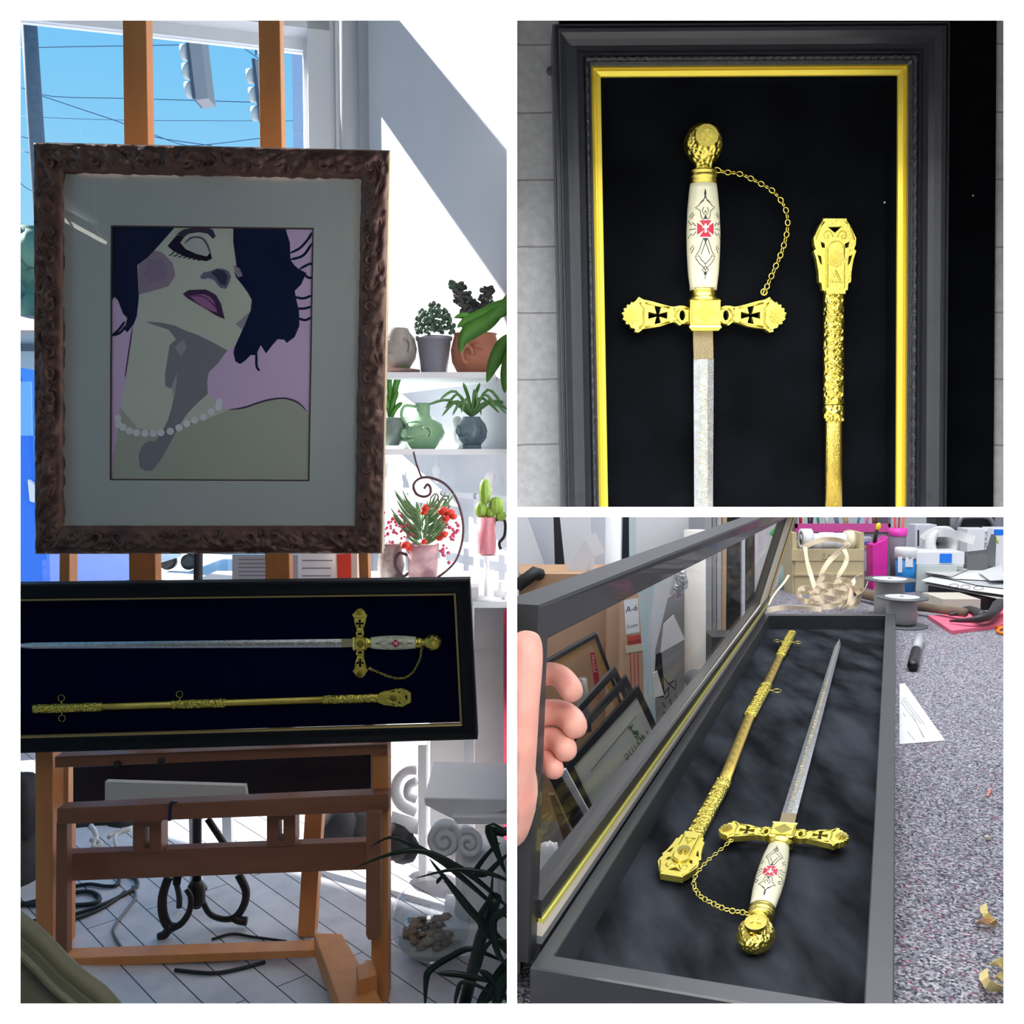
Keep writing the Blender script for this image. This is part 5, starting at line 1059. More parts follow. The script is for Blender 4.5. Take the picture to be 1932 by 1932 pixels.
mx = N.new('ShaderNodeMixRGB'); mx.inputs[2].default_value = (*L3((160, 84, 116)), 1); K.new(r2.outputs[0], mx.inputs[0]); K.new(r1.outputs[0], mx.inputs[1]); K.new(mx.outputs[0], b.inputs['Base Color'])
bp = N.new('ShaderNodeBump'); bp.inputs['Strength'].default_value = .8; bp.inputs['Distance'].default_value = .002; bp.invert = True; K.new(v1.outputs['Distance'], bp.inputs['Height']); K.new(bp.outputs[0], b.inputs['Normal'])
nL = [(.0045, .83), (.0045, 1.03), (.79, 3.17), (1.29, 4.55)]
bench = empty('workbench', (1.2, 2.6, 0), 'wide workbench covered in speckled grey carpet, under the open sword case', 'workbench')
mb = MB(); mb.prism([(x, y, ZB) for x, y in nL]+[(2.7, 4.55, ZB), (2.7, .83, ZB)], (0, 0, -.035), carpet); obj('bench_top', mb, bench)
for x, y in ((.12, .95), (2.6, .95), (1.4, 4.4), (2.6, 4.4)): mb = MB(); mb.box((x-.04, y-.04, 0), (x+.04, y+.04, ZB-.035), mat('dark_leg', (60, 60, 62), .6)); obj('leg', mb, bench)
# open case
q = [Z_(1441, 1158, ZT), Z_(1690, 1158, ZT), Z_(1687, 1893, ZT), Z_(1000, 1824, ZT)]
v_ = (q[3]-q[0]); # near right corner continues past the opening edge
q[2] = q[1]+(q[2]-q[1])*1.018
case = empty('sword_case', ((q[0].x+q[2].x)/2, (q[0].y+q[2].y)/2, ZB), 'long open black case lined with charcoal velvet lying on the carpeted workbench', 'case')
satin = mat('satin_black_case', (58, 61, 66), .42, var=(30, (52, 55, 60), .5), coat=.15)
mb = MB(); mb.ring(q, (0, 0, 1), [(.002, -.0585), (0, -.056), (0, -.002), (.0015, 0), (.028, 0), (.0295, -.0015), (.0295, -.056)], satin, ks=(.6, 1, 1, 1)); obj('frame', mb, case)
def inset(q, t):
    W = ((q[1]-q[0]).length+(q[2]-q[3]).length)/2; Hh = ((q[3]-q[0]).length+(q[2]-q[1]).length)/2; a, b2 = t/W, t/Hh
    P = lambda u, w: (q[0]*(1-u)+q[1]*u)*(1-w)+(q[3]*(1-u)+q[2]*u)*w
    return [P(a, b2), P(1-a, b2), P(1-a, 1-b2), P(a, 1-b2)]
vq = inset(q, .012); mb = MB(); mb.prism([V((p.x, p.y, .785)) for p in vq], (0, 0, -.012), velvet2); obj('velvet_lining', mb, case)
# lid
A = V((.0175, .973, ZT+.004)); B = V((.0275, .972, 1.193)); Cc = V((q[0].x, q[0].y, ZT+.004)); D = Cc + V((.105, 0, .352))
A = Y_(999, 1818, .972); B = Y_(1019, 1142, .972)
lq = [B, D, Cc, A]; LN = V((.93, -.37, 0)).normalized()
lid = empty('case_lid', (A.x, A.y, A.z), 'black glazed lid with gold inner edge held open along the left side of the case', 'lid')
lq = [p for p in lq]
bl = mat('lid_black', (40, 41, 44), .45, coat=.2)
mb = MB(); mb.ring(lq, LN, [(.0, -.046), (.0, -.002), (.002, 0), (.021, 0), (.0225, -.003), (.0225, -.046)], bl, close=True, ks=(1.15, 1.75, .5, 1)); lf = obj('frame', mb, lid, clipx=(.0035, -1))
cream = mat('raw_wood_edge', (206, 196, 178), .7)
mb = MB(); mb.ring(lq, LN, [(.0225, -.002), (.025, -.006), (.0265, -.012), (.0265, -.02)], cream, ks=(1.15, 1.6, .5, 1)); obj('rebate', mb, lid, clipx=(.0035, -1))
def LP(u, w): return (lq[0]*(1-u)+lq[1]*u)*(1-w)+(lq[3]*(1-u)+lq[2]*u)*w
hL = ((lq[3]-lq[0]).length+(lq[2]-lq[1]).length)/2; wL = (lq[1]-lq[0]).length
def strip(name, a, b2, h0, m, h1=None):
    mb = MB(); u0, u1 = .0, 1.0; n = 1; u0 = .024/wL*.9
    P = [LP(u0, 1-a/hL), LP(u1, 1-a/hL), LP(u1, 1-b2/hL), LP(u0, 1-b2/hL)]
    mb.prism([p+LN*h0 for p in P], -LN*.006, m); return obj(name, mb, lid)
strip('gold_fillet', .0335, .0385, .007, mat('pale_gold_strip', (232, 226, 110), .4, .3))
strip('cream_strip', .0195, .0335, .006, mat('cream_strip', (222, 212, 198), .6))
strip('grey_strip', .011, .0195, .006, mat('grey_strip', (112, 115, 120), .5))
strip('lower_rail', .0385, .058, .0045, bl)
strip('hinge_rail', -.03, .011, .004, bl)
mb = MB(); P = [LP(1-.012/wL, .05), LP(1-.004/wL, .05), LP(1-.004/wL, .94), LP(1-.012/wL, .94)]; mb.prism([p+LN*.006 for p in P], -LN*.005, mat('far_gold', (214, 176, 110), .4, .4)); obj('gold_fillet', mb, lid)
gq = inset(lq, .02); mb = MB(); mb.prism([p-LN*.02 for p in gq], -LN*.002, glassmat('lid_glass', (1, 1, 1), .008, 0, .12)); obj('glass', mb, lid)
# sword and scabbard on the velvet
def path_map(ctrl, z, cross, cu, cw, ux):
    P = [(yl, Z_(x, y, z)) for yl, x, y in ctrl]; cr = V(cross).normalized()
    def f(x, y, w):
        for i in range(len(P)-1):
            if y <= P[i+1][0] or i == len(P)-2:
                t = (y-P[i][0])/(P[i+1][0]-P[i][0]); p = P[i][1].lerp(P[i+1][1], t) if 0 <= t <= 1 else P[i][1]+(P[i+1][1]-P[i][1])*t; break
        return p + cr*((x-ux)*cu) + V((0, 0, w*cw))
    return f
zs = .802
f_ = path_map([(232, 1419, 1792), (345, 1438, 1714), (548, 1469, 1599), (597, 1478, 1576), (678, 1489, 1537), (2000, 1584, 1207)], zs, (-.983, .185, 0), .00058, .00052, 1327)
make_sword(f_, 'sword with ivory grip and red cross lying in the open case, blade pointing away', 2000, loc=Z_(1500, 1500, .786))
f_ = path_map([(415, 1267, 1657), (550, 1307, 1582), (793, 1366, 1474), (1215, 1414, 1352), (1452, 1446, 1293), (1752, 1472, 1238), (2050, 1494, 1194)], .797, (-.93, .37, 0), .00067, .0006, 1573)
make_scabbard(f_, 'gold scabbard lying on charcoal velvet in the open case, left of the sword', Z_(1400, 1400, .786), marks=(1215, 1452, 1752, 2050))
for x, y in ((1180, 1679), (1331, 1300), (1427, 1290), (1475, 1275)): pass
# ---- hand holding the lid
sk = mat('skin', (232, 176, 160), .5, var=(28, (226, 150, 138), .5), sheen=.1)
sk.node_tree.nodes['Principled BSDF'].inputs['Subsurface Weight'].default_value = .15; sk.node_tree.nodes['Principled BSDF'].inputs['Subsurface Radius'].default_value = (.01, .004, .003)
def skin_hand():
    J = []; E_ = []; R_ = []
    def add(p, r, par=None):
        J.append(p); R_.append(r); i = len(J)-1
        if par is not None: E_.append((par, i))
        return i
    root_ = add(Y_(940, 1490, .975), .036)
    th = root_
    for x, y, Yv, r in ((962, 1455, .94, .027), (974, 1400, .926, .0225), (982, 1340, .920, .019), (988, 1285, .920, .0185), (992, 1235, .924, .0185), (994, 1205, .930, .016), (994, 1192, .934, .010)): th = add(Y_(x, y, Yv), r, th)
    lo = add(Y_(955, 1545, .955), .030, root_); add(Y_(950, 1600, .965), .024, lo)
    for pts in (((965, 1330, 1.035, .014), (1022, 1268, 1.062, .0145), (1056, 1272, 1.056, .0150), (1076, 1296, 1.036, .0152), (1084, 1318, 1.020, .0130)),
                ((965, 1380, 1.035, .015), (1025, 1342, 1.066, .0160), (1066, 1346, 1.056, .0168), (1084, 1364, 1.036, .0166), (1088, 1382, 1.018, .0140)),
                ((965, 1420, 1.030, .014), (1022, 1394, 1.060, .0150), (1054, 1396, 1.050, .0156), (1067, 1410, 1.030, .0152), (1068, 1426, 1.014, .0128)),
                ((962, 1450, 1.020, .013), (1012, 1434, 1.052, .0132), (1036, 1436, 1.044, .0134), (1046, 1448, 1.026, .0128), (1046, 1460, 1.012, .0108))):
        k = root_
        for x, y, Yv, r in pts: k = add(Y_(x, y, Yv), r, k)
    off = V((.02, .95, 1.0))
    me = bpy.data.meshes.new('hand_cage'); me.from_pydata([tuple(p-off) for p in J], E_, [])
    o = bpy.data.objects.new('hand_cage', me); C.objects.link(o)
    sm = o.modifiers.new('skin', 'SKIN'); 
    if not me.skin_vertices:
        bm = bmesh.new(); bm.from_mesh(me); bm.verts.layers.skin.verify(); bm.to_mesh(me); bm.free()
    for i, d in enumerate(me.skin_vertices[0].data): d.radius = (R_[i], R_[i]); d.use_root = (i == 0)
    sm.use_smooth_shade = True
    ss = o.modifiers.new('sub', 'SUBSURF'); ss.levels = 2; ss.render_levels = 2
    bpy.context.view_layer.update(); dg_ = bpy.context.evaluated_depsgraph_get()
    m2 = bpy.data.meshes.new_from_object(o.evaluated_get(dg_)); mb = MB(); mb.add([V(v.co)+off for v in m2.vertices], [list(p.vertices) for p in m2.polygons], sk, True)
    bpy.data.objects.remove(o)
    return mb
person = empty('person', Y_(1000, 1600, .98), 'hand of a person gripping the near rail of the glazed lid', 'person')
h = obj('hand', skin_hand(), person, clipx=(.0035, -1))
nailm = mat('nail', (240, 190, 178), .25)

# ---- things stored behind the lid, left of the bench
def yf(Y, z=0.0): return 966 - F*math.tan(math.atan2(z-H, Y)+PITCH)
wb = mat('white_foam_board', (232, 233, 238), .7); wb2 = mat('cool_white_board', (214, 218, 228), .7); kb = mat('black_board', (28, 29, 32), .6); gb_ = mat('grey_board', (150, 152, 154), .7); card_ = mat('cardboard', (186, 150, 118), .85, var=(14, (176, 140, 108), .5)); card2 = mat('cardboard_edge', (196, 164, 134), .85, bump=(60, .4))
def pan(name, top, bl_, br_, Y, th, m, label, cat='board', base=0.0):
    y0 = yf(Y, base); return slab(name, list(top)+[(br_, y0), (bl_, y0)], Y, th, m, None, label=label, cat=cat)
pan('foam_board', [(969, 925), (978, 925), (1036, 1090)], 969, 1040, 3.55, .01, wb, 'white foam board leaning at the left edge of the workshop view')
pan('foam_board', [(975, 925), (1044, 925), (1063, 1090)], 1010, 1063, 3.6, .01, wb2, 'cool white board just left of the thin black strip')
pan('black_strip', [(1043, 925), (1051, 925), (1068, 1090)], 1060, 1070, 3.5, .01, kb, 'thin black strip standing between the white boards above the lid', 'strip')
pan('foam_board', [(1051, 925), (1112, 925), (1120, 1090)], 1068, 1120, 3.62, .01, wb, 'white board right of the thin black strip')
pan('foam_board', [(1108, 925), (1152, 925), (1142, 1090)], 1118, 1140, 3.66, .01, wb2, 'pale board behind the folded card above the lid')
slab('folded_card', [(1070, 1062), (1104, 1018), (1120, 1048), (1098, 1092), (1072, 1092)], 2.98, .004, wb2, None, label='folded white card propped above the lid rail', cat='card')
slab('folded_card', [(1104, 1016), (1124, 1006), (1142, 1042), (1122, 1050), (1121, 1092), (1105, 1092)], 3.0, .004, wb, None, label='small bright white card flap above the lid rail', cat='card')
mb = MB(); mb.tube([Y_(1158, 900, 3.2), Y_(1150, yf(3.2), 3.2)], .026, wb, 16); obj('paper_roll', mb, None, 'white paper roll standing above the lid left of the black board', 'paper roll')
pan('black_board', [(1176, 925), (1188, 925), (1188, 1085)], 1164, 1188, 3.4, .008, mat('navy_board', (18, 24, 40), .6), 'narrow dark navy board standing next to the white paper roll')
pan('acrylic_sheet', [(1187, 925), (1200, 925), (1200, 1300)], 1190, 1200, 3.3, .01, mat('pale_blue_acrylic', (196, 216, 220), .3), 'pale blue acrylic edge right of the navy board', 'sheet')
pan('foam_board', [(1198, 925), (1352, 925), (1300, 1100)], 1204, 1280, 3.7, .01, wb, 'wide white board behind the top rail of the lid')
pan('grey_board', [(1340, 925), (1430, 925), (1430, 1000)], 1330, 1430, 4.2, .01, mat('light_grey_board', (206, 208, 212), .7), 'light grey board standing at the back behind the black panels')
def cbox(name, x0, x1, yt, Y, depth, m, label, cat='box'):
    mb = MB(); a, b2 = Y_(x0, yt, Y), Y_(x1, yt, Y); mb.box((max(a.x, .006), Y, 0), (b2.x, Y+depth, a.z), m); return obj(name, mb, None, label, cat)
b1 = cbox('cardboard_box', 980, 1163, 1083, 2.9, .25, card_, 'large cardboard box with red lettering behind the lid glass, left')
b2_ = cbox('cardboard_box', 1150, 1182, 1112, 2.78, .1, card2, 'narrow corrugated cardboard pack between the large box and the labelled carton')
b3 = cbox('cardboard_box', 1176, 1216, 1120, 2.66, .10, mat('cardboard_red_tape', (196, 158, 128), .85), 'slim carton with a handwritten white label behind the lid glass')
mb = MB(); mb.tube([Y_(975, 1106, 2.86), Y_(1010, 1080, 2.88), Y_(1018, 1084, 2.9)], .02, kb, 8); obj('black_bag', mb, None, 'black bag edge on top of the large cardboard box', 'bag')
def tplace(x, y, Y, ux, uy, s, d=-.001):
    """em units -> pixels: ux is the direction of writing, uy of the letter tops"""
    return lambda a, b_: Y_(x+(a*ux[0]+b_*uy[0])*s, y+(a*ux[1]+b_*uy[1])*s, Y)+V((0, d, 0))
mb = MB(); mb.prism([Y_(1177, 1133, 2.66), Y_(1203, 1128, 2.66), Y_(1207, 1192, 2.66), Y_(1181, 1197, 2.66)], (0, -.001, 0), wb); lb = obj('white_label', mb, b3)
mb = MB(); text_mb(mb, 'A-6', kb, tplace(1180, 1156, 2.66, (.97, -.2), (.05, -1), 16, -.0015)); text_mb(mb, 'Scott', kb, tplace(1182, 1186, 2.66, (.97, -.2), (.05, -1), 10, -.0015)); obj('handwriting', mb, lb)
redk = mat('red_print', (196, 74, 70), .8)
mb = MB()
mb.prism([Y_(1183, 1200, 2.66), Y_(1208, 1197, 2.66), Y_(1210, 1217, 2.66), Y_(1185, 1219, 2.66)], (0, -.0008, 0), redk)
for k in range(3): mb.prism([Y_(1188+k*7, 1232, 2.66), Y_(1190+k*7, 1232, 2.66), Y_(1194+k*7, 1340, 2.66), Y_(1192+k*7, 1340, 2.66)], (0, -.0008, 0), redk)
text_mb(mb, 'DaunTA', kb, tplace(1184, 1214, 2.66, (1, -.12), (.1, -1), 7, -.0015)); obj('red_tape', mb, b3)
mb = MB(); mb.prism([Y_(1180, 1219, 2.66), Y_(1212, 1214, 2.66), Y_(1213, 1227, 2.66), Y_(1181, 1232, 2.66)], (0, -.002, 0), mat('masking_tape', (206, 204, 176), .7)); obj('masking_tape', mb, b3)
mb = MB()
def rect_line(mb, pts, Y, w, m):
    for (x, y), (x2, y2) in zip(pts, pts[1:]): 
        d = V((x2-x, y2-y)).normalized()*w/2; nx, ny = -d.y, d.x
        mb.prism([Y_(x+nx, y+ny, Y), Y_(x2+nx, y2+ny, Y), Y_(x2-nx, y2-ny, Y), Y_(x-nx, y-ny, Y)], (0, -.0006, 0), m)
rect_line(mb, [(1139, 1213), (1150, 1211), (1163, 1300)], 2.9, 1.2, redk); rect_line(mb, [(1139, 1213), (1150, 1300)], 2.9, 1.2, redk)
text_mb(mb, 'FRAGILE', redk, tplace(1142, 1220, 2.9, (.12, 1), (1, -.12), 11, -.0012)); 
mb.prism([Y_(1113, 1232, 2.9), Y_(1122, 1230, 2.9), Y_(1132, 1292, 2.9), Y_(1122, 1294, 2.9)], (0, -.0006, 0), mat('crimson_print', (180, 40, 70), .8))
text_mb(mb, 'FRAGILE', mat('cream_print', (230, 200, 180), .8), tplace(1115, 1236, 2.9, (.14, 1), (1, -.14), 9, -.0012)); text_mb(mb, 'NO', redk, tplace(1120, 1300, 2.9, (.3, 1), (1, -.3), 14, -.0012)); text_mb(mb, 'USE', redk, tplace(1130, 1330, 2.9, (.3, 1), (1, -.3), 11, -.0012))
obj('red_lettering', mb, b1)
oak = mat('stretcher_wood', (206, 160, 96), .6, var=(20, (186, 138, 76), .5))
S = empty('stretcher_frame', Y_(1110, 1320, 2.45), 'small wooden stretcher frame corner with black edge leaning on the cardboard boxes', 'frame')
mb = MB(); mb.prism([Y_(x, y, 2.45) for x, y in ((1020, 1262), (1124, 1203), (1200, 1410), (1190, 1418), (1117, 1219), (1024, 1276))], (0, .02, 0), oak); obj('bars', mb, S)
mb = MB(); mb.prism([Y_(x, y, 2.44) for x, y in ((1020, 1255), (1124, 1196), (1128, 1199), (1204, 1408), (1200, 1411), (1122, 1203), (1020, 1262))], (0, .035, 0), kb); obj('edge', mb, S)
mb = MB(); mb.tube([Y_(1097, 1280, 2.35), Y_(1106, 1380, 2.35)], .014, mat('grey_plastic_roll', (128, 124, 118), .3), 12); obj('plastic_roll', mb, None, 'short roll of grey plastic film standing between the fingers and the stacked frames', 'roll')
# rack with framed drawing
rk = mat('dark_rack', (46, 44, 44), .6)
mb = MB(); mb.box((.02, 1.80, 0), (.33, 2.3, .45), rk); obj('storage_crate', mb, None, 'dark crate on the floor behind the lid, under the framed drawing', 'crate')
FQ = [Y_(1068, 1445, 1.92), Y_(1205, 1294, 1.92), Y_(1300, 1500, 1.90), Y_(1165, 1650, 1.90)]
root = empty('framed_drawing', Y_(1165, 1650, 1.91), 'black framed botanical drawing with script leaning behind the lid', 'framed picture')
fb_ = mat('black_picture_frame', (34, 34, 38), .4)
mb = MB(); mb.ring(FQ, (0, -1, 0), [(0, -.02), (0, 0), (.0135, 0), (.015, -.006)], fb_); obj('frame', mb, root)
pq = inset(FQ, .012); mb = MB(); mb.prism([p+V((0, .004, 0)) for p in pq], (0, .003, 0), mat('drawing_paper', (206, 208, 198), .8)); pp = obj('paper', mb, root)
mb = MB(); gk = mat('pencil_grey', (110, 112, 112), .8)
def fp(a, b_): return FQ[0].lerp(FQ[1], a).lerp(FQ[3].lerp(FQ[2], a), b_)+V((0, .003, 0))
ex = (FQ[1]-FQ[0]).normalized(); ey = -(FQ[3]-FQ[0]).normalized()
text_mb(mb, 'Thyme', gk, lambda a, b_: fp(.92, .33)-ex*a*.028-ey*b_*.028)
mb.tube([fp(.2, .2), fp(.85, .17)], .0006, gk, 4); 
for k in range(3): mb.tube([fp(.5+.03*math.cos(a/9*PI*2)*(1+k*.5), .62+.09*math.sin(a/9*PI*2)*(1-k*.25)) for a in range(9)], .0006, gk, 4, closed=True)
obj('script', mb, pp)
mb = MB(); random.seed(31); gk2 = mat('thyme_green', (70, 112, 66), .8)
for k in range(60):
    t = random.random(); p = fp(.86-.12*t+random.uniform(-.04, .04)*(1.1-t), .48-.22*t*1.2+random.uniform(-.02, .02)); mb.tube([p, p+V((random.uniform(-.006, .006), 0, random.uniform(-.002, .010)))], .0011, gk2, 4)
obj('green_sprig', mb, pp)
for i, (dx, lb_) in enumerate(((.010, 'second black frame stacked directly behind the framed drawing'), (.022, 'third black frame at the back of the stack behind the framed drawing'))):
    mb = MB(); mb.ring([p+V((-.020*(i+1), .035*(i+1), .012*(i+1))) for p in FQ], (0, -1, 0), [(0, -.02), (0, 0), (.0135, 0), (.0135, -.02)], fb_); obj('picture_frame', mb, None, lb_, 'frame')
for nm, P, m, lb_ in (('frame_moulding', [(1036, 1468), (1056, 1460), (1114, 1562), (1100, 1620), (1092, 1590)], fb_, 'black moulding length left of the white strip behind the lid'), ('frame_moulding', [(1056, 1459), (1068, 1452), (1119, 1546), (1111, 1566)], wb2, 'white moulding strip between two black ones behind the lid'), ('frame_moulding', [(1036, 1500), (1046, 1500), (1090, 1600), (1086, 1640), (1072, 1612)], mat('brown_moulding', (92, 66, 48), .5), 'brown moulding length leaning below the black moulding')):
    slab(nm, P, 1.74+(.02 if m is wb2 else .0 if m is fb_ else -.03), .012, m, None, label=lb_, cat='moulding')
mb = MB(); random.seed(2); mb.ball(Y_(1036, 1640, 1.6), .03, wb, 10, (.7, .5, 1.6), lambda d: .25*noise.noise(d*3)); obj('crumpled_paper', mb, None, 'crumpled white paper low behind the glass near the left corner of the case', 'paper')
fo = mat('pale_blue_foam', (200, 222, 226), .5); 
pan('foam_sheet', [(1203, 1096), (1240, 1080), (1222, 1200), (1234, 1300), (1240, 1392)], 1236, 1242, 2.55, .012, fo, 'pale blue tapering foam sheet right of the labelled carton', 'sheet', base=.4)
pan('foam_sheet', [(1236, 1078), (1274, 1060), (1262, 1120), (1232, 1244), (1228, 1290), (1222, 1200)], 1226, 1230, 2.53, .01, mat('white_translucent', (226, 230, 234), .4), 'white translucent sheet fanning out beside the pale blue foam', 'sheet', base=.7)
bgd = pan('grey_board', [(1238, 1140), (1293, 1110)], 1236, 1293, 3.0, .012, mat('mid_grey_board', (150, 152, 156), .7), 'grey board with pencil scribbles left of the cream tube')
mb = MB()
for P in ([(1252, 1278), (1262, 1290), (1272, 1284)], [(1252, 1310), (1262, 1296), (1262, 1312), (1254, 1318)], [(1262, 1290), (1274, 1300), (1276, 1284)], [(1264, 1318), (1268, 1334), (1278, 1322), (1274, 1310)], [(1250, 1325), (1256, 1335)]): rect_line(mb, P, 2.999, 1.2, kb)
for k in range(8): rect_line(mb, [(1251+k*3.6, 1343), (1251+k*3.6, 1357)], 2.999, 1, kb)
rect_line(mb, [(1250, 1343), (1279, 1346)], 2.999, 1.2, kb); rect_line(mb, [(1250, 1357), (1279, 1359)], 2.999, 1.2, kb); obj('scribbles', mb, bgd)
slab('black_triangle_board', [(1238, 1235), (1248, 1230), (1254, 1310), (1252, 1316), (1232, 1316)], 2.9, .006, kb, None, label='black offcut of board below the white card, left of the scribbles', cat='board')
slab('white_card', [(1252, 1178), (1271, 1160), (1292, 1206), (1246, 1232)], 2.8, .004, wb, None, label='square white card tilted against the cream tube', cat='card')
slab('white_card', [(1232, 1270), (1240, 1266), (1253, 1312), (1231, 1317)], 2.7, .004, wb, None, label='white card scrap lower down beside the black offcut', cat='card')
mb = MB(); mb.tube([Y_(1311, 1000, 3.0), Y_(1312, yf(3.0), 3.0)], .0335, mat('cream_tube', (214, 210, 204), .7), 24); obj('cardboard_tube', mb, None, 'thick cream tube standing upright behind the lid glass', 'tube')
mb = MB(); random.seed(12)
for k in range(5): mb.ball(Y_(1284+random.uniform(-8, 8), 1085+k*9, 2.92), .018, glassmat('clear_film', (.85, .87, .9), .25, .1), 8, (1, .6, 1), lambda d: .4*noise.noise(d*4+V((k, 0, 0))))
obj('crumpled_film', mb, None, 'crumpled clear plastic film left of the cream tube', 'plastic film')
for i, (x0, x1, m, lb_) in enumerate(((1330, 1343, mat('grey_moulding_a', (168, 170, 174), .6), 'pale grey board edge directly right of the cream tube'), (1343, 1352, gb_, 'darker grey board edge second right of the cream tube'), (1352, 1360, mat('grey_moulding_b', (186, 188, 192), .6), 'light grey board edge beside the wood strip'))):
    pan('board_edge', [(x0, 925), (x1+1, 925)], x0, x1+1, 3.25, .3, m, lb_)
pan('wood_strip', [(1364, 925), (1372, 925)], 1358, 1366, 3.3, .02, mat('pale_pine', (214, 178, 142), .6), 'pale pine strip left of the tall black panels', 'strip')
pan('foam_board', [(1373, 925), (1400, 925)], 1366, 1398, 3.35, .3, kb, 'tall black panel right of the pine strip'); pan('grey_strip', [(1400, 925), (1406, 925)], 1398, 1405, 3.33, .02, wb2, 'thin white strip between the two tall black panels', 'strip'); pan('foam_board', [(1406, 925), (1424, 925)], 1405, 1424, 3.36, .3, kb, 'second tall black panel, right of the thin white strip')
cbox('black_box', 1343, 1392, 1202, 3.0, .12, mat('charcoal_box', (56, 56, 60), .6), 'charcoal box behind the case rail under the black panels')
mb = MB(); mb.tube([Y_(1309, 1282, 2.6), Y_(1350, 1282, 2.75)], .028, mat('grey_felt', (108, 112, 116), .8), 16); obj('felt_roll', mb, None, 'grey felt roll lying behind the case rail by the charcoal box', 'roll')
# ---- far end of the bench
def fullbox(name, x0, x1, yt, Y, depth, m, label, cat, **k):
    mb = MB(); a, b2 = Y_(x0, yt, Y), Y_(x1, yt, Y); mb.box((a.x, Y, ZB), (b2.x, Y+depth, a.z), m); return obj(name, mb, None, label, cat, **k), Y
def onb(x, y): return Z_(x, y, ZB)
# tan tape organiser
tan = mat('tan_plastic', (206, 190, 150), .55); 
root = empty('tape_organiser', onb(1560, 1120), 'tan drawer-like tape organiser holding white rolls at the far end of the bench', 'organiser')
Yo = onb(1560, 1122).y
def pb(mb, x0, x1, y0, y1, Y, th, m): mb.prism([Y_(x0, y0, Y), Y_(x1, y0, Y), Y_(x1, y1, Y), Y_(x0, y1, Y)], (0, th, 0), m)
mb = MB(); pb(mb, 1494, 1630, 1036, 1058, Yo, .012, tan); pb(mb, 1500, 1628, 1058, 1122, Yo+.004, .012, tan); pb(mb, 1499, 1629, 1082, 1086, Yo-.003, .01, tan)
pb(mb, 1495, 1503, 1005, 1122, Yo+.01, .16, tan); pb(mb, 1622, 1630, 1005, 1122, Yo+.01, .16, tan); pb(mb, 1496, 1630, 1020, 1122, Yo+.17, .012, tan); obj('body', mb, root)
mb = MB(); text_mb(mb, 'Z. notch', mat('brown_print', (96, 84, 62), .7), tplace(1552, 1050, Yo, (1, 0), (0, -1), 8)); text_mb(mb, 'lower box', MATS['brown_print'], tplace(1550, 1056.5, Yo, (1, 0), (0, -1), 6)); obj('label_text', mb, root)
for i, (x0, x1, y0, dy) in enumerate(((1514, 1534, 998, .04), (1534, 1550, 1007, .05), (1550, 1577, 1005, .06), (1577, 1598, 1006, .05), (1598, 1616, 1002, .04))):
    a, b2 = Y_(x0, y0, Yo+.07), Y_(x1-1, y0, Yo+.07); r = .045 if i in (0, 4) else .038; zc = a.z-r
    mb = MB(); mb.lathe([(r*.5, 0), (r, 0), (r, b2.x-a.x), (r*.5, b2.x-a.x), (r*.5, 0)], (a.x, Yo+.09, zc), wb if i != 4 else mat('cream_roll', (236, 228, 200), .7), 24, axis=(1, 0, 0)); obj('tape_roll', mb, None, ('leftmost white tape roll in the tan organiser', 'second white roll from the left in the tan organiser', 'middle white roll in the tan organiser', 'fourth white roll in the tan organiser, beside the cream one', 'cream tape roll at the right end of the tan organiser')[i], 'tape roll', 'rolls in the tape organiser')
# cream ribbon tangle
rib = mat('cream_ribbon', (248, 230, 198), .6)
def ribbon(mb, pts, w, m=rib, n=6):
    P = smoothpts(pts, n); vs_ = []; up = V((.15, .1, 1)).normalized()
    for i, p in enumerate(P):
        t = (P[min(i+1, len(P)-1)]-P[max(i-1, 0)]).normalized(); sd = t.cross(V((0, 1, .2))).normalized() if abs(t.y) < .9 else V((1, 0, 0)); sd = (sd+V((0, .5*math.sin(i*.35), .0))).normalized()
        nn = t.cross(sd)*.0006; vs_ += [p-sd*w/2-nn, p+sd*w/2-nn, p+sd*w/2+nn, p-sd*w/2+nn]
    fs = [[i*4+k, i*4+(k+1) % 4, (i+1)*4+(k+1) % 4, (i+1)*4+k] for i in range(len(P)-1) for k in range(4)]; mb.add(vs_, fs, m, False)
mb = MB(); Yr = 3.75
R3 = lambda L, Yv=Yr: [Y_(x, y, Yv+d) for x, y, d in L]
ribbon(mb, R3([(1519, 1032, .05), (1523, 1060, 0), (1532, 1092, -.05), (1542, 1122, -.2)]), .018); ribbon(mb, R3([(1514, 1034, .1), (1545, 1020, .08), (1580, 1018, .06), (1600, 1028, .03), (1590, 1036, 0), (1565, 1058, -.02), (1548, 1085, -.1), (1543, 1105, -.2)]), .02)
ribbon(mb, R3([(1592, 1036, 0), (1598, 1050, -.02), (1594, 1066, -.04), (1580, 1090, -.1), (1572, 1112, -.2)]), .018); ribbon(mb, R3([(1543, 1108, -.2), (1550, 1090, -.2), (1562, 1086, -.2), (1580, 1096, -.2), (1600, 1098, -.2)]), .02)
for cx, cyy, rx, ry, d in ((1520, 1122, 13, 13, -.3), (1560, 1112, 20, 8, -.3), (1575, 1128, 26, 12, -.35), (1590, 1110, 14, 16, -.3), (1602, 1126, 20, 18, -.3), (1556, 1136, 28, 9, -.42), (1548, 1124, 14, 10, -.35), (1583, 1120, 12, 20, -.25)):
    ribbon(mb, R3([(cx+rx*math.cos(a*PI/5), cyy+ry*math.sin(a*PI/5), d) for a in range(11)]), .02)
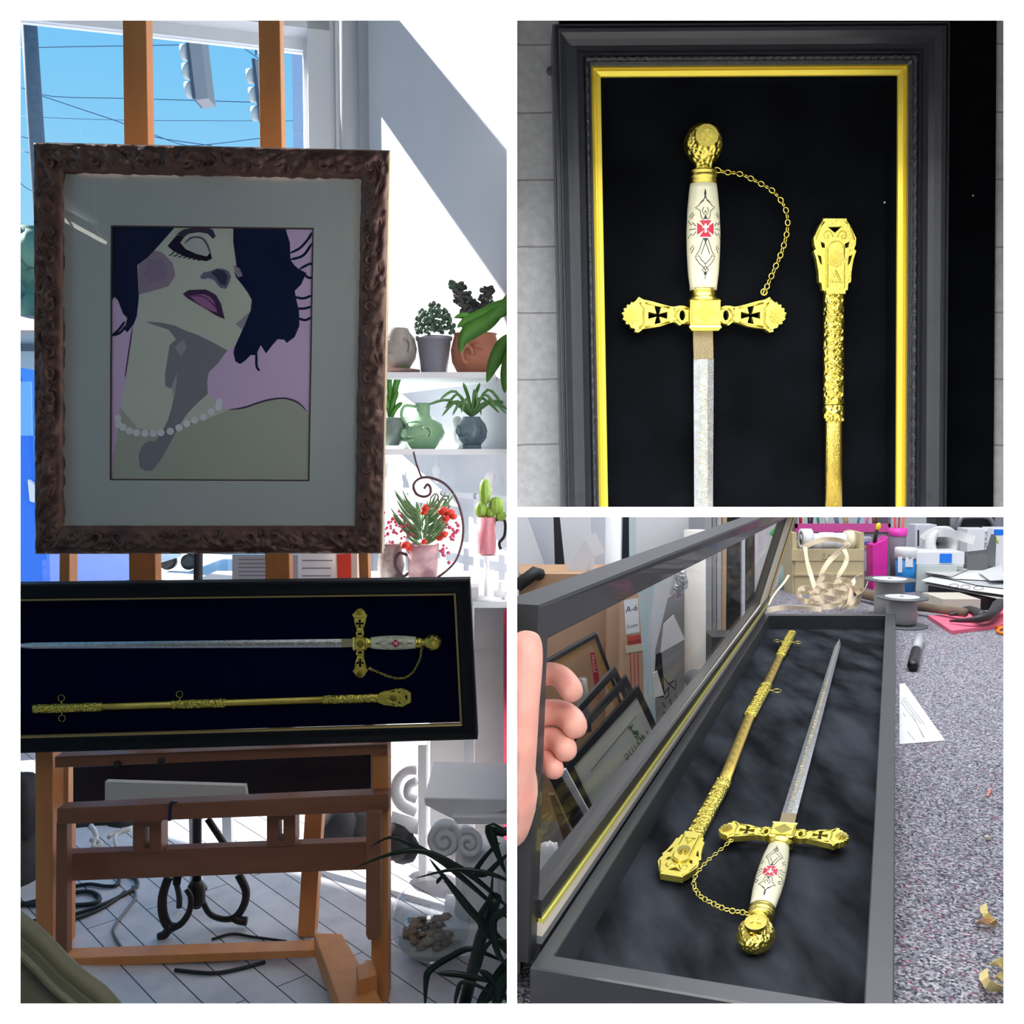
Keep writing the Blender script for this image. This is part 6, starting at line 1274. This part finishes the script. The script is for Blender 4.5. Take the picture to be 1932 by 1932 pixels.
ribbon(mb, R3([(1625, 1086, -.1), (1612, 1092, -.2), (1607, 1110, -.3), (1600, 1140, -.4), (1588, 1150, -.45)]), .02); ribbon(mb, R3([(1637, 1100, -.2), (1628, 1118, -.3), (1612, 1132, -.38), (1600, 1142, -.4)]), .018)
ribbon(mb, R3([(1446, 1152, -.5), (1470, 1147, -.48), (1500, 1146, -.45), (1530, 1148, -.45), (1550, 1150, -.45)]), .018); ribbon(mb, R3([(1449, 1142, -.4), (1462, 1120, -.2), (1480, 1098, 0), (1488, 1085, .1)]), .01)
obj('ribbon_tangle', mb, None, 'tangled heap of cream ribbon in front of the tan organiser', 'ribbon', kind='stuff')
def bb(name, x0, x1, yt, yb, depth, m, label, cat, parent=None, **k):
    mb = MB(); boxpx(mb, x0, x1, yt, yb, ZB, depth, m); return obj(name, mb, parent, label, cat, **k)
def front(mb, o_y, x0, x1, y0, y1, m, d=.001): mb.prism([Y_(x0, y0, o_y), Y_(x1, y0, o_y), Y_(x1, y1, o_y), Y_(x0, y1, o_y)], (0, -d, 0), m)
# glue bottle
p = V((0, 4.1, 0)); o, _ = fullbox('flat_bottle', 1629, 1646, 1013, 4.1, .03, mat('bottle_grey', (170, 178, 186), .4), 'flat grey bottle with blue and yellow label right of the tan organiser', 'bottle', bevel=.006)
mb = MB(); front(mb, p.y, 1631, 1641, 1022, 1029, mat('label_blue', (40, 110, 190), .5)); front(mb, p.y, 1631, 1641, 1029, 1034, mat('label_yellow', (236, 190, 40), .5)); front(mb, p.y, 1631, 1640, 1040, 1078, wb); obj('label', mb, o)
# magenta bag
mag = mat('magenta_bag', (226, 44, 170), .5, bump=(8, .6, 'noise', .02))
p = V((0, 4.02, 0)); mb = MB(); Pm = [(1646, 1028), (1654, 1026), (1668, 1020), (1676, 1012), (1675, 1050), (1673, 1110), (1655, yf(4.02, ZB)), (1647, yf(4.02, ZB))]; mb.prism([Y_(x, y, p.y) for x, y in Pm], (0, .07, 0), mag); obj('magenta_pouch', mb, None, 'magenta pouch standing between the grey bottle and the mesh pen cup', 'pouch', bevel=.006)
ylw = mat('yellow_plastic', (246, 232, 30), .4)
root = empty('utility_knife', Y_(1652, 1010, p.y+.03), 'yellow and black utility knife sticking out of the magenta pouch', 'knife')
mb = MB(); mb.tube([Y_(1655, 1000, p.y+.03), Y_(1658, 992, p.y+.03), Y_(1657, 987, p.y+.03)], [.014, .017, .012], ylw, 10, .5); obj('cap', mb, root); mb = MB(); mb.tube([Y_(1650, 1024, p.y+.03), Y_(1654, 1000, p.y+.03)], .013, kb, 8, .5); obj('handle', mb, root)
# mesh cup and pencils
mesh = mat('pink_mesh_rim', (240, 70, 190), .5); gm_ = mat('grey_mesh', (128, 122, 136), .6, bump=(400, 1, 'voronoi', .003))
pc = Y_(1692, 1092, 4.14); pc.z = ZB; Rc = 15*pc.y/F; top = Y_(1694, 998, pc.y).z-ZB
root = empty('pen_cup', pc, 'grey mesh pen cup with hot pink rim at the back of the bench', 'cup')
mb = MB(); mb.lathe([(.001, 0), (Rc*.8, 0), (Rc*1.05, top), (Rc*1.0, top), (Rc*.76, .01), (.001, .01)], pc, gm_, 24); obj('mesh_body', mb, root)
mb = MB(); mb.lathe([(Rc*1.02, top-.03), (Rc*1.1, top-.028), (Rc*1.15, top+.004), (Rc*1.05, top+.004)], pc, mesh, 24); obj('rim', mb, root)
pens = [((1688, 962), (1690, 1050), (206, 40, 50), 'red pencil leaning left in the mesh cup'), ((1697, 962), (1694, 1050), (150, 30, 40), 'dark red pencil in the middle of the mesh cup'), ((1706, 965), (1698, 1050), (226, 70, 60), 'light red pencil leaning right in the mesh cup')]
for (a, b2, col, lb_) in pens: mb = MB(); mb.tube([Y_(b2[0], b2[1], pc.y), Y_(a[0], a[1], pc.y+.01)], .0045, mat('pen_%d' % col[0], col, .4), 8); obj('pencil', mb, None, lb_, 'pencil', 'pencils in the mesh cup')
# desk organiser with clutter behind
Yq = 4.42
root = empty('desk_organiser', V((Y_(1585, 1000, Yq).x, Yq, ZB)), 'pink fronted wire desk organiser crammed with tools behind the tan tape organiser', 'organiser')
mb = MB(); pb(mb, 1500, 1680, 988, 1004, Yq, .01, mat('hot_pink_plastic', (214, 84, 160), .5)); obj('front_panel', mb, root)
mb = MB(); pb(mb, 1500, 1505, 960, yf(Yq, ZB), Yq, .2, gm_); pb(mb, 1676, 1681, 960, yf(Yq, ZB), Yq, .2, gm_); pb(mb, 1500, 1680, 1004, yf(Yq, ZB), Yq+.01, .008, mat('grey_wire_panel', (150, 146, 156), .6)); obj('side_frame', mb, root)
random.seed(44); cols = [((198, 44, 60), 'red'), ((40, 46, 52), 'black'), ((30, 150, 90), 'green'), ((226, 226, 230), 'white'), ((120, 130, 160), 'slate blue'), ((180, 150, 120), 'tan'), ((60, 150, 190), 'cyan'), ((230, 120, 180), 'pink'), ((110, 60, 40), 'brown'), ((240, 200, 60), 'yellow')]
spots = ['far left of', 'second from the left in', 'third from the left in', 'left of the middle of', 'in the middle of', 'right of the middle of', 'fourth from the right in', 'third from the right in', 'second from the right in', 'at the right end of']
for k in range(10):
    x = 1511+k*17.5; mb = MB(); (col, cn) = cols[k]; r = (.012, .02, .009, .014, .016, .018, .009, .012, .018, .008)[k]
    mb.tube([Y_(x, 1000, Yq+.08), Y_(x+random.uniform(-8, 8), 966+random.uniform(-6, 10) if k % 3 else 962, Yq+.08)], [r*.7, r], mat('tool_'+cn.replace(' ', '_'), col, .5), 8, .6); obj('hand_tool', mb, None, cn+' tool handle, '+spots[k]+' the desk organiser', 'tool', 'tools in the desk organiser')
# green clamp left, cyan bit, clear bottle
root = empty('green_clamp', Y_(1465, 1015, 4.3), 'green plastic clamp hanging beside the far end of the lid', 'clamp')
grn = mat('green_plastic', (20, 170, 74), .4)
mb = MB(); mb.prism([Y_(x, y, 4.3) for x, y in ((1454, 1008), (1470, 988), (1478, 1000), (1480, 1014), (1472, 1024), (1471, 1038), (1462, 1040), (1462, 1028), (1464, 1016))], (0, .03, 0), grn); obj('jaw', mb, root, bevel=.003)
mb = MB(); mb.tube([Y_(1476, 930, 4.31), Y_(1475, 990, 4.31)], .006, mat('tan_cord', (190, 160, 150), .7), 6); obj('cord', mb, root)
mb = MB(); P = onb(1490, 1098); mb.prism([Y_(1487, 1097, P.y), Y_(1491, 1080, P.y), Y_(1500, 1097, P.y)], (0, .03, 0), mat('cyan_note', (70, 205, 222), .5)); obj('cyan_wedge', mb, None, 'small cyan wedge on the bench left of the tan organiser', 'wedge')
p = onb(1478, 1112); mb = MB(); h2 = Y_(1476, 1068, p.y).z-ZB; mb.lathe([(.001, 0), (.02, 0), (.02, h2*.6), (.009, h2*.75), (.009, h2), (.001, h2)], p, mat('clear_green_bottle', (160, 190, 178), .2), 16); obj('squeeze_bottle', mb, None, 'small clear bottle by the far left corner of the bench', 'bottle')
# tub, white boxes
p = Y_(1708, 1082, 3.98); p.z = ZB; h2 = Y_(1708, 1033, p.y).z-ZB; Rt = 19*p.y/F
root = empty('wipes_tub', p, 'blue and white tub with a white lid right of the mesh cup', 'tub')
mb = MB(); mb.lathe([(.001, 0), (Rt*.86, 0), (Rt*.98, h2*.78), (.001, h2*.78)], p, mat('tub_blue', (38, 138, 214), .4), 28); obj('body', mb, root)
mb = MB(); mb.lathe([(.001, h2*.76), (Rt*1.06, h2*.76), (Rt*1.08, h2*.95), (Rt, h2), (.001, h2)], p, wb, 28); obj('lid', mb, root)
mb = MB(); front(mb, p.y-Rt, 1708, 1722, 1052, 1070, wb, .002); front(mb, p.y-Rt, 1694, 1702, 1050, 1080, wb, .002); obj('label', mb, root)
o, Yb1 = fullbox('clear_box', 1730, 1806, 1066, 3.95, .14, mat('clear_plastic', (196, 204, 204), .2), 'clear plastic box underneath the white carton with blue patch', 'box', bevel=.003)
zc = Y_(1770, 1066, Yb1).z
mb = MB(); a, b2 = Y_(1729, 1064, Yb1+.0), Y_(1822, 1060, Yb1); mb.prism([(a.x, Yb1, zc), (b2.x, Yb1+.01, zc), (b2.x, Yb1+.16, zc), (a.x, Yb1+.15, zc)], (0, 0, Y_(1770, 1042, Yb1).z-zc), mat('carton_white', (228, 230, 238), .6)); o = obj('white_carton', mb, None, 'white carton with a blue patch on the clear box', 'carton', bevel=.002)
mb = MB(); a, b2 = Y_(1774, 1045, Yb1), Y_(1796, 1064, Yb1); mb.box((a.x, Yb1+.0015, b2.z+.004), (b2.x, Yb1+.012, a.z), mat('patch_blue', (20, 120, 232), .5)); obj('blue_patch', mb, o)
Yt = 4.12
fz = Y_(1762, 1042, Yt)
mb = MB(); mb.lathe([(.052, 0), (.076, 0), (.076, .05), (.052, .05), (.052, 0)], (Y_(1768, 1018, Yt).x, Yt, Y_(1768, 1026, Yt).z), mat('label_roll_white', (226, 226, 226), .6), 32, axis=(.35, -1, .1)); ribbon(mb, [Y_(1742, 1018, Yt-.03), Y_(1760, 1005, Yt-.05), Y_(1790, 1006, Yt-.06), Y_(1815, 1012, Yt-.06), Y_(1838, 1020, Yt-.06)], .04, MATS['label_roll_white']); obj('label_roll', mb, None, 'white label roll unrolling to the right behind the white carton', 'label roll')
o, _ = fullbox('white_box', 1727, 1768, 990, 4.22, .08, wb2, 'tall white box behind the label roll', 'box', bevel=.002)
mb = MB(); front(mb, _, 1731, 1734, 1000, 1030, kb); obj('print', mb, o)
# black case with latches
Yk = 4.40; root = empty('tool_case', V((Y_(1840, 1000, Yk).x, Yk, ZB)), 'black tool case with metal latches at the far right of the bench', 'case')
mb = MB(); mb.prism([Y_(1768, 925, Yk), Y_(1960, 925, Yk), Y_(1960, yf(Yk, ZB), Yk), Y_(1768, yf(Yk, ZB), Yk)], (0, .12, 0), mat('black_abs', (30, 31, 34), .45)); obj('shell', mb, root, bevel=.008)
lat = mat('latch_grey', (168, 170, 176), .35, .7)
for x in (1793, 1877): mb = MB(); pb(mb, x, x+16, 960, 1002, Yk-.015, .016, lat); obj('latch', mb, root, bevel=.003)
mb = MB(); mb.tube(smoothpts([Y_(1806, 1000, Yk-.02), Y_(1812, 980, Yk-.03), Y_(1822, 975, Yk-.03), Y_(1860, 975, Yk-.03), Y_(1872, 985, Yk-.03), Y_(1876, 1000, Yk-.02)], 4), .01, lat, 8); obj('handle', mb, root)
o, Yw = fullbox('tape_carton', 1826, 1868, 998, 4.2, .1, wb, 'white tape carton with black side lettering in front of the tool case', 'carton', bevel=.002)
mb = MB(); text_mb(mb, 'TYPE PLUS', kb, tplace(1862, 1040, Yw, (.05, -1), (-1, -.05), 8)); obj('lettering', mb, o)
o, Yw = fullbox('blue_top_carton', 1874, 1930, 997, 4.15, .1, wb, 'white carton with blue top band and green disc at the right edge', 'carton', bevel=.002)
mb = MB(); front(mb, Yw, 1875, 1930, 999, 1010, MATS['patch_blue']); obj('band', mb, o); mb = MB(); pz = Y_(1885, 1019, Yw); mb.lathe([(.0001, 0), (.016, 0), (.016, .001), (.0001, .001)], pz, mat('lime', (190, 214, 40), .5), 20, axis=(0, -1, 0)); obj('disc', mb, o)
root = empty('metal_stencil', Y_(1868, yf(4.08, ZB), 4.08), 'grey slotted metal strip standing against the cartons', 'metal strip')
mb = MB(); Yz = 4.08; mb.prism([Y_(x, y, Yz) for x, y in ((1862, 1112), (1862, 1040), (1872, 1008), (1877, 1008), (1880, 1014), (1876, 1112))], (0, .01, 0), mat('dull_metal', (130, 132, 134), .4, .6)); obj('strip', mb, root)
mb = MB(); corr = mat('corrugated_grey', (112, 114, 116), .5); zz_ = []
for k in range(9): zz_ += [(1824+k*4.6, 1050-k*.5), (1826.3+k*4.6, 1042-k*.5)]
zz_ += [(1864, 1044), (1864, yf(4.05, ZB)), (1824, yf(4.05, ZB))]
mb.prism([Y_(x, y, 4.05) for x, y in zz_], (0, .03, 0), corr); o = obj('corrugated_guard', mb, None, 'grey edge guard with zigzag top standing before the white tape carton', 'edge guard')
# paper pile
ph = ZB
cols = [(214, 214, 214), (226, 228, 230), (196, 198, 202), (234, 234, 236), (206, 206, 200), (224, 226, 230)]
sheets = [([(1742, 1102), (1800, 1080), (1960, 1110), (1960, 1146), (1836, 1120)], 'bottom cream sheet of the paper pile'), ([(1738, 1096), (1830, 1060), (1960, 1090), (1960, 1132), (1832, 1114)], 'second white sheet of the paper pile'), ([(1762, 1085), (1850, 1062), (1960, 1075), (1960, 1118), (1842, 1104)], 'grey printed sheet in the middle of the paper pile'),
          ([(1752, 1077), (1834, 1056), (1900, 1050), (1960, 1060), (1960, 1100), (1800, 1092)], 'upper white sheet of the paper pile with faint print'), ([(1745, 1080), (1800, 1068), (1832, 1072), (1796, 1088)], 'small grey sheet at the left end of the paper pile'), ([(1846, 1080), (1900, 1062), (1960, 1072), (1960, 1092), (1868, 1096)], 'topmost sheet of the paper pile at the right edge')]
for k, (P, lb_) in enumerate(sheets):
    zz = ZB+.058+.006*k if k else ZB+.05; mb = MB(); mb.prism([Z_(x, y, zz) for x, y in P], (0, 0, .0022), mat('sheet_%d' % k, cols[k], .75)); o = obj('paper_sheet', mb, None, lb_, 'paper', 'sheets of the paper pile')
    if k == 1:
        mb = MB()
        for cx in (1800, 1822, 1846): mb.tube([Z_(cx+9*math.cos(a*PI/8), 1107+3.4*math.sin(a*PI/8)+(cx-1820)*.09, zz+.0032) for a in range(16)], .0009, kb, 4, closed=True)
        obj('printed_ovals', mb, o)
mb = MB(); mb.box((onb(1750, 1145).x, 3.45, ZB), (onb(1822, 1146).x, 3.62, ZB+.048), mat('pale_carton_side', (206, 200, 186), .8)); obj('flat_carton', mb, None, 'flat pale carton holding up the paper pile', 'carton')
mb = MB(); mb.box((onb(1824, 1142).x, 3.5, ZB), (2.3, 4.0, ZB+.045), mat('black_plastic_case', (24, 24, 27), .5)); obj('black_tray', mb, None, 'low black tray beneath the right part of the paper pile', 'tray')
slab('white_sheet', [(1883, 1012), (1960, 1000), (1960, 1086), (1893, 1082)], 3.62, .003, wb, None, label='white sheet poking in at the right edge above the papers', cat='paper')
# wire spools
spm = mat('spool_grey', (104, 106, 110), .4); wirem = mat('steel_wire', (206, 208, 212), .3, .5, bump=(300, .8, 'wave', .002)); lblm = mat('spool_label', (226, 228, 232), .6, var=(60, (180, 182, 190), .3))
def spool(cx, cyy, zt_, r, h_, label, base=ZB):
    c = Z_(cx, cyy, zt_); root = empty('wire_spool', (c.x, c.y, base), label, 'spool')
    mb = MB(); mb.lathe([(.001, 0), (r, 0), (r, .005), (r*.5, .006)], (c.x, c.y, base), spm, 36); obj('flange', mb, root); mb = MB(); mb.lathe([(r*.5, zt_-.006-base), (r, zt_-.005-base), (r, zt_-base), (.004, zt_-base)], (c.x, c.y, base), spm, 36); obj('flange', mb, root)
    mb = MB(); mb.lathe([(r*.42, .005), (r*.58, .012), (r*.60, (zt_-base)*.5), (r*.55, zt_-base-.012), (r*.42, zt_-base-.005)], (c.x, c.y, base), wirem, 36); obj('wound_wire', mb, root)
    mb = MB(); mb.lathe([(.006, .0005), (r*.66, .0005), (r*.66, .0012), (.006, .0012)], (c.x, c.y, zt_), lblm, 32, smooth=False); obj('paper_label', mb, root)
    mb = MB(); mb.prism([(c.x-.006, c.y-.004, zt_+.0013), (c.x+.007, c.y, zt_+.0013), (c.x-.004, c.y+.007, zt_+.0013)], (0, 0, .001), kb); obj('hole', mb, root)
    return c
c1_ = spool(1702, 1126, ZB+.098, .082, 0, 'wire spool standing nearest the case corner, in front of the taller one')
c2_ = spool(1679, 1092, ZB+.135, .086, 0, 'wire spool with large white label behind the nearer spool')
mb = MB(); random.seed(5)
for k in range(4): mb.tube(smoothpts([(c1_.x-.07, c1_.y+.0, ZB+.004), (c1_.x-.11, c1_.y+.05*k, ZB+.006), (c1_.x-.05, c1_.y+.12+.02*k, ZB+.02)], 4), .0012, lat, 5)
obj('loose_wire', mb, None, 'loose wire ends curling from the nearer spool', 'wire')
# hammer
root = empty('hammer', onb(1760, 1150), 'old claw hammer with worn wooden handle lying behind the pink notes', 'hammer')
hw_ = mat('worn_handle', (128, 110, 92), .7, var=(8, (96, 80, 66), .5), stretch=(6, 1, 1)); hs = mat('dark_steel', (70, 68, 70), .45, .6)
mb = MB(); mb.tube(smoothpts([Z_(1618, 1118, ZB+.03), Z_(1660, 1128, ZB+.03), Z_(1720, 1142, ZB+.03), Z_(1790, 1152, ZB+.035), Z_(1822, 1156, ZB+.04)], 5), [.02]*6+[.018]*6+[.016]*9, hw_, 12, .8); obj('handle', mb, root)
hp = [(1818, 1154), (1850, 1152), (1866, 1145), (1876, 1150), (1876, 1156), (1860, 1166)]
mb = MB(); mb.tube(smoothpts([Z_(1884, 1140, ZB+.05), Z_(1872, 1158, ZB+.045), Z_(1852, 1166, ZB+.04), Z_(1830, 1170, ZB+.032), Z_(1792, 1172, ZB+.02)], 4), [.026, .026, .025, .024, .022, .022, .021, .020, .019, .018, .016, .014, .012, .010, .008, .005, .004], hs, 10, .7)
mb.tube(smoothpts([Z_(1852, 1162, ZB+.045), Z_(1830, 1150, ZB+.045), Z_(1810, 1156, ZB+.035), Z_(1792, 1160, ZB+.03)], 4), [.02, .018, .017, .016, .015, .014, .013, .012, .011, .010, .008, .006, .005], hs, 8, .7); obj('head', mb, root)
# pink notes, scissors
pk = mat('pink_paper', (240, 112, 140), .7)
mb = MB(); mb.prism([Z_(x, y, ZB+.012) for x, y in ((1751, 1161), (1808, 1158), (1960, 1150), (1960, 1168), (1876, 1180), (1796, 1190))], (0, 0, -.0115), pk); obj('pink_note_pad', mb, None, 'stack of pink notes under the hammer head', 'note pad')
mb = MB(); mb.prism([Z_(x, y, ZB+.018) for x, y in ((1870, 1160), (1905, 1140), (1960, 1136), (1960, 1160))], (0, 0, -.005), pk); obj('pink_note_pad', mb, None, 'second pink pad overlapping the first at the right edge', 'note pad')
orr = mat('orange_plastic', (240, 130, 36), .4)
root = empty('scissors', onb(1895, 1190), 'orange-handled scissors at the right edge below the pink notes', 'scissors')
for k, (cx, cyy) in enumerate(((1892, 1178), (1902, 1190))): mb = MB(); mb.tube([Z_(cx+20*math.cos(a*PI/8), cyy+6*math.sin(a*PI/8), ZB+.006) for a in range(16)], .0055, orr, 8, closed=True); obj('handle_loop', mb, root)
mb = MB(); mb.prism([Z_(1918, 1180, ZB+.006), Z_(1980, 1172, ZB+.006), Z_(1980, 1176, ZB+.006), Z_(1918, 1190, ZB+.006)], (0, 0, .003), lat); obj('blades', mb, root)
# marker
root = empty('marker_pen', onb(1728, 1230), 'black and grey marker pen lying on the carpeted bench', 'pen')
P1, P2 = Z_(1735, 1202, ZB+.014), Z_(1722, 1258, ZB+.014)
def seg(a, b2): return [P1.lerp(P2, a), P1.lerp(P2, b2)]
mb = MB(); mb.tube(seg(0, .45), .0135, mat('marker_grey', (186, 188, 192), .35), 16); obj('barrel', mb, root); mb = MB(); mb.tube([P1.lerp(P2, .5), P1.lerp(P2, .97), P1.lerp(P2, 1)], [.0145, .0145, .011], mat('marker_black', (26, 27, 30), .3), 16); obj('cap', mb, root)
# sheet of paper
mb = MB(); mb.prism([Z_(x, y, ZB+.0015) for x, y in ((1697, 1290), (1707, 1289), (1783, 1397), (1697, 1404))], (0, 0, -.001), pap); o = obj('note_sheet', mb, None, 'white typed sheet sticking out from under the right side of the case', 'paper')
mb = MB()
for (xa, ya, xb, yb) in ((1705, 1315, 1745, 1368), (1702, 1318, 1738, 1366), (1700, 1324, 1728, 1362), (1735, 1375, 1744, 1392), (1720, 1345, 1742, 1390), (1712, 1380, 1726, 1396), (1704, 1345, 1708, 1352)): mb.tube([Z_(xa, ya, ZB+.0019), Z_(xb, yb, ZB+.0019)], .0005, mat('print_grey2', (150, 152, 160), .8), 4)
obj('typed_lines', mb, o)
# wood shavings and crumbs
shv = mat('wood_shaving', (236, 216, 150), .7)
def shaving(P, w, label, m=shv):
    mb = MB(); ribbon(mb, [Z_(x, y, ZB+.004+h_) for x, y, h_ in P], w, m, 4); return obj('wood_shaving', mb, None, label, 'shaving', 'shavings on the bench')
shaving([(1855, 1708, .0), (1858, 1722, .012), (1868, 1736, .004), (1876, 1738, .01)], .010, 'curled pale shaving, upper one of the pair by the right edge')
shaving([(1846, 1742, 0), (1860, 1738, .008), (1880, 1744, .003)], .008, 'flat reddish shaving under the curled pale one', mat('reddish_shaving', (222, 176, 132), .7))
shaving([(1856, 1832, 0), (1858, 1850, .014), (1872, 1862, .008), (1892, 1866, .0)], .011, 'long curled shaving near the lower right corner')
shaving([(1876, 1822, 0), (1890, 1818, .008), (1905, 1824, 0)], .012, 'broad shaving at the right edge above the long curled one')
shaving([(1884, 1846, 0), (1890, 1842, .01), (1902, 1850, 0)], .009, 'small shaving beside the long curled one')
mb = MB(); mb.prism([Z_(1861, 1501, ZB+.003), Z_(1866, 1489, ZB+.003), Z_(1870, 1490, ZB+.003), Z_(1865, 1502, ZB+.003)], (0, 0, -.002), mat('orange_chip', (226, 138, 112), .7)); obj('orange_chip', mb, None, 'tiny orange chip on the carpet right of the case', 'chip')
mb = MB(); mb.ball(Z_(1863, 1581, ZB+.004), .004, mat('cream_crumb', (236, 234, 210), .8), 6, (1.2, .8, 1), lambda d: .4*noise.noise(d*5)); obj('cream_crumb', mb, None, 'tiny cream crumb on the carpet right of the case', 'crumb')
